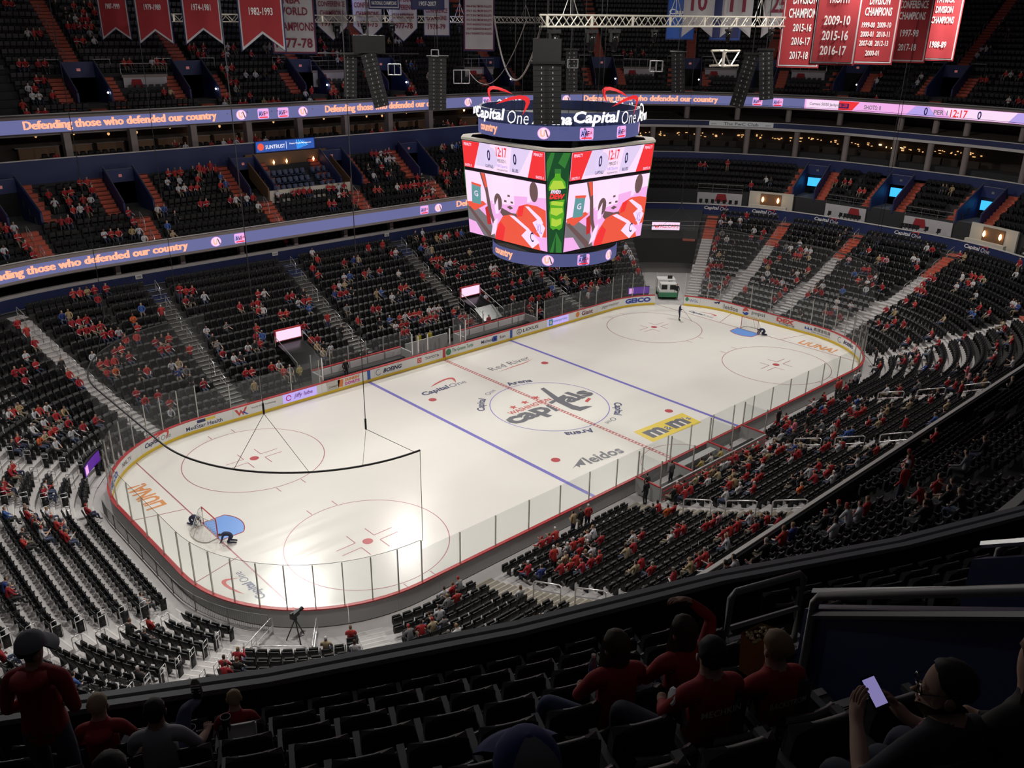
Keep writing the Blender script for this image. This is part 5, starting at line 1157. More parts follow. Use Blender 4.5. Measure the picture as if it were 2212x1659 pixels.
for i, (S0, nm) in enumerate(((11.55, 'left'), (156.7, 'right'))):
    t = thing('bar_alcove', 'cream walled bar alcove with two warm lamps in the far end loge, %s one' % nm, 'bar')
    b = MB(); ringbox(b, S0, 2.6, 19.4, 19.6, 6.7, 8.9); b.build('cream_wall', 'cream', t)
    b = MB(); ringbox(b, S0, 1.2, 19.3, 19.45, 6.9, 8.7); b.build('wood_panel', 'suite_wood', t)
    b = MB(); ringbox(b, S0, 2.2, 18.2, 18.6, 6.66, 7.5); b.build('bar_counter', 'cream', t)
    for s in (-1, 1):
        x, y = PT(S0+s*.9/SCALE(S0, 19.2), 19.15); b = MB(); b.lathe([(.0, -.3), (.12, -.15), (.15, 0), (.1, .25), (0, .4)], (x, y, 8.), 8); b.build('wall_lamp', 'lamp_warm', t)
# columns of the suites
col_m = MB(); col_m.lathe([(.34, 0), (.34, 2.9)], n=12)
COLME = col_m.mesh('column', 'pillar', smooth=True)
for i, S in enumerate((15.8, 14.4, 12.9, 11.4, 9.9, 7.2, 3.2, 158.9, 157.3, 155.6)):
    o = link('column', COLME, None, P3(S, 25.2, 12.5)); struct(o)
    o = link('column', COLME, None, P3(S+.4, 26.4, 15.5)); struct(o)
for i, S in enumerate(np.arange(20.2, 66, 5.5)):
    b = MB(); ringbox(b, S, .28, 25.2, 26.0, 15.3, 18.1); struct(b.build('column', 'pillar'))
    b = MB(); ringbox(b, S, .2, 17.9, 18.5, 6.9, 8.6); struct(b.build('column', 'pillar'))
# warm lit counters inside the suites
rr = random.Random(3)
for i, S in enumerate(np.arange(18.5, 66, 2.75)):
    t = thing('suite_counter', '%s dim wooden suite counter from the tunnel above the far club tier' % ordn(i), 'counter')
    b = MB(); ringbox(b, S, 1.15, 28.4, 28.9, 15.6, 16.7); b.build('counter_front', 'suite_wood', t)
    b = MB(); ringbox(b, S, 1.2, 28.3, 29.0, 16.7, 16.76); b.build('counter_top', 'pillar', t)
    b = MB(); x, y = PT(S+rr.uniform(-.5, .5), 28.8); b.lathe([(0, -.18), (.1, -.1), (.12, .05), (0, .1)], (x, y, rr.uniform(17.3, 17.7)), 6); b.build('pendant_lamp', 'lamp_warm' if rr.random() < .4 else 'suite_glow', t)
for i, S in enumerate(list(np.arange(-3.4, 9, 1.7))+list(np.arange(9.4, 16.6, .55))):
    t = thing('suite_bar', '%s far end suite bar with warm glowing shelf' % ordn(i), 'counter')
    b = MB(); ringbox(b, S, .95, 27.0, 27.4, 13., 13.7); b.build('counter_front', 'suite_dark', t)
    b = MB()
    for q in range(5): zz = 13.95+rr.uniform(0, .55); ringbox(b, S+rr.uniform(-.8, .8)/SCALE(S, 27), rr.uniform(.03, .16), 27.7, 27.8, zz, zz+rr.uniform(.05, .16), n=1)
    b.build('shelf_light', 'suite_glow' if rr.random() < .8 else 'lamp_warm', t)
# signs
t = thing('club_sign', 'long white club sign with navy serif lettering above the far end', 'sign')
b = MB(); ringbox(b, 13.12, 3.9, 25.2, 25.3, 15.72, 16.28); b.build('sign_panel', 'sign_added_glow', t); text('lettering', 'The PwC Club', 'print_navy', smap(13.12, 25.12, 16.0), width=4.2, height=.36, parent=t, bold=0)
for s in (-1, 1): text('lettering', 'pwc', 'print_grey', smap(13.12, 25.16, 15.92), width=.6, height=.16, parent=t, cx=s*3.3)
t = thing('wall_display', 'glowing blue bank advertising board above the lounge box', 'sign')
b = MB(); ringbox(b, 44.6, 3.25, 24.1, 24.2, 15.25, 16.35); b.build('display_panel', 'board_blue', t)
mat('disp_blue', (.04, .13, .55), emit=.7); b = MB(); ff = smap(44.6, 24.07, 15.8); b.poly([ff(*p) for p in Q(-3.15, -.48, 3.15, .48)]); b.build('lit_face', 'disp_blue', t)
ff = smap(44.6, 24.04, 15.8); text('lettering', 'SUNTRUST', 'sign_white', ff, width=2.1, height=.36, parent=t, cx=-1.15, cy=-.05, bold=.01); text('lettering', 'Private Wealth Management', 'sign_white', ff, width=2.4, height=.2, parent=t, cx=1.6, cy=.1); shape('emblem', arcpts(-2.7, 0, .34, .34, 0, 360, 16), 'led_orange', ff, t); shape('divider', Q(.02, -.35, .06, .35), 'sign_white', ff, t)
for r_ in range(8):
    a = math.radians(25+r_*9); shape('ray', [(1.2, -.46), (1.2+.9*math.cos(a)*1.6, -.46+.9*math.sin(a)), (1.2+.9*math.cos(a+.06)*1.6, -.46+.9*math.sin(a+.06))], 'screen_blue', smap(44.6, 24.055, 15.8), t)
# lounge box below it
t = thing('lounge_box', 'tan walled lounge box with navy seats in the club tier', 'seating box')
b = MB(); ringbox(b, 44.6, 4.4, 19.75, 19.98, 11.2, 12.35); b.build('front_wall', 'cream', t)
b = MB(); ringbox(b, 44.6, 4.4, 24.0, 24.2, 12.3, 15.2); b.build('back_wall', 'suite_wood', t)
for s in (-1, 1):
    S_ = 44.6+s*4.5; b = MB(); b.prism([P3(S_, 19.9, 11.2), P3(S_, 24.2, 13.5), P3(S_, 24.2, 15.0), P3(S_, 19.9, 12.6)], (.14, 0, 0)); b.build('side_wall', 'suite_wood', t)
for x in (-2.8, .2, 1.6): b = MB(); q = P3(44.6+x, 23.8, 14.3); b.lathe([(0, -.25), (.12, 0), (0, .25)], q, 6); b.build('wall_lamp', 'lamp_warm', t)
bl = seat_mesh(True).mesh('lounge_seat', 'seat_blue')
for k in (4, 5, 6):
    for j in range(12):
        S_ = 44.6-3.6+j*.62+(.0 if j < 4 else .5); o = link('armchair', bl, None, P3(S_, CLUB[k][0]+.05, CLUB[k][1])); o.rotation_euler = (0, 0, 0); tag(o, 'navy lounge seat, %s from the left in the %s row of the tan box' % (ordn(11-j), ordn(k-4)), 'seat', 'navy seats of the lounge box')
# covered ramps in the far lower tier with lit screens
for S0, nm in ((55.4, 'near'), (35.9, 'far')):
    t = thing('ramp_tunnel', 'black covered ramp with lit pink screen in the far lower tier, %s one' % nm, 'ramp')
    x, y = PT(S0, 0); 
    b = MB(); b.prism([P3(S0+1.15, 2.9, .3), P3(S0+1.15, 6.6, .3), P3(S0+1.15, 6.6, 2.7), P3(S0+1.15, 4.4, 2.15), P3(S0+1.15, 2.9, 1.25)], (2.3, 0, 0)); b.build('ramp_cover', 'black_gloss', t)
    b = MB(); ringbox(b, S0, 1.2, 6.3, 6.5, 2.75, 3.75); b.build('screen_case', 'cap_red', t)
    b = MB(); ff = smap(S0, 6.27, 3.25); b.poly([ff(*p) for p in Q(-1.12, -.42, 1.12, .42)]); b.build('lit_screen', 'led_white', t)
    b = MB()
    for s in (-1.25, 1.25): b.tube([P3(S0+s, 2.9, 1.2), P3(S0+s, 2.9, 2.0), P3(S0+s, 6.3, 3.3), P3(S0+s, 6.3, 2.4)], .03, 5)
    b.build('side_rail', 'bright_rail', t)
for S0, o, nm in ((73.9, 1.5, 'beside the left corner glass'), (18.2, 1.6, 'beside the tunnel gate')):
    t = thing('purple_display', 'small purple LED display '+nm, 'sign'); n_, t_ = NRM(S0)
    b = MB(); ringbox(b, S0, 1.25, o, o+.12, .75, 1.55); b.build('case', 'black_plastic', t)
    mat('disp_purple_'+nm[:4], (.10, .02, .28), emit=.9); arcpanel('lit_face', smap(S0, o-.03, 1.15), -1.2, -.36, 1.2, .36, 'disp_purple_'+nm[:4], t); shape('icon', Q(-1.1, -.28, -.6, .28), 'led_pink', smap(S0, o-.05, 1.15), t)
t = thing('tunnel_sign', 'glowing white sign with pink lettering over the players tunnel', 'sign')
b = MB(); ringbox(b, 15.45, 1.65, 11.5, 11.7, 5.3, 6.3); b.build('sign_case', 'black_plastic', t)
arcpanel('lit_face', smap(15.45, 11.46, 5.8), -1.6, -.45, 1.6, .45, 'led_white', t)
ff = smap(15.45, 11.43, 5.8); text('lettering', 'ALLCAPS', 'led_red', ff, width=2.1, height=.42, parent=t, cx=.4, bold=-.004); shape('emblem', [(-1.4, .2), (-1.1, -.3), (-1.0, .05), (-.9, -.3), (-.6, .2), (-1.0, 0)], 'led_red', ff, t)
g = thing('bridge_rail', 'guard rail along the front of the bridge above the tunnel', 'rail'); rowrail(g, 15.45, 12.2, 5.35, 5.0, 1.0, 6)
stairs('red stairs beside the tunnel bridge', 14.3, LOW, 1.4, ['red_step', 'red_nosing'], 12, 17)
# resurfacer in the tunnel mouth
zx, zy = PT(15.5, 3.0); n_, t_ = NRM(15.5)
t = thing('ice_resurfacer', 'white and green ice resurfacing machine parked in the tunnel mouth', 'vehicle', (zx, zy, 0), math.atan2(n_[1], n_[0])-math.pi/2)
b = MB(); b.box((0, .2, .75), (1.9, 3., .55)); b.box((0, 1.0, 1.35), (1.9, 1.4, .8)); b.build('body', 'white_board', t)
b = MB(); b.box((0, -1.32, .55), (1.95, .12, .5)); b.box((0, .2, .48), (1.96, 3.04, .12)); b.build('green_skirt', 'print_green', t)
b = MB(); b.box((0, -.75, 1.35), (1.7, .9, .7)); b.build('snow_tank', 'white_board', t)
b = MB(); b.box((-.45, -1.21, 1.35), (.6, .04, .5)); b.box((.45, -1.21, 1.35), (.6, .04, .5)); b.build('black_panel', 'black', t)
b = MB(); b.box((.4, .55, 1.6), (.5, .5, .12)); b.box((.4, .8, 1.85), (.5, .1, .5)); b.build('driver_seat', 'black_plastic', t)
for sx in (-.85, .85):
    for sy in (-.7, 1.1):
        b = MB(); b.tube([(sx-.12, sy, .36), (sx+.12, sy, .36)], .36, 12); b.build('wheel', 'black', t)
# crowd barriers round the near end of the rink
for i, S in enumerate(np.arange(78.2, 94.2, 2.02)):
    k_ = SCALE(S+1, .55); t = thing('crowd_barrier', 'grey steel crowd barrier behind the near end boards, %s from the left' % ordn(i), 'barrier', (0, 0, 0), 0, 'steel crowd barriers')
    A, B = Vector(P3(S+.02, .55, .06)), Vector(P3(S+1.98, .55, .06)); u = Vector((0, 0, .95)); m_ = Vector(P3(S+1, .55, .06))
    b = MB(); b.tube([A, A+u, m_+u, B+u, B], .022, 5); b.tube([A+u*.12, m_+u*.12, B+u*.12], .02, 5); b.build('barrier_frame', 'seat_grey', t)
    b = MB()
    for q in range(1, 18):
        p = A.lerp(m_, q/9) if q < 9 else m_.lerp(B, (q-9)/9); b.tube([p+u*.12, p+u], .009, 4, cap=False)
    b.build('bars', 'seat_grey', t)
# TV camera on its tripod behind the near corner glass
def tv_camera(lab, pos, rz):
    t = thing('tv_camera', lab, 'camera', pos, rz); b = MB()
    for a in (0.5, 2.6, 4.7): b.tube([(0, 0, 1.2), (.5*math.cos(a), .5*math.sin(a), 0)], .03, 5)
    b.build('tripod', 'black_plastic', t)
    b = MB(); b.lathe([(0, 1.15), (.1, 1.17), (.08, 1.3), (0, 1.32)], n=8); b.build('pan_head', 'black_plastic', t)
    b = MB(); b.box((0, 0, 1.45), (.18, .5, .24)); b.box((0, .2, 1.62), (.1, .16, .1)); b.build('camera_body', 'black', t)
    b = MB(); b.tube([(0, -.25, 1.45), (0, -.55, 1.45)], [.07, .1], 10); b.build('lens', 'black_gloss', t)
cx_, cy_ = PT(95.7, 1.0); tv_camera('black television camera on tripod behind the near corner glass', (cx_, cy_, .04), math.atan2(-cy_, -cx_)+math.pi/2)
cx_, cy_ = PT(128.5, 15.3); tv_camera('black television camera on a platform at the right edge', (cx_+1.5, cy_, LOW[15][1]), math.atan2(-cy_, -cx_)+math.pi/2)
rail('white rail on the left of the near camera platform', [P3(94.55, .6, .04), P3(94.4, 3.2, .3)], r=.03); rail('white rail behind the near camera platform', [P3(94.6, 2.9, .3), P3(96.4, 2.9, .3)], r=.03); rail('white rail on the right of the near camera platform', [P3(96.5, .6, .04), P3(96.6, 2.9, .3)], r=.03)
# banner bays of the upper tier
for i, S0 in enumerate(BAYS):
    t = thing('bay_banner', 'white banner wall with guard rail in the upper tier, %s bay from the left' % ordn(i), 'banner')
    b = MB(); ringbox(b, S0, 2.0, 29.9, 30.0, 20.7, 22.1); b.build('banner_panel', 'banner_white', t)
    ff = smap(S0, 29.86, 21.5); shape('red_emblem', [(-1.5, -.45), (-.2, -.45), (-.45, .45), (-1.25, .45)], 'banner_red', ff, t)
    b = MB(); ringbox(b, S0, 2.1, 29.85, 30.1, 22.1, 22.35); b.build('ledge', 'pillar', t)
    rowrail(t, S0, 30.0, 22.35, 2.1, .95, 4)
    for j in range(6):
        Sx = S0+(j-2.5)*.62/SCALE(S0, 29.3); x, y = PT(Sx, 29.3); n_, t_ = NRM(Sx)
        b = MB(); b.box((x, y, 21.0), (.4, .38, .05), math.atan2(t_[1], t_[0])); b.box((x+n_[0]*.2, y+n_[1]*.2, 21.25), (.4, .04, .5), math.atan2(t_[1], t_[0]))
        for sx in (-.17, .17):
            for sy in (-.16, .16): px_ = x+t_[0]*sx+n_[0]*sy; py_ = y+t_[1]*sx+n_[1]*sy; b.tube([(px_, py_, 20.55), (px_, py_, 21)], .018, 4)
        tag(b.build('folding_chair', 'black_plastic'), '%s black chair in the %s upper tier bay' % (ordn(j), ordn(i)), 'chair', 'upper bay chairs')
# small door lamps beside upper entrances
for i, S in enumerate(PORT_U[:9]):
    t = thing('door_lamp', 'small bright lamp beside the %s upper tier entrance' % ordn(i), 'lamp'); b = MB(); b.lathe([(0, -.1), (.1, 0), (0, .1)], P3(S-1.2/SCALE(S, 28), 27.9, 21.0), 8); b.build('bulb', 'lamp_white', t); b = MB(); b.tube([P3(S-1.2/SCALE(S, 28), 28.0, 20.2), P3(S-1.2/SCALE(S, 28), 28.0, 21.0)], .03, 5); b.build('lamp_post', 'black_plastic', t)
for S, n_ in ((62.9, '100'), (50.4, '101'), (37.9, '102')):
    t = thing('section_plate', 'small white section number plate above the '+{'100': 'second', '101': 'third', '102': 'fourth'}[n_]+' far side stairs', 'sign'); b = MB(); ringbox(b, S, .28, 17.1, 17.16, 6.95, 7.3); b.build('plate', 'print_white', t); text('number', n_, 'print_black', smap(S, 17.08, 7.12), width=.36, height=.18, parent=t)
# ---------------------------------------------------------------- people
def skin_mesh(chains, levels=1, root=0):
    """one continuous body: chains of (x, y, z, radius, part) joined at shared first points, grown with Skin + Subdivision"""
    verts, rad, par, edges, key = [], [], [], [], {}
    for ch in chains:
        prev = None
        for x, y, z, r, p in ch:
            kk = (round(x, 4), round(y, 4), round(z, 4))
            if kk not in key: key[kk] = len(verts); verts.append((x, y, z)); rad.append(r); par.append(p)
            i = key[kk]
            if prev is not None and prev != i: edges.append((prev, i, p))
            prev = i
    me = bpy.data.meshes.new('body'); me.from_pydata(verts, [(a, b_) for a, b_, _ in edges], []); o = bpy.data.objects.new('body', me)
    m1 = o.modifiers.new('skin', 'SKIN'); m1.use_smooth_shade = True
    sv = me.skin_vertices[0].data
    for i, r in enumerate(rad): sv[i].radius = r if isinstance(r, tuple) else (r, r); sv[i].use_root = (i == root)
    m2 = o.modifiers.new('sub', 'SUBSURF'); m2.levels = levels; m2.render_levels = levels
    ev = evaluate(o); bpy.data.objects.remove(o); bpy.data.meshes.remove(me)
    V = np.array([v.co[:] for v in ev.vertices]); Fc = [tuple(p.vertices) for p in ev.polygons]; bpy.data.meshes.remove(ev)
    P_ = np.array(verts); cen = np.array([V[list(f)].mean(0) for f in Fc]); best = np.full(len(Fc), 1e9); part = np.zeros(len(Fc), int)
    for a, b_, p in edges:
        A, B = P_[a], P_[b_]; d = B-A; t = np.clip(((cen-A) @ d)/max(d @ d, 1e-9), 0, 1); ra = np.mean(rad[a]) if isinstance(rad[a], tuple) else rad[a]; rb = np.mean(rad[b_]) if isinstance(rad[b_], tuple) else rad[b_]
        dist = np.linalg.norm(cen-(A+t[:, None]*d), axis=1)-(ra+(rb-ra)*t); m = dist < best; best[m] = dist[m]; part[m] = p
    return V, Fc, part, cen
SKIN, SHIRT, PANTS, HAIR, SHOE, CUFF = range(6)
def body(pose):
    """pose: dict of joints; returns arrays with hair split off the head"""
    J = pose; ch = []
    sp_ = [(*J['pelvis'], .145, PANTS), (*J['belly'], (.15, .125), SHIRT), (*J['chest'], (.17, .125), SHIRT), (*J['collar'], .085, SHIRT), (*J['neck'], .055, SKIN), (*J['jaw'], (.066, .078), SKIN), (*J['skull'], (.084, .1), SKIN), (*J['crown'], (.055, .065), SKIN)]
    ch.append(sp_)
    for s, L_ in ((1, 'l'), (-1, 'r')):
        sh, el, wr, ha = J['sh'+L_], J['el'+L_], J['wr'+L_], J['ha'+L_]
        mid = lambda a, b_, t: tuple(a[i]+(b_[i]-a[i])*t for i in range(3))
        ch.append([(*J['collar'], .085, SHIRT), (*sh, .072, SHIRT), (*mid(sh, el, .5), .058, SHIRT), (*el, .048, SHIRT), (*mid(el, wr, .55), .042, CUFF), (*wr, .03, CUFF), (*ha, .042, SKIN)])
        hp, kn, an, to = J['hp'+L_], J['kn'+L_], J['an'+L_], J['to'+L_]
        ch.append([(*J['pelvis'], .145, PANTS), (*hp, .098, PANTS), (*mid(hp, kn, .55), .082, PANTS), (*kn, .064, PANTS), (*mid(kn, an, .4), .06, PANTS), (*an, .043, PANTS), (*to, .042, SHOE)])
    V, Fc, part, cen = skin_mesh(ch, pose.get('lv', 1))
    sk = np.array(J['skull']); up = np.array(J['crown'])-np.array(J['jaw']); up /= np.linalg.norm(up); fw = np.array(J.get('face', (0, -1, 0))); rel = cen-sk
    head = (part == SKIN) & (np.linalg.norm(rel, axis=1) < .19)
    part[head & (((rel @ up) > .035) | ((rel @ fw) < -.01) & ((rel @ up) > -.08))] = HAIR
    return V, Fc, part
def seated(lean=0., arms=0, leg=0.):
    J = dict(pelvis=(0, .40, .56), belly=(0, .42-lean*.3, .74), chest=(0, .42-lean*.7, .93), collar=(0, .42-lean, 1.06), neck=(0, .41-lean*1.15, 1.13), jaw=(0, .375-lean*1.25, 1.19), skull=(0, .385-lean*1.3, 1.28), crown=(0, .395-lean*1.3, 1.365))
    for s, L_ in ((1, 'l'), (-1, 'r')):
        J['sh'+L_] = (s*.175, .42-lean, 1.03)
        if arms == 0: J['el'+L_] = (s*.25, .30-lean, .80); J['wr'+L_] = (s*.14, .10-lean*.5, .68); J['ha'+L_] = (s*.10, .03-lean*.5, .67)
        elif arms == 1: J['el'+L_] = (s*.24, .30-lean, .80); J['wr'+L_] = (s*.02, .20-lean, .86); J['ha'+L_] = (-s*.09, .21-lean, .88)
        else: J['el'+L_] = (s*.28, .34-lean, .80); J['wr'+L_] = (s*(.30 if s > 0 else .1), .05-lean, .70 if s > 0 else .98); J['ha'+L_] = (s*(.29 if s > 0 else .06), -.04-lean, .68 if s > 0 else 1.05)
        J['hp'+L_] = (s*.095, .34, .53); J['kn'+L_] = (s*(.13+leg*.05), -.06, .52+leg*.03*s); J['an'+L_] = (s*.13, -.10+leg*.1*s, .12); J['to'+L_] = (s*.14, -.26+leg*.1*s, .05)
    return J
def standing(arms=0, lean=0.):
    J = dict(pelvis=(0, .12, .95), belly=(0, .12-lean*.3, 1.12), chest=(0, .13-lean*.6, 1.32), collar=(0, .13-lean, 1.45), neck=(0, .12-lean, 1.52), jaw=(0, .09-lean*1.1, 1.575), skull=(0, .10-lean*1.1, 1.665), crown=(0, .11-lean*1.1, 1.75))
    for s, L_ in ((1, 'l'), (-1, 'r')):
        J['sh'+L_] = (s*.185, .13-lean, 1.42); J['el'+L_] = (s*.26, .16-lean*.8, 1.13); J['wr'+L_] = ((s*.22, .0-lean, .92), (s*.03, -.08-lean, 1.15))[arms]; J['ha'+L_] = ((s*.2, -.05-lean, .84), (-s*.07, -.1-lean, 1.17))[arms]
        J['hp'+L_] = (s*.10, .12, .90); J['kn'+L_] = (s*.11, .07, .50); J['an'+L_] = (s*.11, .12, .09); J['to'+L_] = (s*.12, -.05, .04)
    return J
BODIES = [body(seated(0, 0)), body(seated(.14, 0, 1)), body(seated(-.03, 1, .5)), body(seated(.06, 2))]
STANDS = [body(standing(0)), body(standing(1, .05))]
m = bpy.data.materials.new('people_cloth'); m.use_nodes = True; nt = m.node_tree; MATS['people_cloth'] = m
at = nt.nodes.new('ShaderNodeAttribute'); at.attribute_name = 'tone'; nt.links.new(at.outputs['Color'], nt.nodes['Principled BSDF'].inputs['Base Color']); nt.nodes['Principled BSDF'].inputs['Roughness'].default_value = .8
SK = [(.55, .34, .25), (.62, .40, .30), (.42, .24, .16), (.60, .38, .28), (.18, .09, .06)]
HR = [(.03, .02, .015), (.06, .035, .02), (.16, .09, .045), (.32, .22, .10), (.02, .018, .016), (.25, .24, .23)]
PN = [(.03, .04, .08), (.06, .08, .14), (.02, .02, .022), (.22, .18, .13), (.05, .05, .055)]
CLO = dict(r=((.42, .022, .028), (.36, .02, .03), (.48, .04, .035)), w=((.62, .62, .63), (.55, .56, .60)), k=((.015, .015, .018), (.03, .028, .03)), g=((.17, .17, .18), (.26, .26, .27)), b=((.03, .06, .25), (.05, .12, .38)), o=((.62, .12, .03),), y=((.40, .29, .15), (.45, .36, .22)), p=((.65, .16, .22), (.6, .3, .34)))
CNAME = dict(r='red jersey', w='white shirt', k='dark jacket', g='grey top', b='blue top', o='orange top', y='tan top', p='pink top')
CAPS = [('white cap', (.6, .6, .6)), ('red cap', (.4, .03, .03)), ('dark cap', (.02, .02, .03))]
HNAME = ['black hair', 'dark hair', 'brown hair', 'blond hair', 'black hair', 'grey hair']
def tones(c, q):
    sk = q.choice(SK); cl = q.choice(CLO[c]); hi = q.randrange(6); hair = HR[hi]; hn = HNAME[hi]
    if q.random() < .3: hn, hair = q.choice(CAPS)
    cuff = cl
    if c in 'rw' and q.random() < .45: cuff = (.55, .55, .57) if c == 'r' else (.40, .03, .03)
    elif q.random() < .3: cuff = sk
    return [sk, cl, q.choice(PN), hair, q.choice(((.02, .02, .02), (.4, .4, .4))), cuff], hn
def tone_mesh(name, V, Fc, part, tn):
    me = bpy.data.meshes.new(name); me.from_pydata(V.tolist(), [], Fc); a = me.attributes.new('tone', 'FLOAT_COLOR', 'FACE')
    a.data.foreach_set('color', np.c_[np.array(tn)[part], np.ones(len(part))].astype(np.float32).ravel()); me.polygons.foreach_set('use_smooth', [True]*len(Fc)); me.materials.append(MATS['people_cloth']); return me
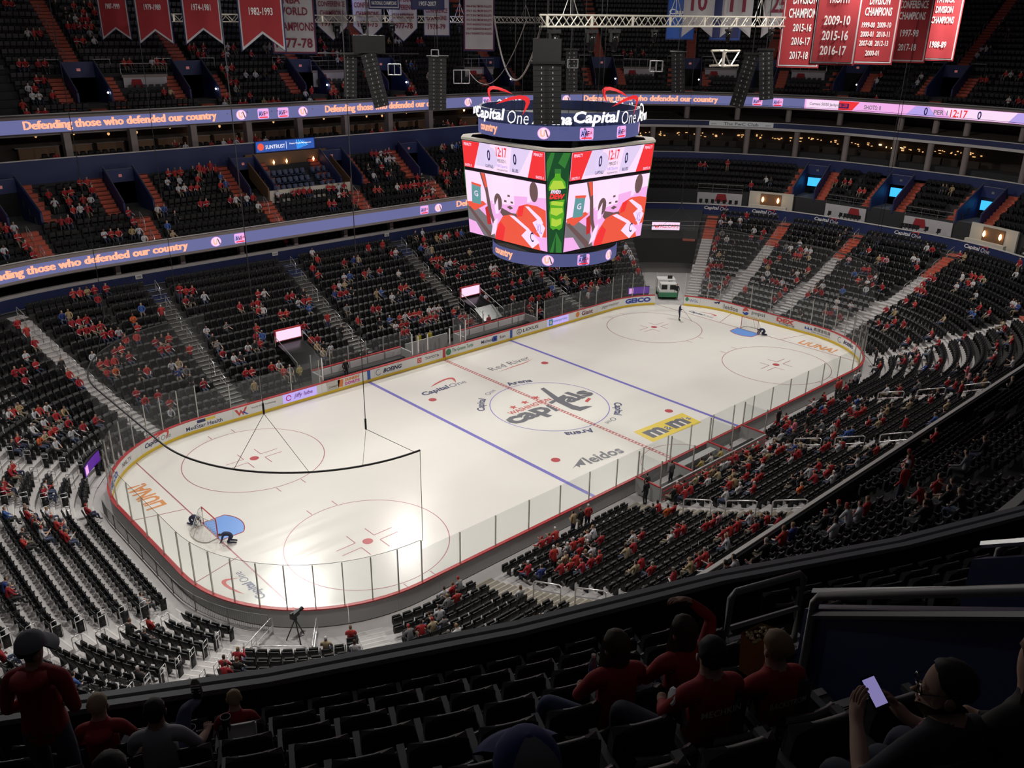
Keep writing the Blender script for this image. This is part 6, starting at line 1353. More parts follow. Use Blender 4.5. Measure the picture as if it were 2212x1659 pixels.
CROWD = "C0:3203r,3258r,3313r,3368r,5970y,6210w,6755r,10182k,10236w,10401k,10511r,10566b,11755r,12653k;C1:3148w,3203r,3258r,4118r,4338r,4393r,5970b,6212w,6267y,6377r,6432r,6487w,6757r,6807w,10182r,10619k,10729k,11260w,11315r;C2:2886r,3148r,3203r,3258r,3313r,3368r,3423r,3478r,3533w,3752r,3807r,4173r,4228w,5090w,5860k,6213r,6758r,10508w,10618w,10673w,10728r;C3:2634k,2689r,2799r,2854r,3148k,3203r,4118r,4173w,4228r,4283r,4502r,4557r,4612r,4667r,4832w,5090r,5145w,5200k,5255w,5310r,5530r,5585r,5915b,5970w,6215r,6635r,6651r,6752w,6768r,6783k,10852R;C4:3478k,3533r,3697w,6504r,6559w,6614r,10734r,10844r,11095g,11260k;C5:2730r,3533r,3697k,5255b,5310r,5530r,5585r,5640w,5695w,6443w,6498r,6608r,6643w,10512k,10567k,10677k,10732g;C6:3313w,3368w,3423w,3533w,5255b,5475r,5640w,5750w,6389r,6554r,6609r,6644r,10565k;C7:2341k,2396b,2451w,2561r,2616y,3313r,3368r,3423w,3478r,3533r,5255r,5310R,5365r,5420R,5475k,5585r,5640r,5695r,6390r,6445r;E0:1235r;E1:780r,835r,1176k,1192w;E2:919r,935r,965r;E3:-27y,-12k,3k,1334R,1407r,1422r;L0:7869r,10209w,10260r,10315g,10887r,10942r,10997r,11163Y,11218K,11273R,13243r,13353r,13737w,13847k,13902r,14135R,14190R,14245r,14300k,14410W,14465W,14861r,15050K;L1:2380W,3045r,6087Y,6704w,8911w,9786r,10168g,10217r,13188r,13243r,13573r,13682b,13792r,13847r,16158k;L2:2143w,2221r,3103r,3850r,3905r,5718g,5773r,6667r,7635w,7675r,7880w,7960g,8008r,8118r,8173r,9090r,9705y,10047k,10086w,10612r,10832w,10887g,10942r,10997r,11052w,11108w,11792k,11847r,11902r,12012y,12067k,12123r,12178y,12233k,12288w,12343w,12398r,12453r,12508k,12563r,12618k,12673r,12968w,13078b,13572r,13902r,14902r,15060w,15815r,15896r,15936r,16508r,16831R,17045r,17125r;L3:2004r,2076r,2113k,2149r,2221r,2267r,2718r,2773r,2883r,2993r,3850r,3905r,4510r,4565r,5307W,5362y,5773w,5828r,5992r,6047r,6389r,6690r,6763r,7024r,7097r,7170w,7280w,7847k,7884r,7959r,8005k,8115w,9079k,9153k,9461r,9791w,9955g,9992r,10028y,10064g,10612b,10722R,10777y,10887r,10942k,11052r,11493k,11548r,11792r,11847r,12012w,12123y,12288k,12453y,12618w,12673r,12728k,12968k,13023P,13188K,13847b,14882r,14954p,15064p,15226r,15484r,15559r,15902w,16513r,17031r;L4:1749R,2266r,2376g,2608b,3158r,3850k,3905r,4125r,4180r,4235r,4290r,4455r,4510r,4565w,5307k,5362y,6451k,6761r,7116r,7150g,7184r,7219r,7253y,7287o,7508r,7543r,7647r,7681r,7870b,8130k,8185r,9455r,9489k,10382w,10667r,10722r,10777r,10832k,10887w,11493o,11548r,12123y,12233k,12288r,12343k,12453r,12508y,12618r,12673r,12728w,12968k,13078k,13188g,13462w,13572r,13627w,13737k,13792k,14144w,14729b,14999w,15394R,15498r,15837w,15941w,16261r,16517r,17036r,17175r;L5:2002g,2033w,2320y,2375r,3433w,4015w,4070w,4125w,4235r,4290r,4345r,4400w,4455r,4565b,4675k,5088K,5307r,5362r,5992k,6047w,6441g,6496b,7070y,7102r,7133k,7165w,7229w,7325r,7357k,9482r,10018r,10049w,10722r,10777r,10832r,11108w,11163r,11957r,12012y,12123r,12288w,12673b,12728y,12968k,13133w,13462r,13517r,13572r,14129r,14707r,14801r,15086r,15220r,15574y,15639r,16172r,16227r,16282w,16615w,16670r,16725r,16824w,17187r;L6:1748r,2608R,2773g,2883r,2993r,3213r,3433r,4840r,5773r,5828k,5882w,6102r,6447y,6502w,6655r,6684k,7088w,7118r,7148w,8655b,8710r,9313k,10942y,10997r,11792w,11902w,12067r,12123r,12453w,12508r,12563r,12618k,12968r,13078R,14242g,15995b,16215w,16270k,16509r,16827w,17121r,17151r,17182r;L7:1748w,1832r,1860y,2263r,2373r,2665r,3435r,3545k,4070r,4565r,4620r,5100R,5320r,5375r,5705b,5760r,6090g,6329R,6756o,6784r,6895r,7147y,7175r,7203w,11163w,11218r,11273r,11902r,12673r,12728r,12968b,13023b,13243r,13408w,13517y,13572k,14643k,15089r,15328y,15557r,15615r,15854w,16513k,16568w,16623k,16859y,17192w;L8:1750w,1777r,2830k,2885k,3050r,3105r,4125r,4290k,4345w,4840g,5705r,6090k,6445r,6500r,6677r,6703k,6729r,6755r,6781r,6895r,9054r,9218g,9245b,10156r,10182r,10777y,10832r,11328r,11383r,11438p,12673w,12728r,13188y,13243r,13627y,13737k,14245r,15797r,15852r,15880w,15907k,15949r,16503r,16874r,16901r,17133k,17160y,17187k;L9:1756w,2995w,3050w,3490r,4125r,4180r,4400b,4455y,5155b,5375r,5430r,5925g,6090w,6395r,6450k,6505r,6680r,6704r,6779w,6895K,7020r,10173k,10213k,10777r,12012k,12067k,12178w,12288r,13737r,13847k,14137r,14412P,14741r,14766w,14891r,15262b,15287b,15596r,15622r,15648r,15865w,15891r,16039b,16848r,17196r;L10:1760k,3215r,3325r,3380r,3600r,3850r,4675k,4730r,4785r,4840b,5100r,5155r,5210w,5540w,5595r,6608r,6647r,6942r,6989r,7013r,10272r,11218r,11273r,11328r,11438w,11902o,12067r,12178r,12233r,14193P,14248r,14523k,14901r,14925y,15044r,15092y,15233r,15306r,15649r,15951r,16006r,16281k,16620y,16730r,16785r,17106k,17204r;L11:3380r,3435w,3490w,3545k,3600r,4070w,4675y,4730w,4785r,5100k,5210r,5265r,5540r,5595r,5705r,6557r,6651w,6674r,6696r,6940w,10832y,10887r,10942r,11108w,11328r,11383k,11438r,12067w,12178k,12343w,12508k,12563r,12968R,13517y,13792R,14128y,14607w,15404w,15521w,15639r,15663r,16222p,16666w,16721w,16776r,16839w,16863g,16910r,17153w,17200r;L12:3105y,3490r,3545r,3600r,4235r,4345g,4400r,4565b,4620w,5430w,5485r,6331R,6551o,6687r,6709r,6730r,6752r,6883r,10612R,10832r,11383r,13133b,13243k,15195b,15217w,15239w,15484w,15506r,15528W,15756r,15892p,15915r,15954y,16818w,17004r,17049r,17184g;L13:3545Y,3600G,4840r,5925w,6035k,6090r,6445b,6710r,6730r,6751r,6883R,11792r,11847r,12728g,13847w,15470y,15492r,15513r,15535r,15780w,15802w,16114r,16169k,17008r,17051w;L14:3545r,3600b,3905w,3960r,4345y,4400b,4510r,4840r,5980r,6035r,6090R,6740y,6760b,6884R,10777r,10997r,11108k,11218r,11273k,16510k,17126W,17168w,17188k,17209w;L15:2995b,3050r,3160r,3215w,3270r,3325y,3490r,4015R,4180R,4730r,6646r,11383r,11493r,15408w,15646y,15666r,15773r,15793w,16116k,16171k,16503k,17106R,17205r;L16:3435w,3545k,4730w,6603r,6640r,6658y,6676r,6694r,12178r,15437R;U0:934r,2691r,4017w,4374r,4425r,4476r,4526y,4730r,4781r,4934w,6522r,6573r,6624r;U1:2663r,2714r,3661r,3712r,3966R,4017w,4628r,4883r,6624r,15798r,15811r,15835w;U2:3458r,3509r,4730g,5382y,5433r,6398r,6500w,6551w;U3:776w,968w,2330g,4679r,4730r,6500r,6551w;U4:69r,120r,778w,968r,4323k,4425w,4526w,4730r,6398r,6449r;U5:2392k,2443b,2494k,3297R,4170r,4628r,4679w,4730r,15854r,15877w,15888r;U6:3305r,3356w,4068r,5280r,5331r,5382w,5585r,5636r,6318r,6369r,6471r,6522r;U7:1606r,1626k,1636r,1657r,3254k,3305w,3356r,3458w,3509r,3560r,4323r,4577w,4628r,4832r,4883r;U8:352w,1586k,1616k,3407r,4068g,4119g,4476r,4526w,4781r,4883r,4934r;U9:250k,301w,352w,2187r,2196r,2354w,2405w,2507y,2609r,2660r,3407r,5789w,5891r,5942r;U10:5687g,5789g,6216r,6267r,6318w;U11:5636r,5738r,5789r,5840r,5891r,5942r;U12:198k,5738r,5789r,5840w,5891k;U13:351k,5636r,5738r,5891k;U14:351k,5636r,5687k,5789r,5942k,6318r,6369r;X0:2186r,2186r,2248r,2248r,2310k,2310k,3054r,3240r,3364r,4604w,4666r,4728r,4790r,4790r,4852r,4914w,4976r,5038w,5162r,5410w,5472k,5472r,5534k,6526r"
def place_crowd():
    q = random.Random(11); idx = {}
    for i, s in enumerate(SEATS): idx.setdefault((s[4], s[5]), []).append(i)
    used = set(); L_ = []
    for grp in CROWD.split(';'):
        hd, items = grp.split(':'); key = (hd[0], int(hd[1:])); ids = idx.get(key, [])
        for it in items.split(','):
            c = it[-1]; S = int(it[:-1])/100; free = [i for i in ids if i not in used]
            if not free: continue
            i = min(free, key=lambda j: abs((SEATS[j][6]-S+PER/2) % PER-PER/2))
            if abs((SEATS[i][6]-S+PER/2) % PER-PER/2) > .8: continue
            used.add(i); L_.append((i, c))
    L_.sort(key=lambda t: SEATS[t[0]][7]); lab = {}; recs = []
    secN = lambda S: 'near the tunnel' if S < 25 else 'by the far bench' if S < 37.2 else 'behind the benches' if S < 49.7 else 'left of the benches' if S < 62.2 else 'in the far left section'
    for n_, (i, c) in enumerate(L_):
        x, y, z, r, dk, k, S, d_ = SEATS[i]; st = c.isupper(); c = c.lower()
        tn, hn = tones(c, q); V, Fc, part = q.choice(STANDS) if st else q.choice(BODIES)
        V = V*np.array([1, 1, q.uniform(.94, 1.03)]); yaw = q.uniform(-.25, .25); ca, sa = math.cos(yaw), math.sin(yaw)
        V = np.c_[V[:, 0]*ca-(V[:, 1]-.4)*sa, V[:, 0]*sa+(V[:, 1]-.4)*ca+.4, V[:, 2]]
        recs.append((x, y, z, r, V, Fc, part, tn, c, hn, st, dk, k, S))
    names = {}
    for rec in recs[:300]:
        x, y, z, r, V, Fc, part, tn, c, hn, st, dk, k, S = rec
        if dk == 'U': where = '%s upper tier row' % ordn(k)
        elif dk == 'C': where = ('near side' if S > 90 else 'far side')+' %s club row' % ordn(k)
        elif dk == 'E': where = '%s far end club row' % ordn(k)
        elif dk == 'X': where = 'the suites'
        else: where = ('near side' if 100 < S < 147 else 'near end' if 72 < S <= 100 else 'far side' if 17 < S <= 72 else 'far end')+' %s lower row' % ordn(k)
        names.setdefault('%s person in %s with %s, %s' % ('standing' if st else 'seated', CNAME[c], hn, where), []).append(rec)
    for lb, rs in names.items():
        rs.sort(key=lambda t: px(t[:3])[0])
        for j, rec in enumerate(rs):
            x, y, z, r, V, Fc, part, tn, *_ = rec
            o = link('person', tone_mesh('person', V, Fc, part, tn), None, (x, y, z)); o.rotation_euler = (0, 0, r)
            tag(o, lb+('' if len(rs) == 1 else ', %s from left' % ordn(j)), 'person', 'spectators in the stands')
    # everyone smaller than the 300 largest
    vs, fs, cs = [], [], []; base = 0
    for x, y, z, r, V, Fc, part, tn, *_ in recs[300:]:
        c_, s_ = math.cos(r), math.sin(r); vs.append(np.c_[V[:, 0]*c_-V[:, 1]*s_+x, V[:, 0]*s_+V[:, 1]*c_+y, V[:, 2]+z]); fs += [tuple(j+base for j in f) for f in Fc]; cs.append(np.array(tn)[part]); base += len(V)
    me = bpy.data.meshes.new('crowd'); me.from_pydata(np.concatenate(vs).tolist(), [], fs); a = me.attributes.new('tone', 'FLOAT_COLOR', 'FACE'); cc = np.concatenate(cs); a.data.foreach_set('color', np.c_[cc, np.ones(len(cc))].astype(np.float32).ravel()); me.polygons.foreach_set('use_smooth', [True]*len(fs)); me.materials.append(MATS['people_cloth'])
    tag(link('crowd', me), 'distant spectators in red, white and dark clothes scattered over the tiers', 'crowd', kind='stuff')
    print('people', len(recs), 'faces', len(fs)); return used
TAKEN = place_crowd()
build_seats()
# ---------------------------------------------------------------- people and belongings close to the camera
def seat_frame(rows, k, S):
    x, y = PT(S, rows[k][0]); n_, t_ = NRM(S, rows[k][0]); return (x, y, rows[k][1]), math.atan2(n_[1], n_[0])-math.pi/2
def fingers(J, L_, curl, palm, side, n=4):
    """five finger chains rooted in the hand: direction of the palm, curl axis offset and spread side vector"""
    h = np.array(J['ha'+L_]); d = np.array(palm, float); d /= np.linalg.norm(d); s = np.array(side, float); s /= np.linalg.norm(s); c = np.array(curl, float); c /= np.linalg.norm(c); ch = []
    for i, (off, ln) in enumerate(((-.027, .068), (-.009, .08), (.009, .076), (.026, .06))):
        a = h+d*.02+s*off; b_ = a+d*ln*.5; e = b_+d*ln*.25+c*ln*.35; g = e+c*ln*.3-d*ln*.05
        ch.append([(*h, .036, SKIN)]+[(*q, r, SKIN) for q, r in ((a, .0105), (b_, .0095), (e, .009), (g, .008))])
    a = h+s*-.035-d*.005; b_ = a+s*-.012+d*.03+c*.012; e = b_+d*.022+c*.018
    ch.append([(*h, .036, SKIN), (*a, .012, SKIN), (*b_, .0105, SKIN), (*e, .009, SKIN)])
    return ch
def figure(lab, rows, k, S, J, tn, dz=0., sc=1., yaw=0., hair='short', hands=(), extra=(), long_=.0, hcol=None):
    """detailed person: continuous body, with hair as a child"""
    chx = []
    for L_, palm, curl, side in hands: chx += fingers(J, L_, curl, palm, side)
    J = dict(J); J['lv'] = 2
    V, Fc, part = body_x(J, chx)
    loc, r = seat_frame(rows, k, S)
    o = link('person', tone_mesh('person', V, Fc, part, tn), None, (loc[0], loc[1], loc[2]+dz)); o.rotation_euler = (0, 0, r+yaw); o.scale = (sc, sc, sc); tag(o, lab, 'person')
    sk = Vector(J['skull']); up = (Vector(J['crown'])-Vector(J['jaw'])).normalized(); fw = Vector(J.get('face', (0, -1, 0))).normalized(); rt = up.cross(fw).normalized(); fw = rt.cross(up)
    hm = mat('hair_tone_%d' % len(MATS), hcol or tn[HAIR], .7, bump=.3, bscale=220)
    b = MB(); rings = []
    for i in range(9):
        t = i/8*(2.05 if long_ else 1.75); ring_ = []
        for j in range(20):
            a = 2*math.pi*j/20; front = max(0, math.cos(a)); tt = t*(1-.42*front**1.5)
            w = .006*math.sin(a*7+i)
            ring_.append(sk+up*(.104*math.cos(tt)+.004)+fw*((.106+w)*math.sin(tt)*math.cos(a)-.008)+rt*((.089+w)*math.sin(tt)*math.sin(a)))
        rings.append(ring_)
    b.grid(rings, True)
    if long_:
        cols = [math.pi*(.42+1.16*j/14) for j in range(15)]; g = []
        for i in range(8):
            t = i/7; ring_ = []
            for a in cols: ring_.append(sk+up*(.03-long_*t)+fw*((.108+.02*t)*math.cos(a)*(1-.15*t)-.02*t)+rt*((.088+.045*t)*math.sin(a)*(1-.12*t)+.006*math.sin(j+i*2)))
            g.append(ring_)
        b.grid(g); b.grid([[q-fw*-.03 for q in ring_] for ring_ in g])
    b.build('hair', hm, o, smooth=True)
    for s in (-1, 1):   # ears
        b = MB(); b.lathe([(0, -.008), (.02, -.004), (.022, .004), (0, .008)], n=8); me = b.mesh('ear', mat('ear_tone_%d' % len(MATS), tn[SKIN], .6), smooth=True)
        e = link('ear', me, o, tuple(sk+rt*s*.09-up*.035-fw*.005)); e.rotation_euler = (0, math.pi/2, math.atan2(rt.y, rt.x)); e.scale = (1.4, 1, 1)
    return o
def body_x(J, extra):
    global skin_mesh
    if not extra: return body(J)
    base = skin_mesh; skin_mesh = lambda ch, lv=1, root=0: base(ch+extra, lv, root)
    try: return body(J)
    finally: skin_mesh = base
SK1, SK2 = (.50, .31, .23), (.36, .21, .15)
def T(shirt, pants=(.05, .06, .10), hair=(.03, .02, .015), cuff=None, sk=SK1): return [sk, shirt, pants, hair, (.03, .03, .03), cuff or shirt]
RED = (.40, .02, .026)
def cap(o, J, crown, brim, face):
    sk = Vector(J['skull']); b = MB(); rings = []
    for i in range(7):
        t = i/6*1.5; rings.append([(sk.x+.112*math.sin(t)*math.cos(a), sk.y+.122*math.sin(t)*math.sin(a), sk.z+.02+.125*math.cos(t)) for a in [2*math.pi*j/18 for j in range(18)]])
    b.grid(rings, True); b.build('cap_crown', crown, o, smooth=True)
    f_ = math.atan2(face[1], face[0]); g = [[(sk.x+rr_*math.cos(f_+a)*1.0, sk.y+rr_*math.sin(f_+a), sk.z+.03-dz_) for a in [(-.9+1.8*j/10) for j in range(11)]] for rr_, dz_ in ((.10, 0), (.155, .012), (.19, .035), (.19, .042), (.10, .012))]
    b = MB(); b.grid(g); b.build('cap_brim', brim, o, smooth=True)
mat('cap_grey', (.28, .29, .31), .8); mat('cap_blue', (.02, .03, .16), .8); mat('cap_mesh_grey', (.19, .19, .19), .85); mat('hood_red', RED, .85, noise=.1)
# standing man in hoodie at the parapet
J = standing(1, .04); J['face'] = (-.75, -.66, 0)
o = figure('man standing in a red hooded sweatshirt and grey cap by the parapet', UPR, 2, 97.13, J, T(RED, (.07, .09, .13), (.12, .11, .10)), sc=1.1, yaw=-.15)
cap(o, J, 'cap_grey', 'cap_grey', (-.75, -.66)); b = MB(); b.lathe([(.0, -.05), (.09, -.055), (.135, -.01), (.125, .03), (.08, .045), (.0, .05)], (0, .19, 1.475), 12); b.build('hood', 'hood_red', o, smooth=True)
J = seated(.05, 0); J['face'] = (-.1, -1, 0)
o = figure('seated person with short blond hair and red hooded top near the parapet', UPR, 1, 97.16, J, T(RED, hair=(.42, .33, .20)))
b = MB(); b.lathe([(.0, -.04), (.09, -.05), (.13, -.01), (.11, .03), (.06, .045), (.0, .05)], (0, .47, 1.045), 12); b.build('hood', 'hood_red', o, smooth=True)
J = seated(.0, 0); J.update(knr=(-.14, -.10, .80), anr=(-.22, -.34, .68), tor=(-.22, -.36, .86), hpr=(-.09, .30, .55), face=(.0, -1, 0), elr=(-.30, .36, .82), wrr=(-.34, .12, .72), har=(-.33, .04, .70))
o = figure('man in a light grey T-shirt with dark short hair, one sneaker propped up', UPR, 2, 97.33, J, T((.44, .44, .46), (.05, .06, .13), (.02, .017, .015), cuff=SK2, sk=SK2), hands=(('r', (0, -1, -.1), (0, -.2, -1), (1, 0, 0)),))
b = MB(); b.lathe([(.0, -.14), (.05, -.13), (.062, -.05), (.055, .06), (.03, .13), (0, .14)], n=10); me = b.mesh('sneaker', 'pillar', smooth=True); e = link('sneaker', me, o, (-.22, -.37, .80)); e.scale = (.85, .6, 1); e.rotation_euler = (-.25, 0, 0)
b = MB()
for i in range(4): b.tube([(-.26, -.325, .78+i*.03), (-.18, -.325, .785+i*.03)], .006, 4)
b.build('laces', 'print_white', o)
J = seated(.1, 0); o = figure('child in a red shirt with blond hair hunched beside the cups', UPR, 1, 97.43, J, T(RED, hair=(.36, .25, .13)), dz=-.05, sc=.82)
J = seated(.03, 0); J.update(face=(.3, -1, 0), knl=(.40, .02, .58), anl=(.42, -.05, .15), tol=(.44, -.2, .06))
o = figure('girl with long brown hair in a red top, seated', UPR, 4, 98.085, J, T(RED, (.05, .07, .16), (.075, .05, .03)), long_=.34)
J = seated(.02, 0); J.update(face=(.25, -1, 0), shr=(-.17, .40, 1.06), elr=(-.26, .32, 1.27), wrr=(-.10, .27, 1.42), har=(-.02, .24, 1.44))
o = figure('girl with long dark hair in a red sweater, arm raised over her head', UPR, 4, 98.20, J, T(RED, hair=(.05, .032, .02)), long_=.36, hands=(('r', (1, -.2, .05), (0, -.2, -1), (0, 1, .2)),))
J = seated(.0, 0); J.update(face=(-.2, -1, 0), knl=(.36, -.08, .55), anl=(.30, -.2, .15), tol=(.30, -.35, .06))
o = figure('man with dark hair in a red jersey with white shoulder patch and lettering', UPR, 5, 98.135, J, T(RED, (.05, .06, .09), (.02, .016, .014), cuff=(.36, .02, .025)), sc=1.0, dz=-.05)
def jersey(o, txt):
    text('jersey_lettering', txt, 'print_white', lambda x, y: np.array([-x*.93, .555-abs(x)*.35*abs(x), .955+y]), width=.30, height=.05, parent=o, bold=.01)
jersey(o, 'MECHKIN'); b = MB(); b.lathe([(.0, .012), (.05, .008), (.06, 0)], (0, 0, 0), 10); me = b.mesh('shoulder_patch', 'print_white'); e = link('shoulder_patch', me, o, (.235, .36, .98)); e.rotation_euler = (.2, 1.25, 0)
J = seated(.02, 0); J['face'] = (.2, -1, 0)
o = figure('man with short blond hair in a red lettered jersey holding popcorn', UPR, 5, 98.24, J, T(RED, hair=(.30, .20, .10)), sc=.98, dz=-.13); jersey(o, 'BACKSTROM')
# man with glasses reading his phone
J = seated(.06, 0); J.update(skull=(0, .30, 1.27), jaw=(.03, .275, 1.18), crown=(-.01, .31, 1.355), face=(.82, -.55, -.15), ell=(.27, .24, .78), wrl=(.09, -.02, .80), hal=(.05, -.07, .83), elr=(-.27, .24, .78), wrr=(-.17, .02, .78), har=(-.15, -.05, .80))
o = figure('man with dark hair and glasses looking down at his lit phone', UPR, 7, 98.15, J, T((.025, .028, .04), (.03, .04, .07), (.022, .018, .015), cuff=(.42, .26, .19), sk=(.42, .26, .19)), dz=-.15, hands=(('l', (-.35, -.3, 1), (-1, -.3, 0), (0, 1, .2)), ('r', (.35, -.3, 1), (1, -.3, 0), (0, 1, .2))))
fd = Vector((.82, -.55, -.15)).normalized(); hc = Vector(J['skull']); sd = Vector((0, 0, 1)).cross(fd).normalized()
b = MB()
for s in (-1, 1):
    c_ = hc+fd*.108+sd*s*.036-Vector((0, 0, .012)); b.tube([c_+sd*.028*math.cos(a)+Vector((0, 0, 1))*.02*math.sin(a) for a in [2*math.pi*q/12 for q in range(13)]], .003, 4); b.tube([c_+sd*s*.028, hc+sd*s*.088-fd*.02], .003, 4)
b.build('glasses', 'black_gloss', o)
b = MB(); nb = hc+fd*.10-Vector((0, 0, .02)); b.tube([nb+Vector((0, 0, .02)), nb+fd*.022-Vector((0, 0, .02)), nb-Vector((0, 0, .032))], [.008, .015, .009], 6); b.build('nose', mat('nose_tone', (.42, .26, .19), .6), o, smooth=True)
b = MB(); b.tube([hc+fd*.098-sd*.022-Vector((0, 0, .075)), hc+fd*.104-Vector((0, 0, .075)), hc+fd*.098+sd*.022-Vector((0, 0, .075))], .006, 5); b.build('mouth', mat('mouth_tone', (.35, .14, .12), .6), o)
b = MB(); b.lathe([(.06, 1.05), (.085, 1.06), (.10, 1.03)], (0, .34, 0), 12); b.build('red_collar', 'cap_red', o)
loc, r = seat_frame(UPR, 7, 98.15); ca, sa = math.cos(r), math.sin(r); W_ = lambda x, y, z: (loc[0]+x*ca-y*sa, loc[1]+x*sa+y*ca, loc[2]+z)
t = thing('smartphone', 'smartphone with pale violet screen in the hands of the man with glasses', 'phone', W_(-.05, -.08, .73), r)
t.rotation_euler = (math.radians(-38), math.radians(8), r)
b = MB(); b.box((0, 0, 0), (.075, .15, .009)); b.build('phone_body', 'black_gloss', t); mat('phone_screen', (.38, .33, .72), emit=.55); b = MB(); b.box((0, -.004, .0052), (.066, .125, .001)); b.build('phone_display', 'phone_screen', t)
J = seated(.0, 0); J['face'] = (.7, -.7, 0); o = figure('person with auburn hair and dark coat at the right edge', UPR, 7, 98.225, J, T((.03, .028, .025), hair=(.16, .07, .03)), dz=-.08, long_=.22)
J = seated(.0, 0); J.update(face=(0, -1, 0)); o = figure('person under a blue cap with grey panel at the bottom edge', UPR, 7, 97.79, J, T((.015, .015, .02), hair=(.02, .02, .02)), dz=.06); cap(o, J, 'cap_blue', 'cap_blue', (0, -1))
b = MB(); sk_ = Vector(J['skull']); b.grid([[(sk_.x+.128*math.sin(t)*math.cos(a), sk_.y+.126*math.sin(t)*math.sin(a), sk_.z+.022+.128*math.cos(t)) for a in [math.pi*(.25+.5*j/8) for j in range(9)]] for t in [.15+.2*i for i in range(7)]]); b.build('cap_panel', 'cap_mesh_grey', o, smooth=True)
J = seated(.1, 0); o = figure('person with dark hair, only the crown showing at the lower left', UPR, 5, 97.43, J, T((.015, .015, .018), hair=(.015, .013, .012)), dz=-.1)
# belongings
def at_seat(k, S, x, y, z): l, r_ = seat_frame(UPR, k, S); c_, s_ = math.cos(r_), math.sin(r_); return (l[0]+x*c_-y*s_, l[1]+x*s_+y*c_, l[2]+z), r_
for i, (k, S, x, y, z, lab) in enumerate(((1, 97.3, -.53, .62, 1.1, 'dark drink cup in the holder farther from the grey shirted man'), (1, 97.3, -.23, .72, 1.13, 'dark drink cup in the holder behind the propped sneaker'))):
    p_, r_ = at_seat(k, S, x, y, z-.12); t = thing('drink_cup', lab, 'cup', p_, r_, 'drink cups'); b = MB(); b.lathe([(0, 0), (.034, 0), (.046, .16), (.043, .16), (.04, .12), (0, .12)], n=14); b.build('cup_body', 'cap_blue' if i else 'black_plastic', t, smooth=True); b = MB(); b.lathe([(.044, .158), (.049, .16), (.049, .168), (.044, .168)], n=14); b.build('cup_rim', 'coping', t)
p_, r_ = at_seat(1, 97.45, 0, .66, .95); t = thing('cardboard_tray', 'crumpled white cardboard food tray wedged on a seat back', 'tray', p_, r_); t.rotation_euler = (math.radians(-62), 0, r_)
mat('card_white', (.78, .77, .74), .8, noise=.1, nscale=12); b = MB(); b.box((0, .0, 0), (.24, .17, .012)); b.build('tray_base', 'card_white', t)
b = MB(); b.prism([(-.12, .085, 0), (-.08, .085, .06), (.08, .085, .06), (.12, .085, 0)], (0, .01, 0)); b.prism([(-.12, -.085, 0), (-.08, -.085, .05), (.08, -.085, .05), (.12, -.085, 0)], (0, -.01, 0)); b.box((-.125, 0, .025), (.01, .17, .05)); b.box((.125, 0, .025), (.01, .17, .05)); b.build('tray_wall', 'card_white', t)
p_, r_ = at_seat(4, 98.0, -.40, .0, .68); t = thing('water_bottle', 'clear blue water bottle with white cap beside the jeans knee', 'bottle', p_, r_)
glassmat('bottle_plastic', (.5, .6, .85), .3, .1); b = MB(); b.lathe([(0, 0), (.034, 0), (.034, .12), (.03, .15), (.014, .185), (.014, .2)], n=12); b.build('bottle_body', 'bottle_plastic', t, smooth=True); b = MB(); b.lathe([(.017, .195), (.017, .22), (0, .22)], n=10); b.build('bottle_cap', 'print_white', t); b = MB(); b.lathe([(.0348, .05), (.0348, .1)], n=12); b.build('bottle_label', 'print_blue', t)
p_, r_ = at_seat(5, 98.21, -.32, -.05, .55); t = thing('popcorn_bag', 'tall yellow paper popcorn bag between the jersey wearers', 'bag', p_, r_ + .3)
b = MB(); b.grid([[(-.09, -.05, 0), (.09, -.05, 0), (.09, .05, 0), (-.09, .05, 0)], [(-.10, -.06, .2), (.10, -.06, .2), (.10, .06, .2), (-.10, .06, .2)], [(-.115, -.06, .31), (.11, -.06, .33), (.11, .06, .30), (-.115, .06, .34)]], True); b.poly([(-.09, -.05, 0), (.09, -.05, 0), (.09, .05, 0), (-.09, .05, 0)]); b.build('bag_paper', mat('bag_yellow', (.38, .25, .06), .7, noise=.2), t)
b = MB()
rb = random.Random(5)
for i in range(30): c_ = Vector((rb.uniform(-.09, .09), rb.uniform(-.045, .045), .29+rb.uniform(0, .03))); b.lathe([(0, -.016), (.016, 0), (0, .016)], c_, 5)
tag(b.build('popcorn', mat('popcorn_white', (.6, .52, .3), .8), t), kind='stuff')
p_, r_ = at_seat(7, 98.04, 0, .5, 0); t = thing('dark_jacket', 'dark jacket with white lettered strap draped over the seat beside the phone user', 'jacket', p_, r_)
b = MB(); g = []
for i in range(9):
    a = i/8; g.append([((-.26+.52*j/8)*(1-.15*a), (.18 if a > .5 else -.02)*a+.05*math.sin(j*1.7+i), (.50+.42*math.sin(a*3.0)+.02*math.sin(j*2.3))) for j in range(9)])
b.grid(g); b.grid([[(x, y+.02, z-.03) for x, y, z in q] for q in g]); b.build('jacket_cloth', mat('jacket_navy', (.015, .018, .028), .85), t, smooth=True)
b = MB(); b.grid([[(-.16, -.03+.2*a, .56+.42*math.sin(a*3.)) for a in [i/8 for i in range(9)]], [(-.11, -.03+.2*a, .56+.42*math.sin(a*3.)) for a in [i/8 for i in range(9)]]]); b.build('lettered_strap', 'coping', t)

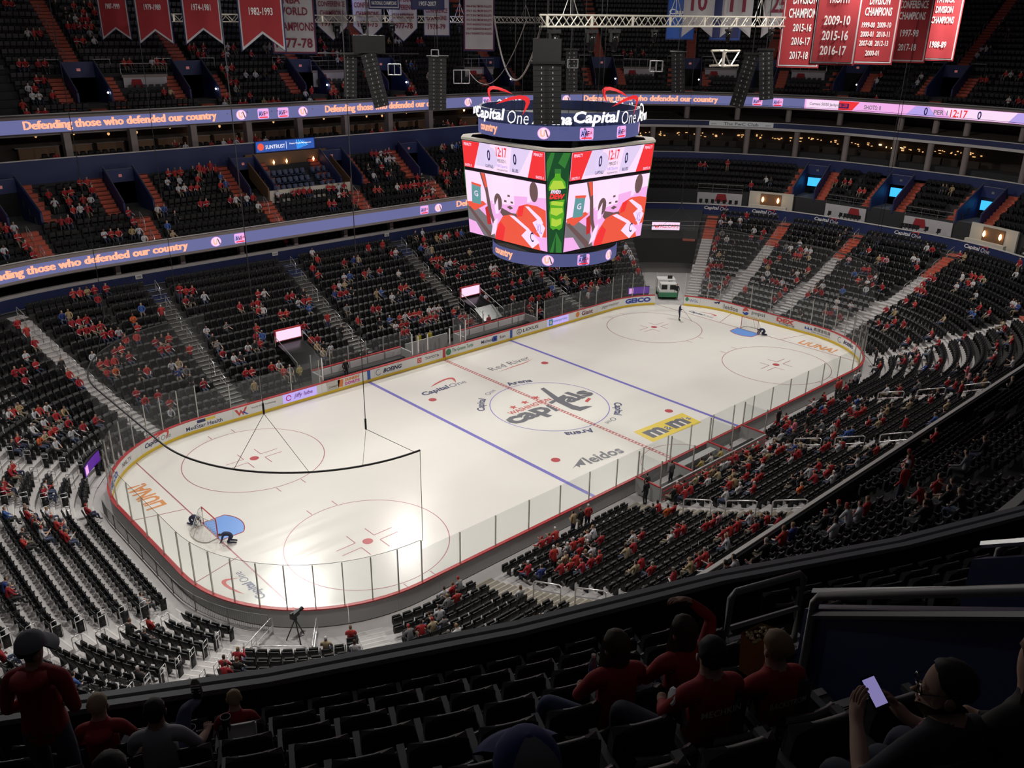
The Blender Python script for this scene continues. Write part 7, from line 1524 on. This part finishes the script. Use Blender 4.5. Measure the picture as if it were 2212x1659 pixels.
# ---------------------------------------------------------------- people on and beside the ice
def plain(lab, pos, rz, J, tn, sc=1., extra=None):
    V, Fc, part = body(J); o = link('person', tone_mesh('person', V, Fc, part, tn), None, pos); o.rotation_euler = (0, 0, rz); o.scale = (sc,)*3; return tag(o, lab, 'person')
NV = (.015, .02, .06)
def crouch():
    J = dict(pelvis=(0, .18, .48), belly=(0, .02, .58), chest=(0, -.18, .60), collar=(0, -.30, .58), neck=(0, -.36, .56), jaw=(0, -.44, .50), skull=(0, -.49, .54), crown=(0, -.56, .58), face=(0, -.6, -.8))
    for s, L_ in ((1, 'l'), (-1, 'r')): J.update({'sh'+L_: (s*.17, -.28, .54), 'el'+L_: (s*.22, -.36, .30), 'wr'+L_: (s*.14, -.46, .10), 'ha'+L_: (s*.12, -.52, .06), 'hp'+L_: (s*.1, .16, .42), 'kn'+L_: (s*.14, -.08, .12), 'an'+L_: (s*.12, .36, .08), 'to'+L_: (s*.12, .42, .04)})
    return J
plain('worker in navy kneeling at the near goal post', (-26.85, -1.75, 0), -2.2, crouch(), T(NV, NV)); plain('worker in navy bending behind the near goal net', (-27.55, 1.35, 0), .3, crouch(), T(NV, NV))
plain('worker in navy crouching at the far goal post', (27.0, -1.6, 0), -2.4, crouch(), T(NV, NV))
o = plain('worker in navy standing on the ice near the tunnel with a pole', (24.6, 6.3, 0), .6, standing(1, .05), T(NV, NV, (.6, .6, .6)))
b = MB(); b.tube([(.05, -.2, 1.15), (-.2, -1.2, .05)], .015, 5); ob = tag(b.build('ice_pole', 'black_plastic', None), 'thin black pole held by the worker on the ice', 'pole'); ob.location = (24.6, 6.3, 0); ob.rotation_euler = (0, 0, .6)
for i, (x, y, c, st, lab) in enumerate(((-6.3, -14.4, (.01, .01, .012), 1, 'man in black suit standing at the near boards, nearer the bench corner'), (-5.6, -13.9, (.012, .012, .016), 1, 'man in black suit leaning at the penalty box corner'), (-3.6, -14.2, (.10, .10, .10), 1, 'woman in grey standing in the penalty box'), (-1.2, -14.5, (.45, .36, .12), 0, 'official in yellow jersey at the scorer table, first seat'), (-.2, -14.5, (.55, .55, .52), 0, 'official in white jersey at the scorer table, second seat'), (.9, -14.5, (.5, .42, .15), 0, 'official in yellow jersey at the scorer table, third seat'), (2.0, -14.5, (.55, .55, .56), 0, 'official in white jersey at the scorer table, last seat'), (8.7, -14.2, (.02, .02, .02), 1, 'attendant in black standing past the penalty boxes'))):
    plain(lab, (x, y, .3 if not st else .33 if x > -5 else .04), math.pi, standing(i % 2, .03) if st else seated(.08, 0), T(c, (.02, .02, .025)))
for i, (x, y, c, lab) in enumerate(((-9.2, 13.9, (.012, .012, .012), 'cameraman in black crouching at the players bench'), (-12.6, 15.2, (.4, .32, .1), 'attendant in yellow at the end of the players bench'), (-6.6, 15.0, (.03, .03, .03), 'staff member in black on the near players bench'), (-.9, 15.2, (.42, .36, .02), 'attendant in yellow vest between the benches, first'), (.3, 15.2, (.42, .36, .02), 'attendant in yellow vest between the benches, second'), (7.2, 15.2, RED, 'person in red behind the far players bench'))):
    plain(lab, (x, y, .3), 0, standing(i % 2), T(c, (.02, .02, .025)))
zx, zy = PT(14.7, 1.8); plain('driver in black standing beside the resurfacing machine', (zx, zy, 0), -.8, standing(0), T((.015, .015, .02), (.01, .01, .012)))

bpy.data.scenes.remove(TMP)
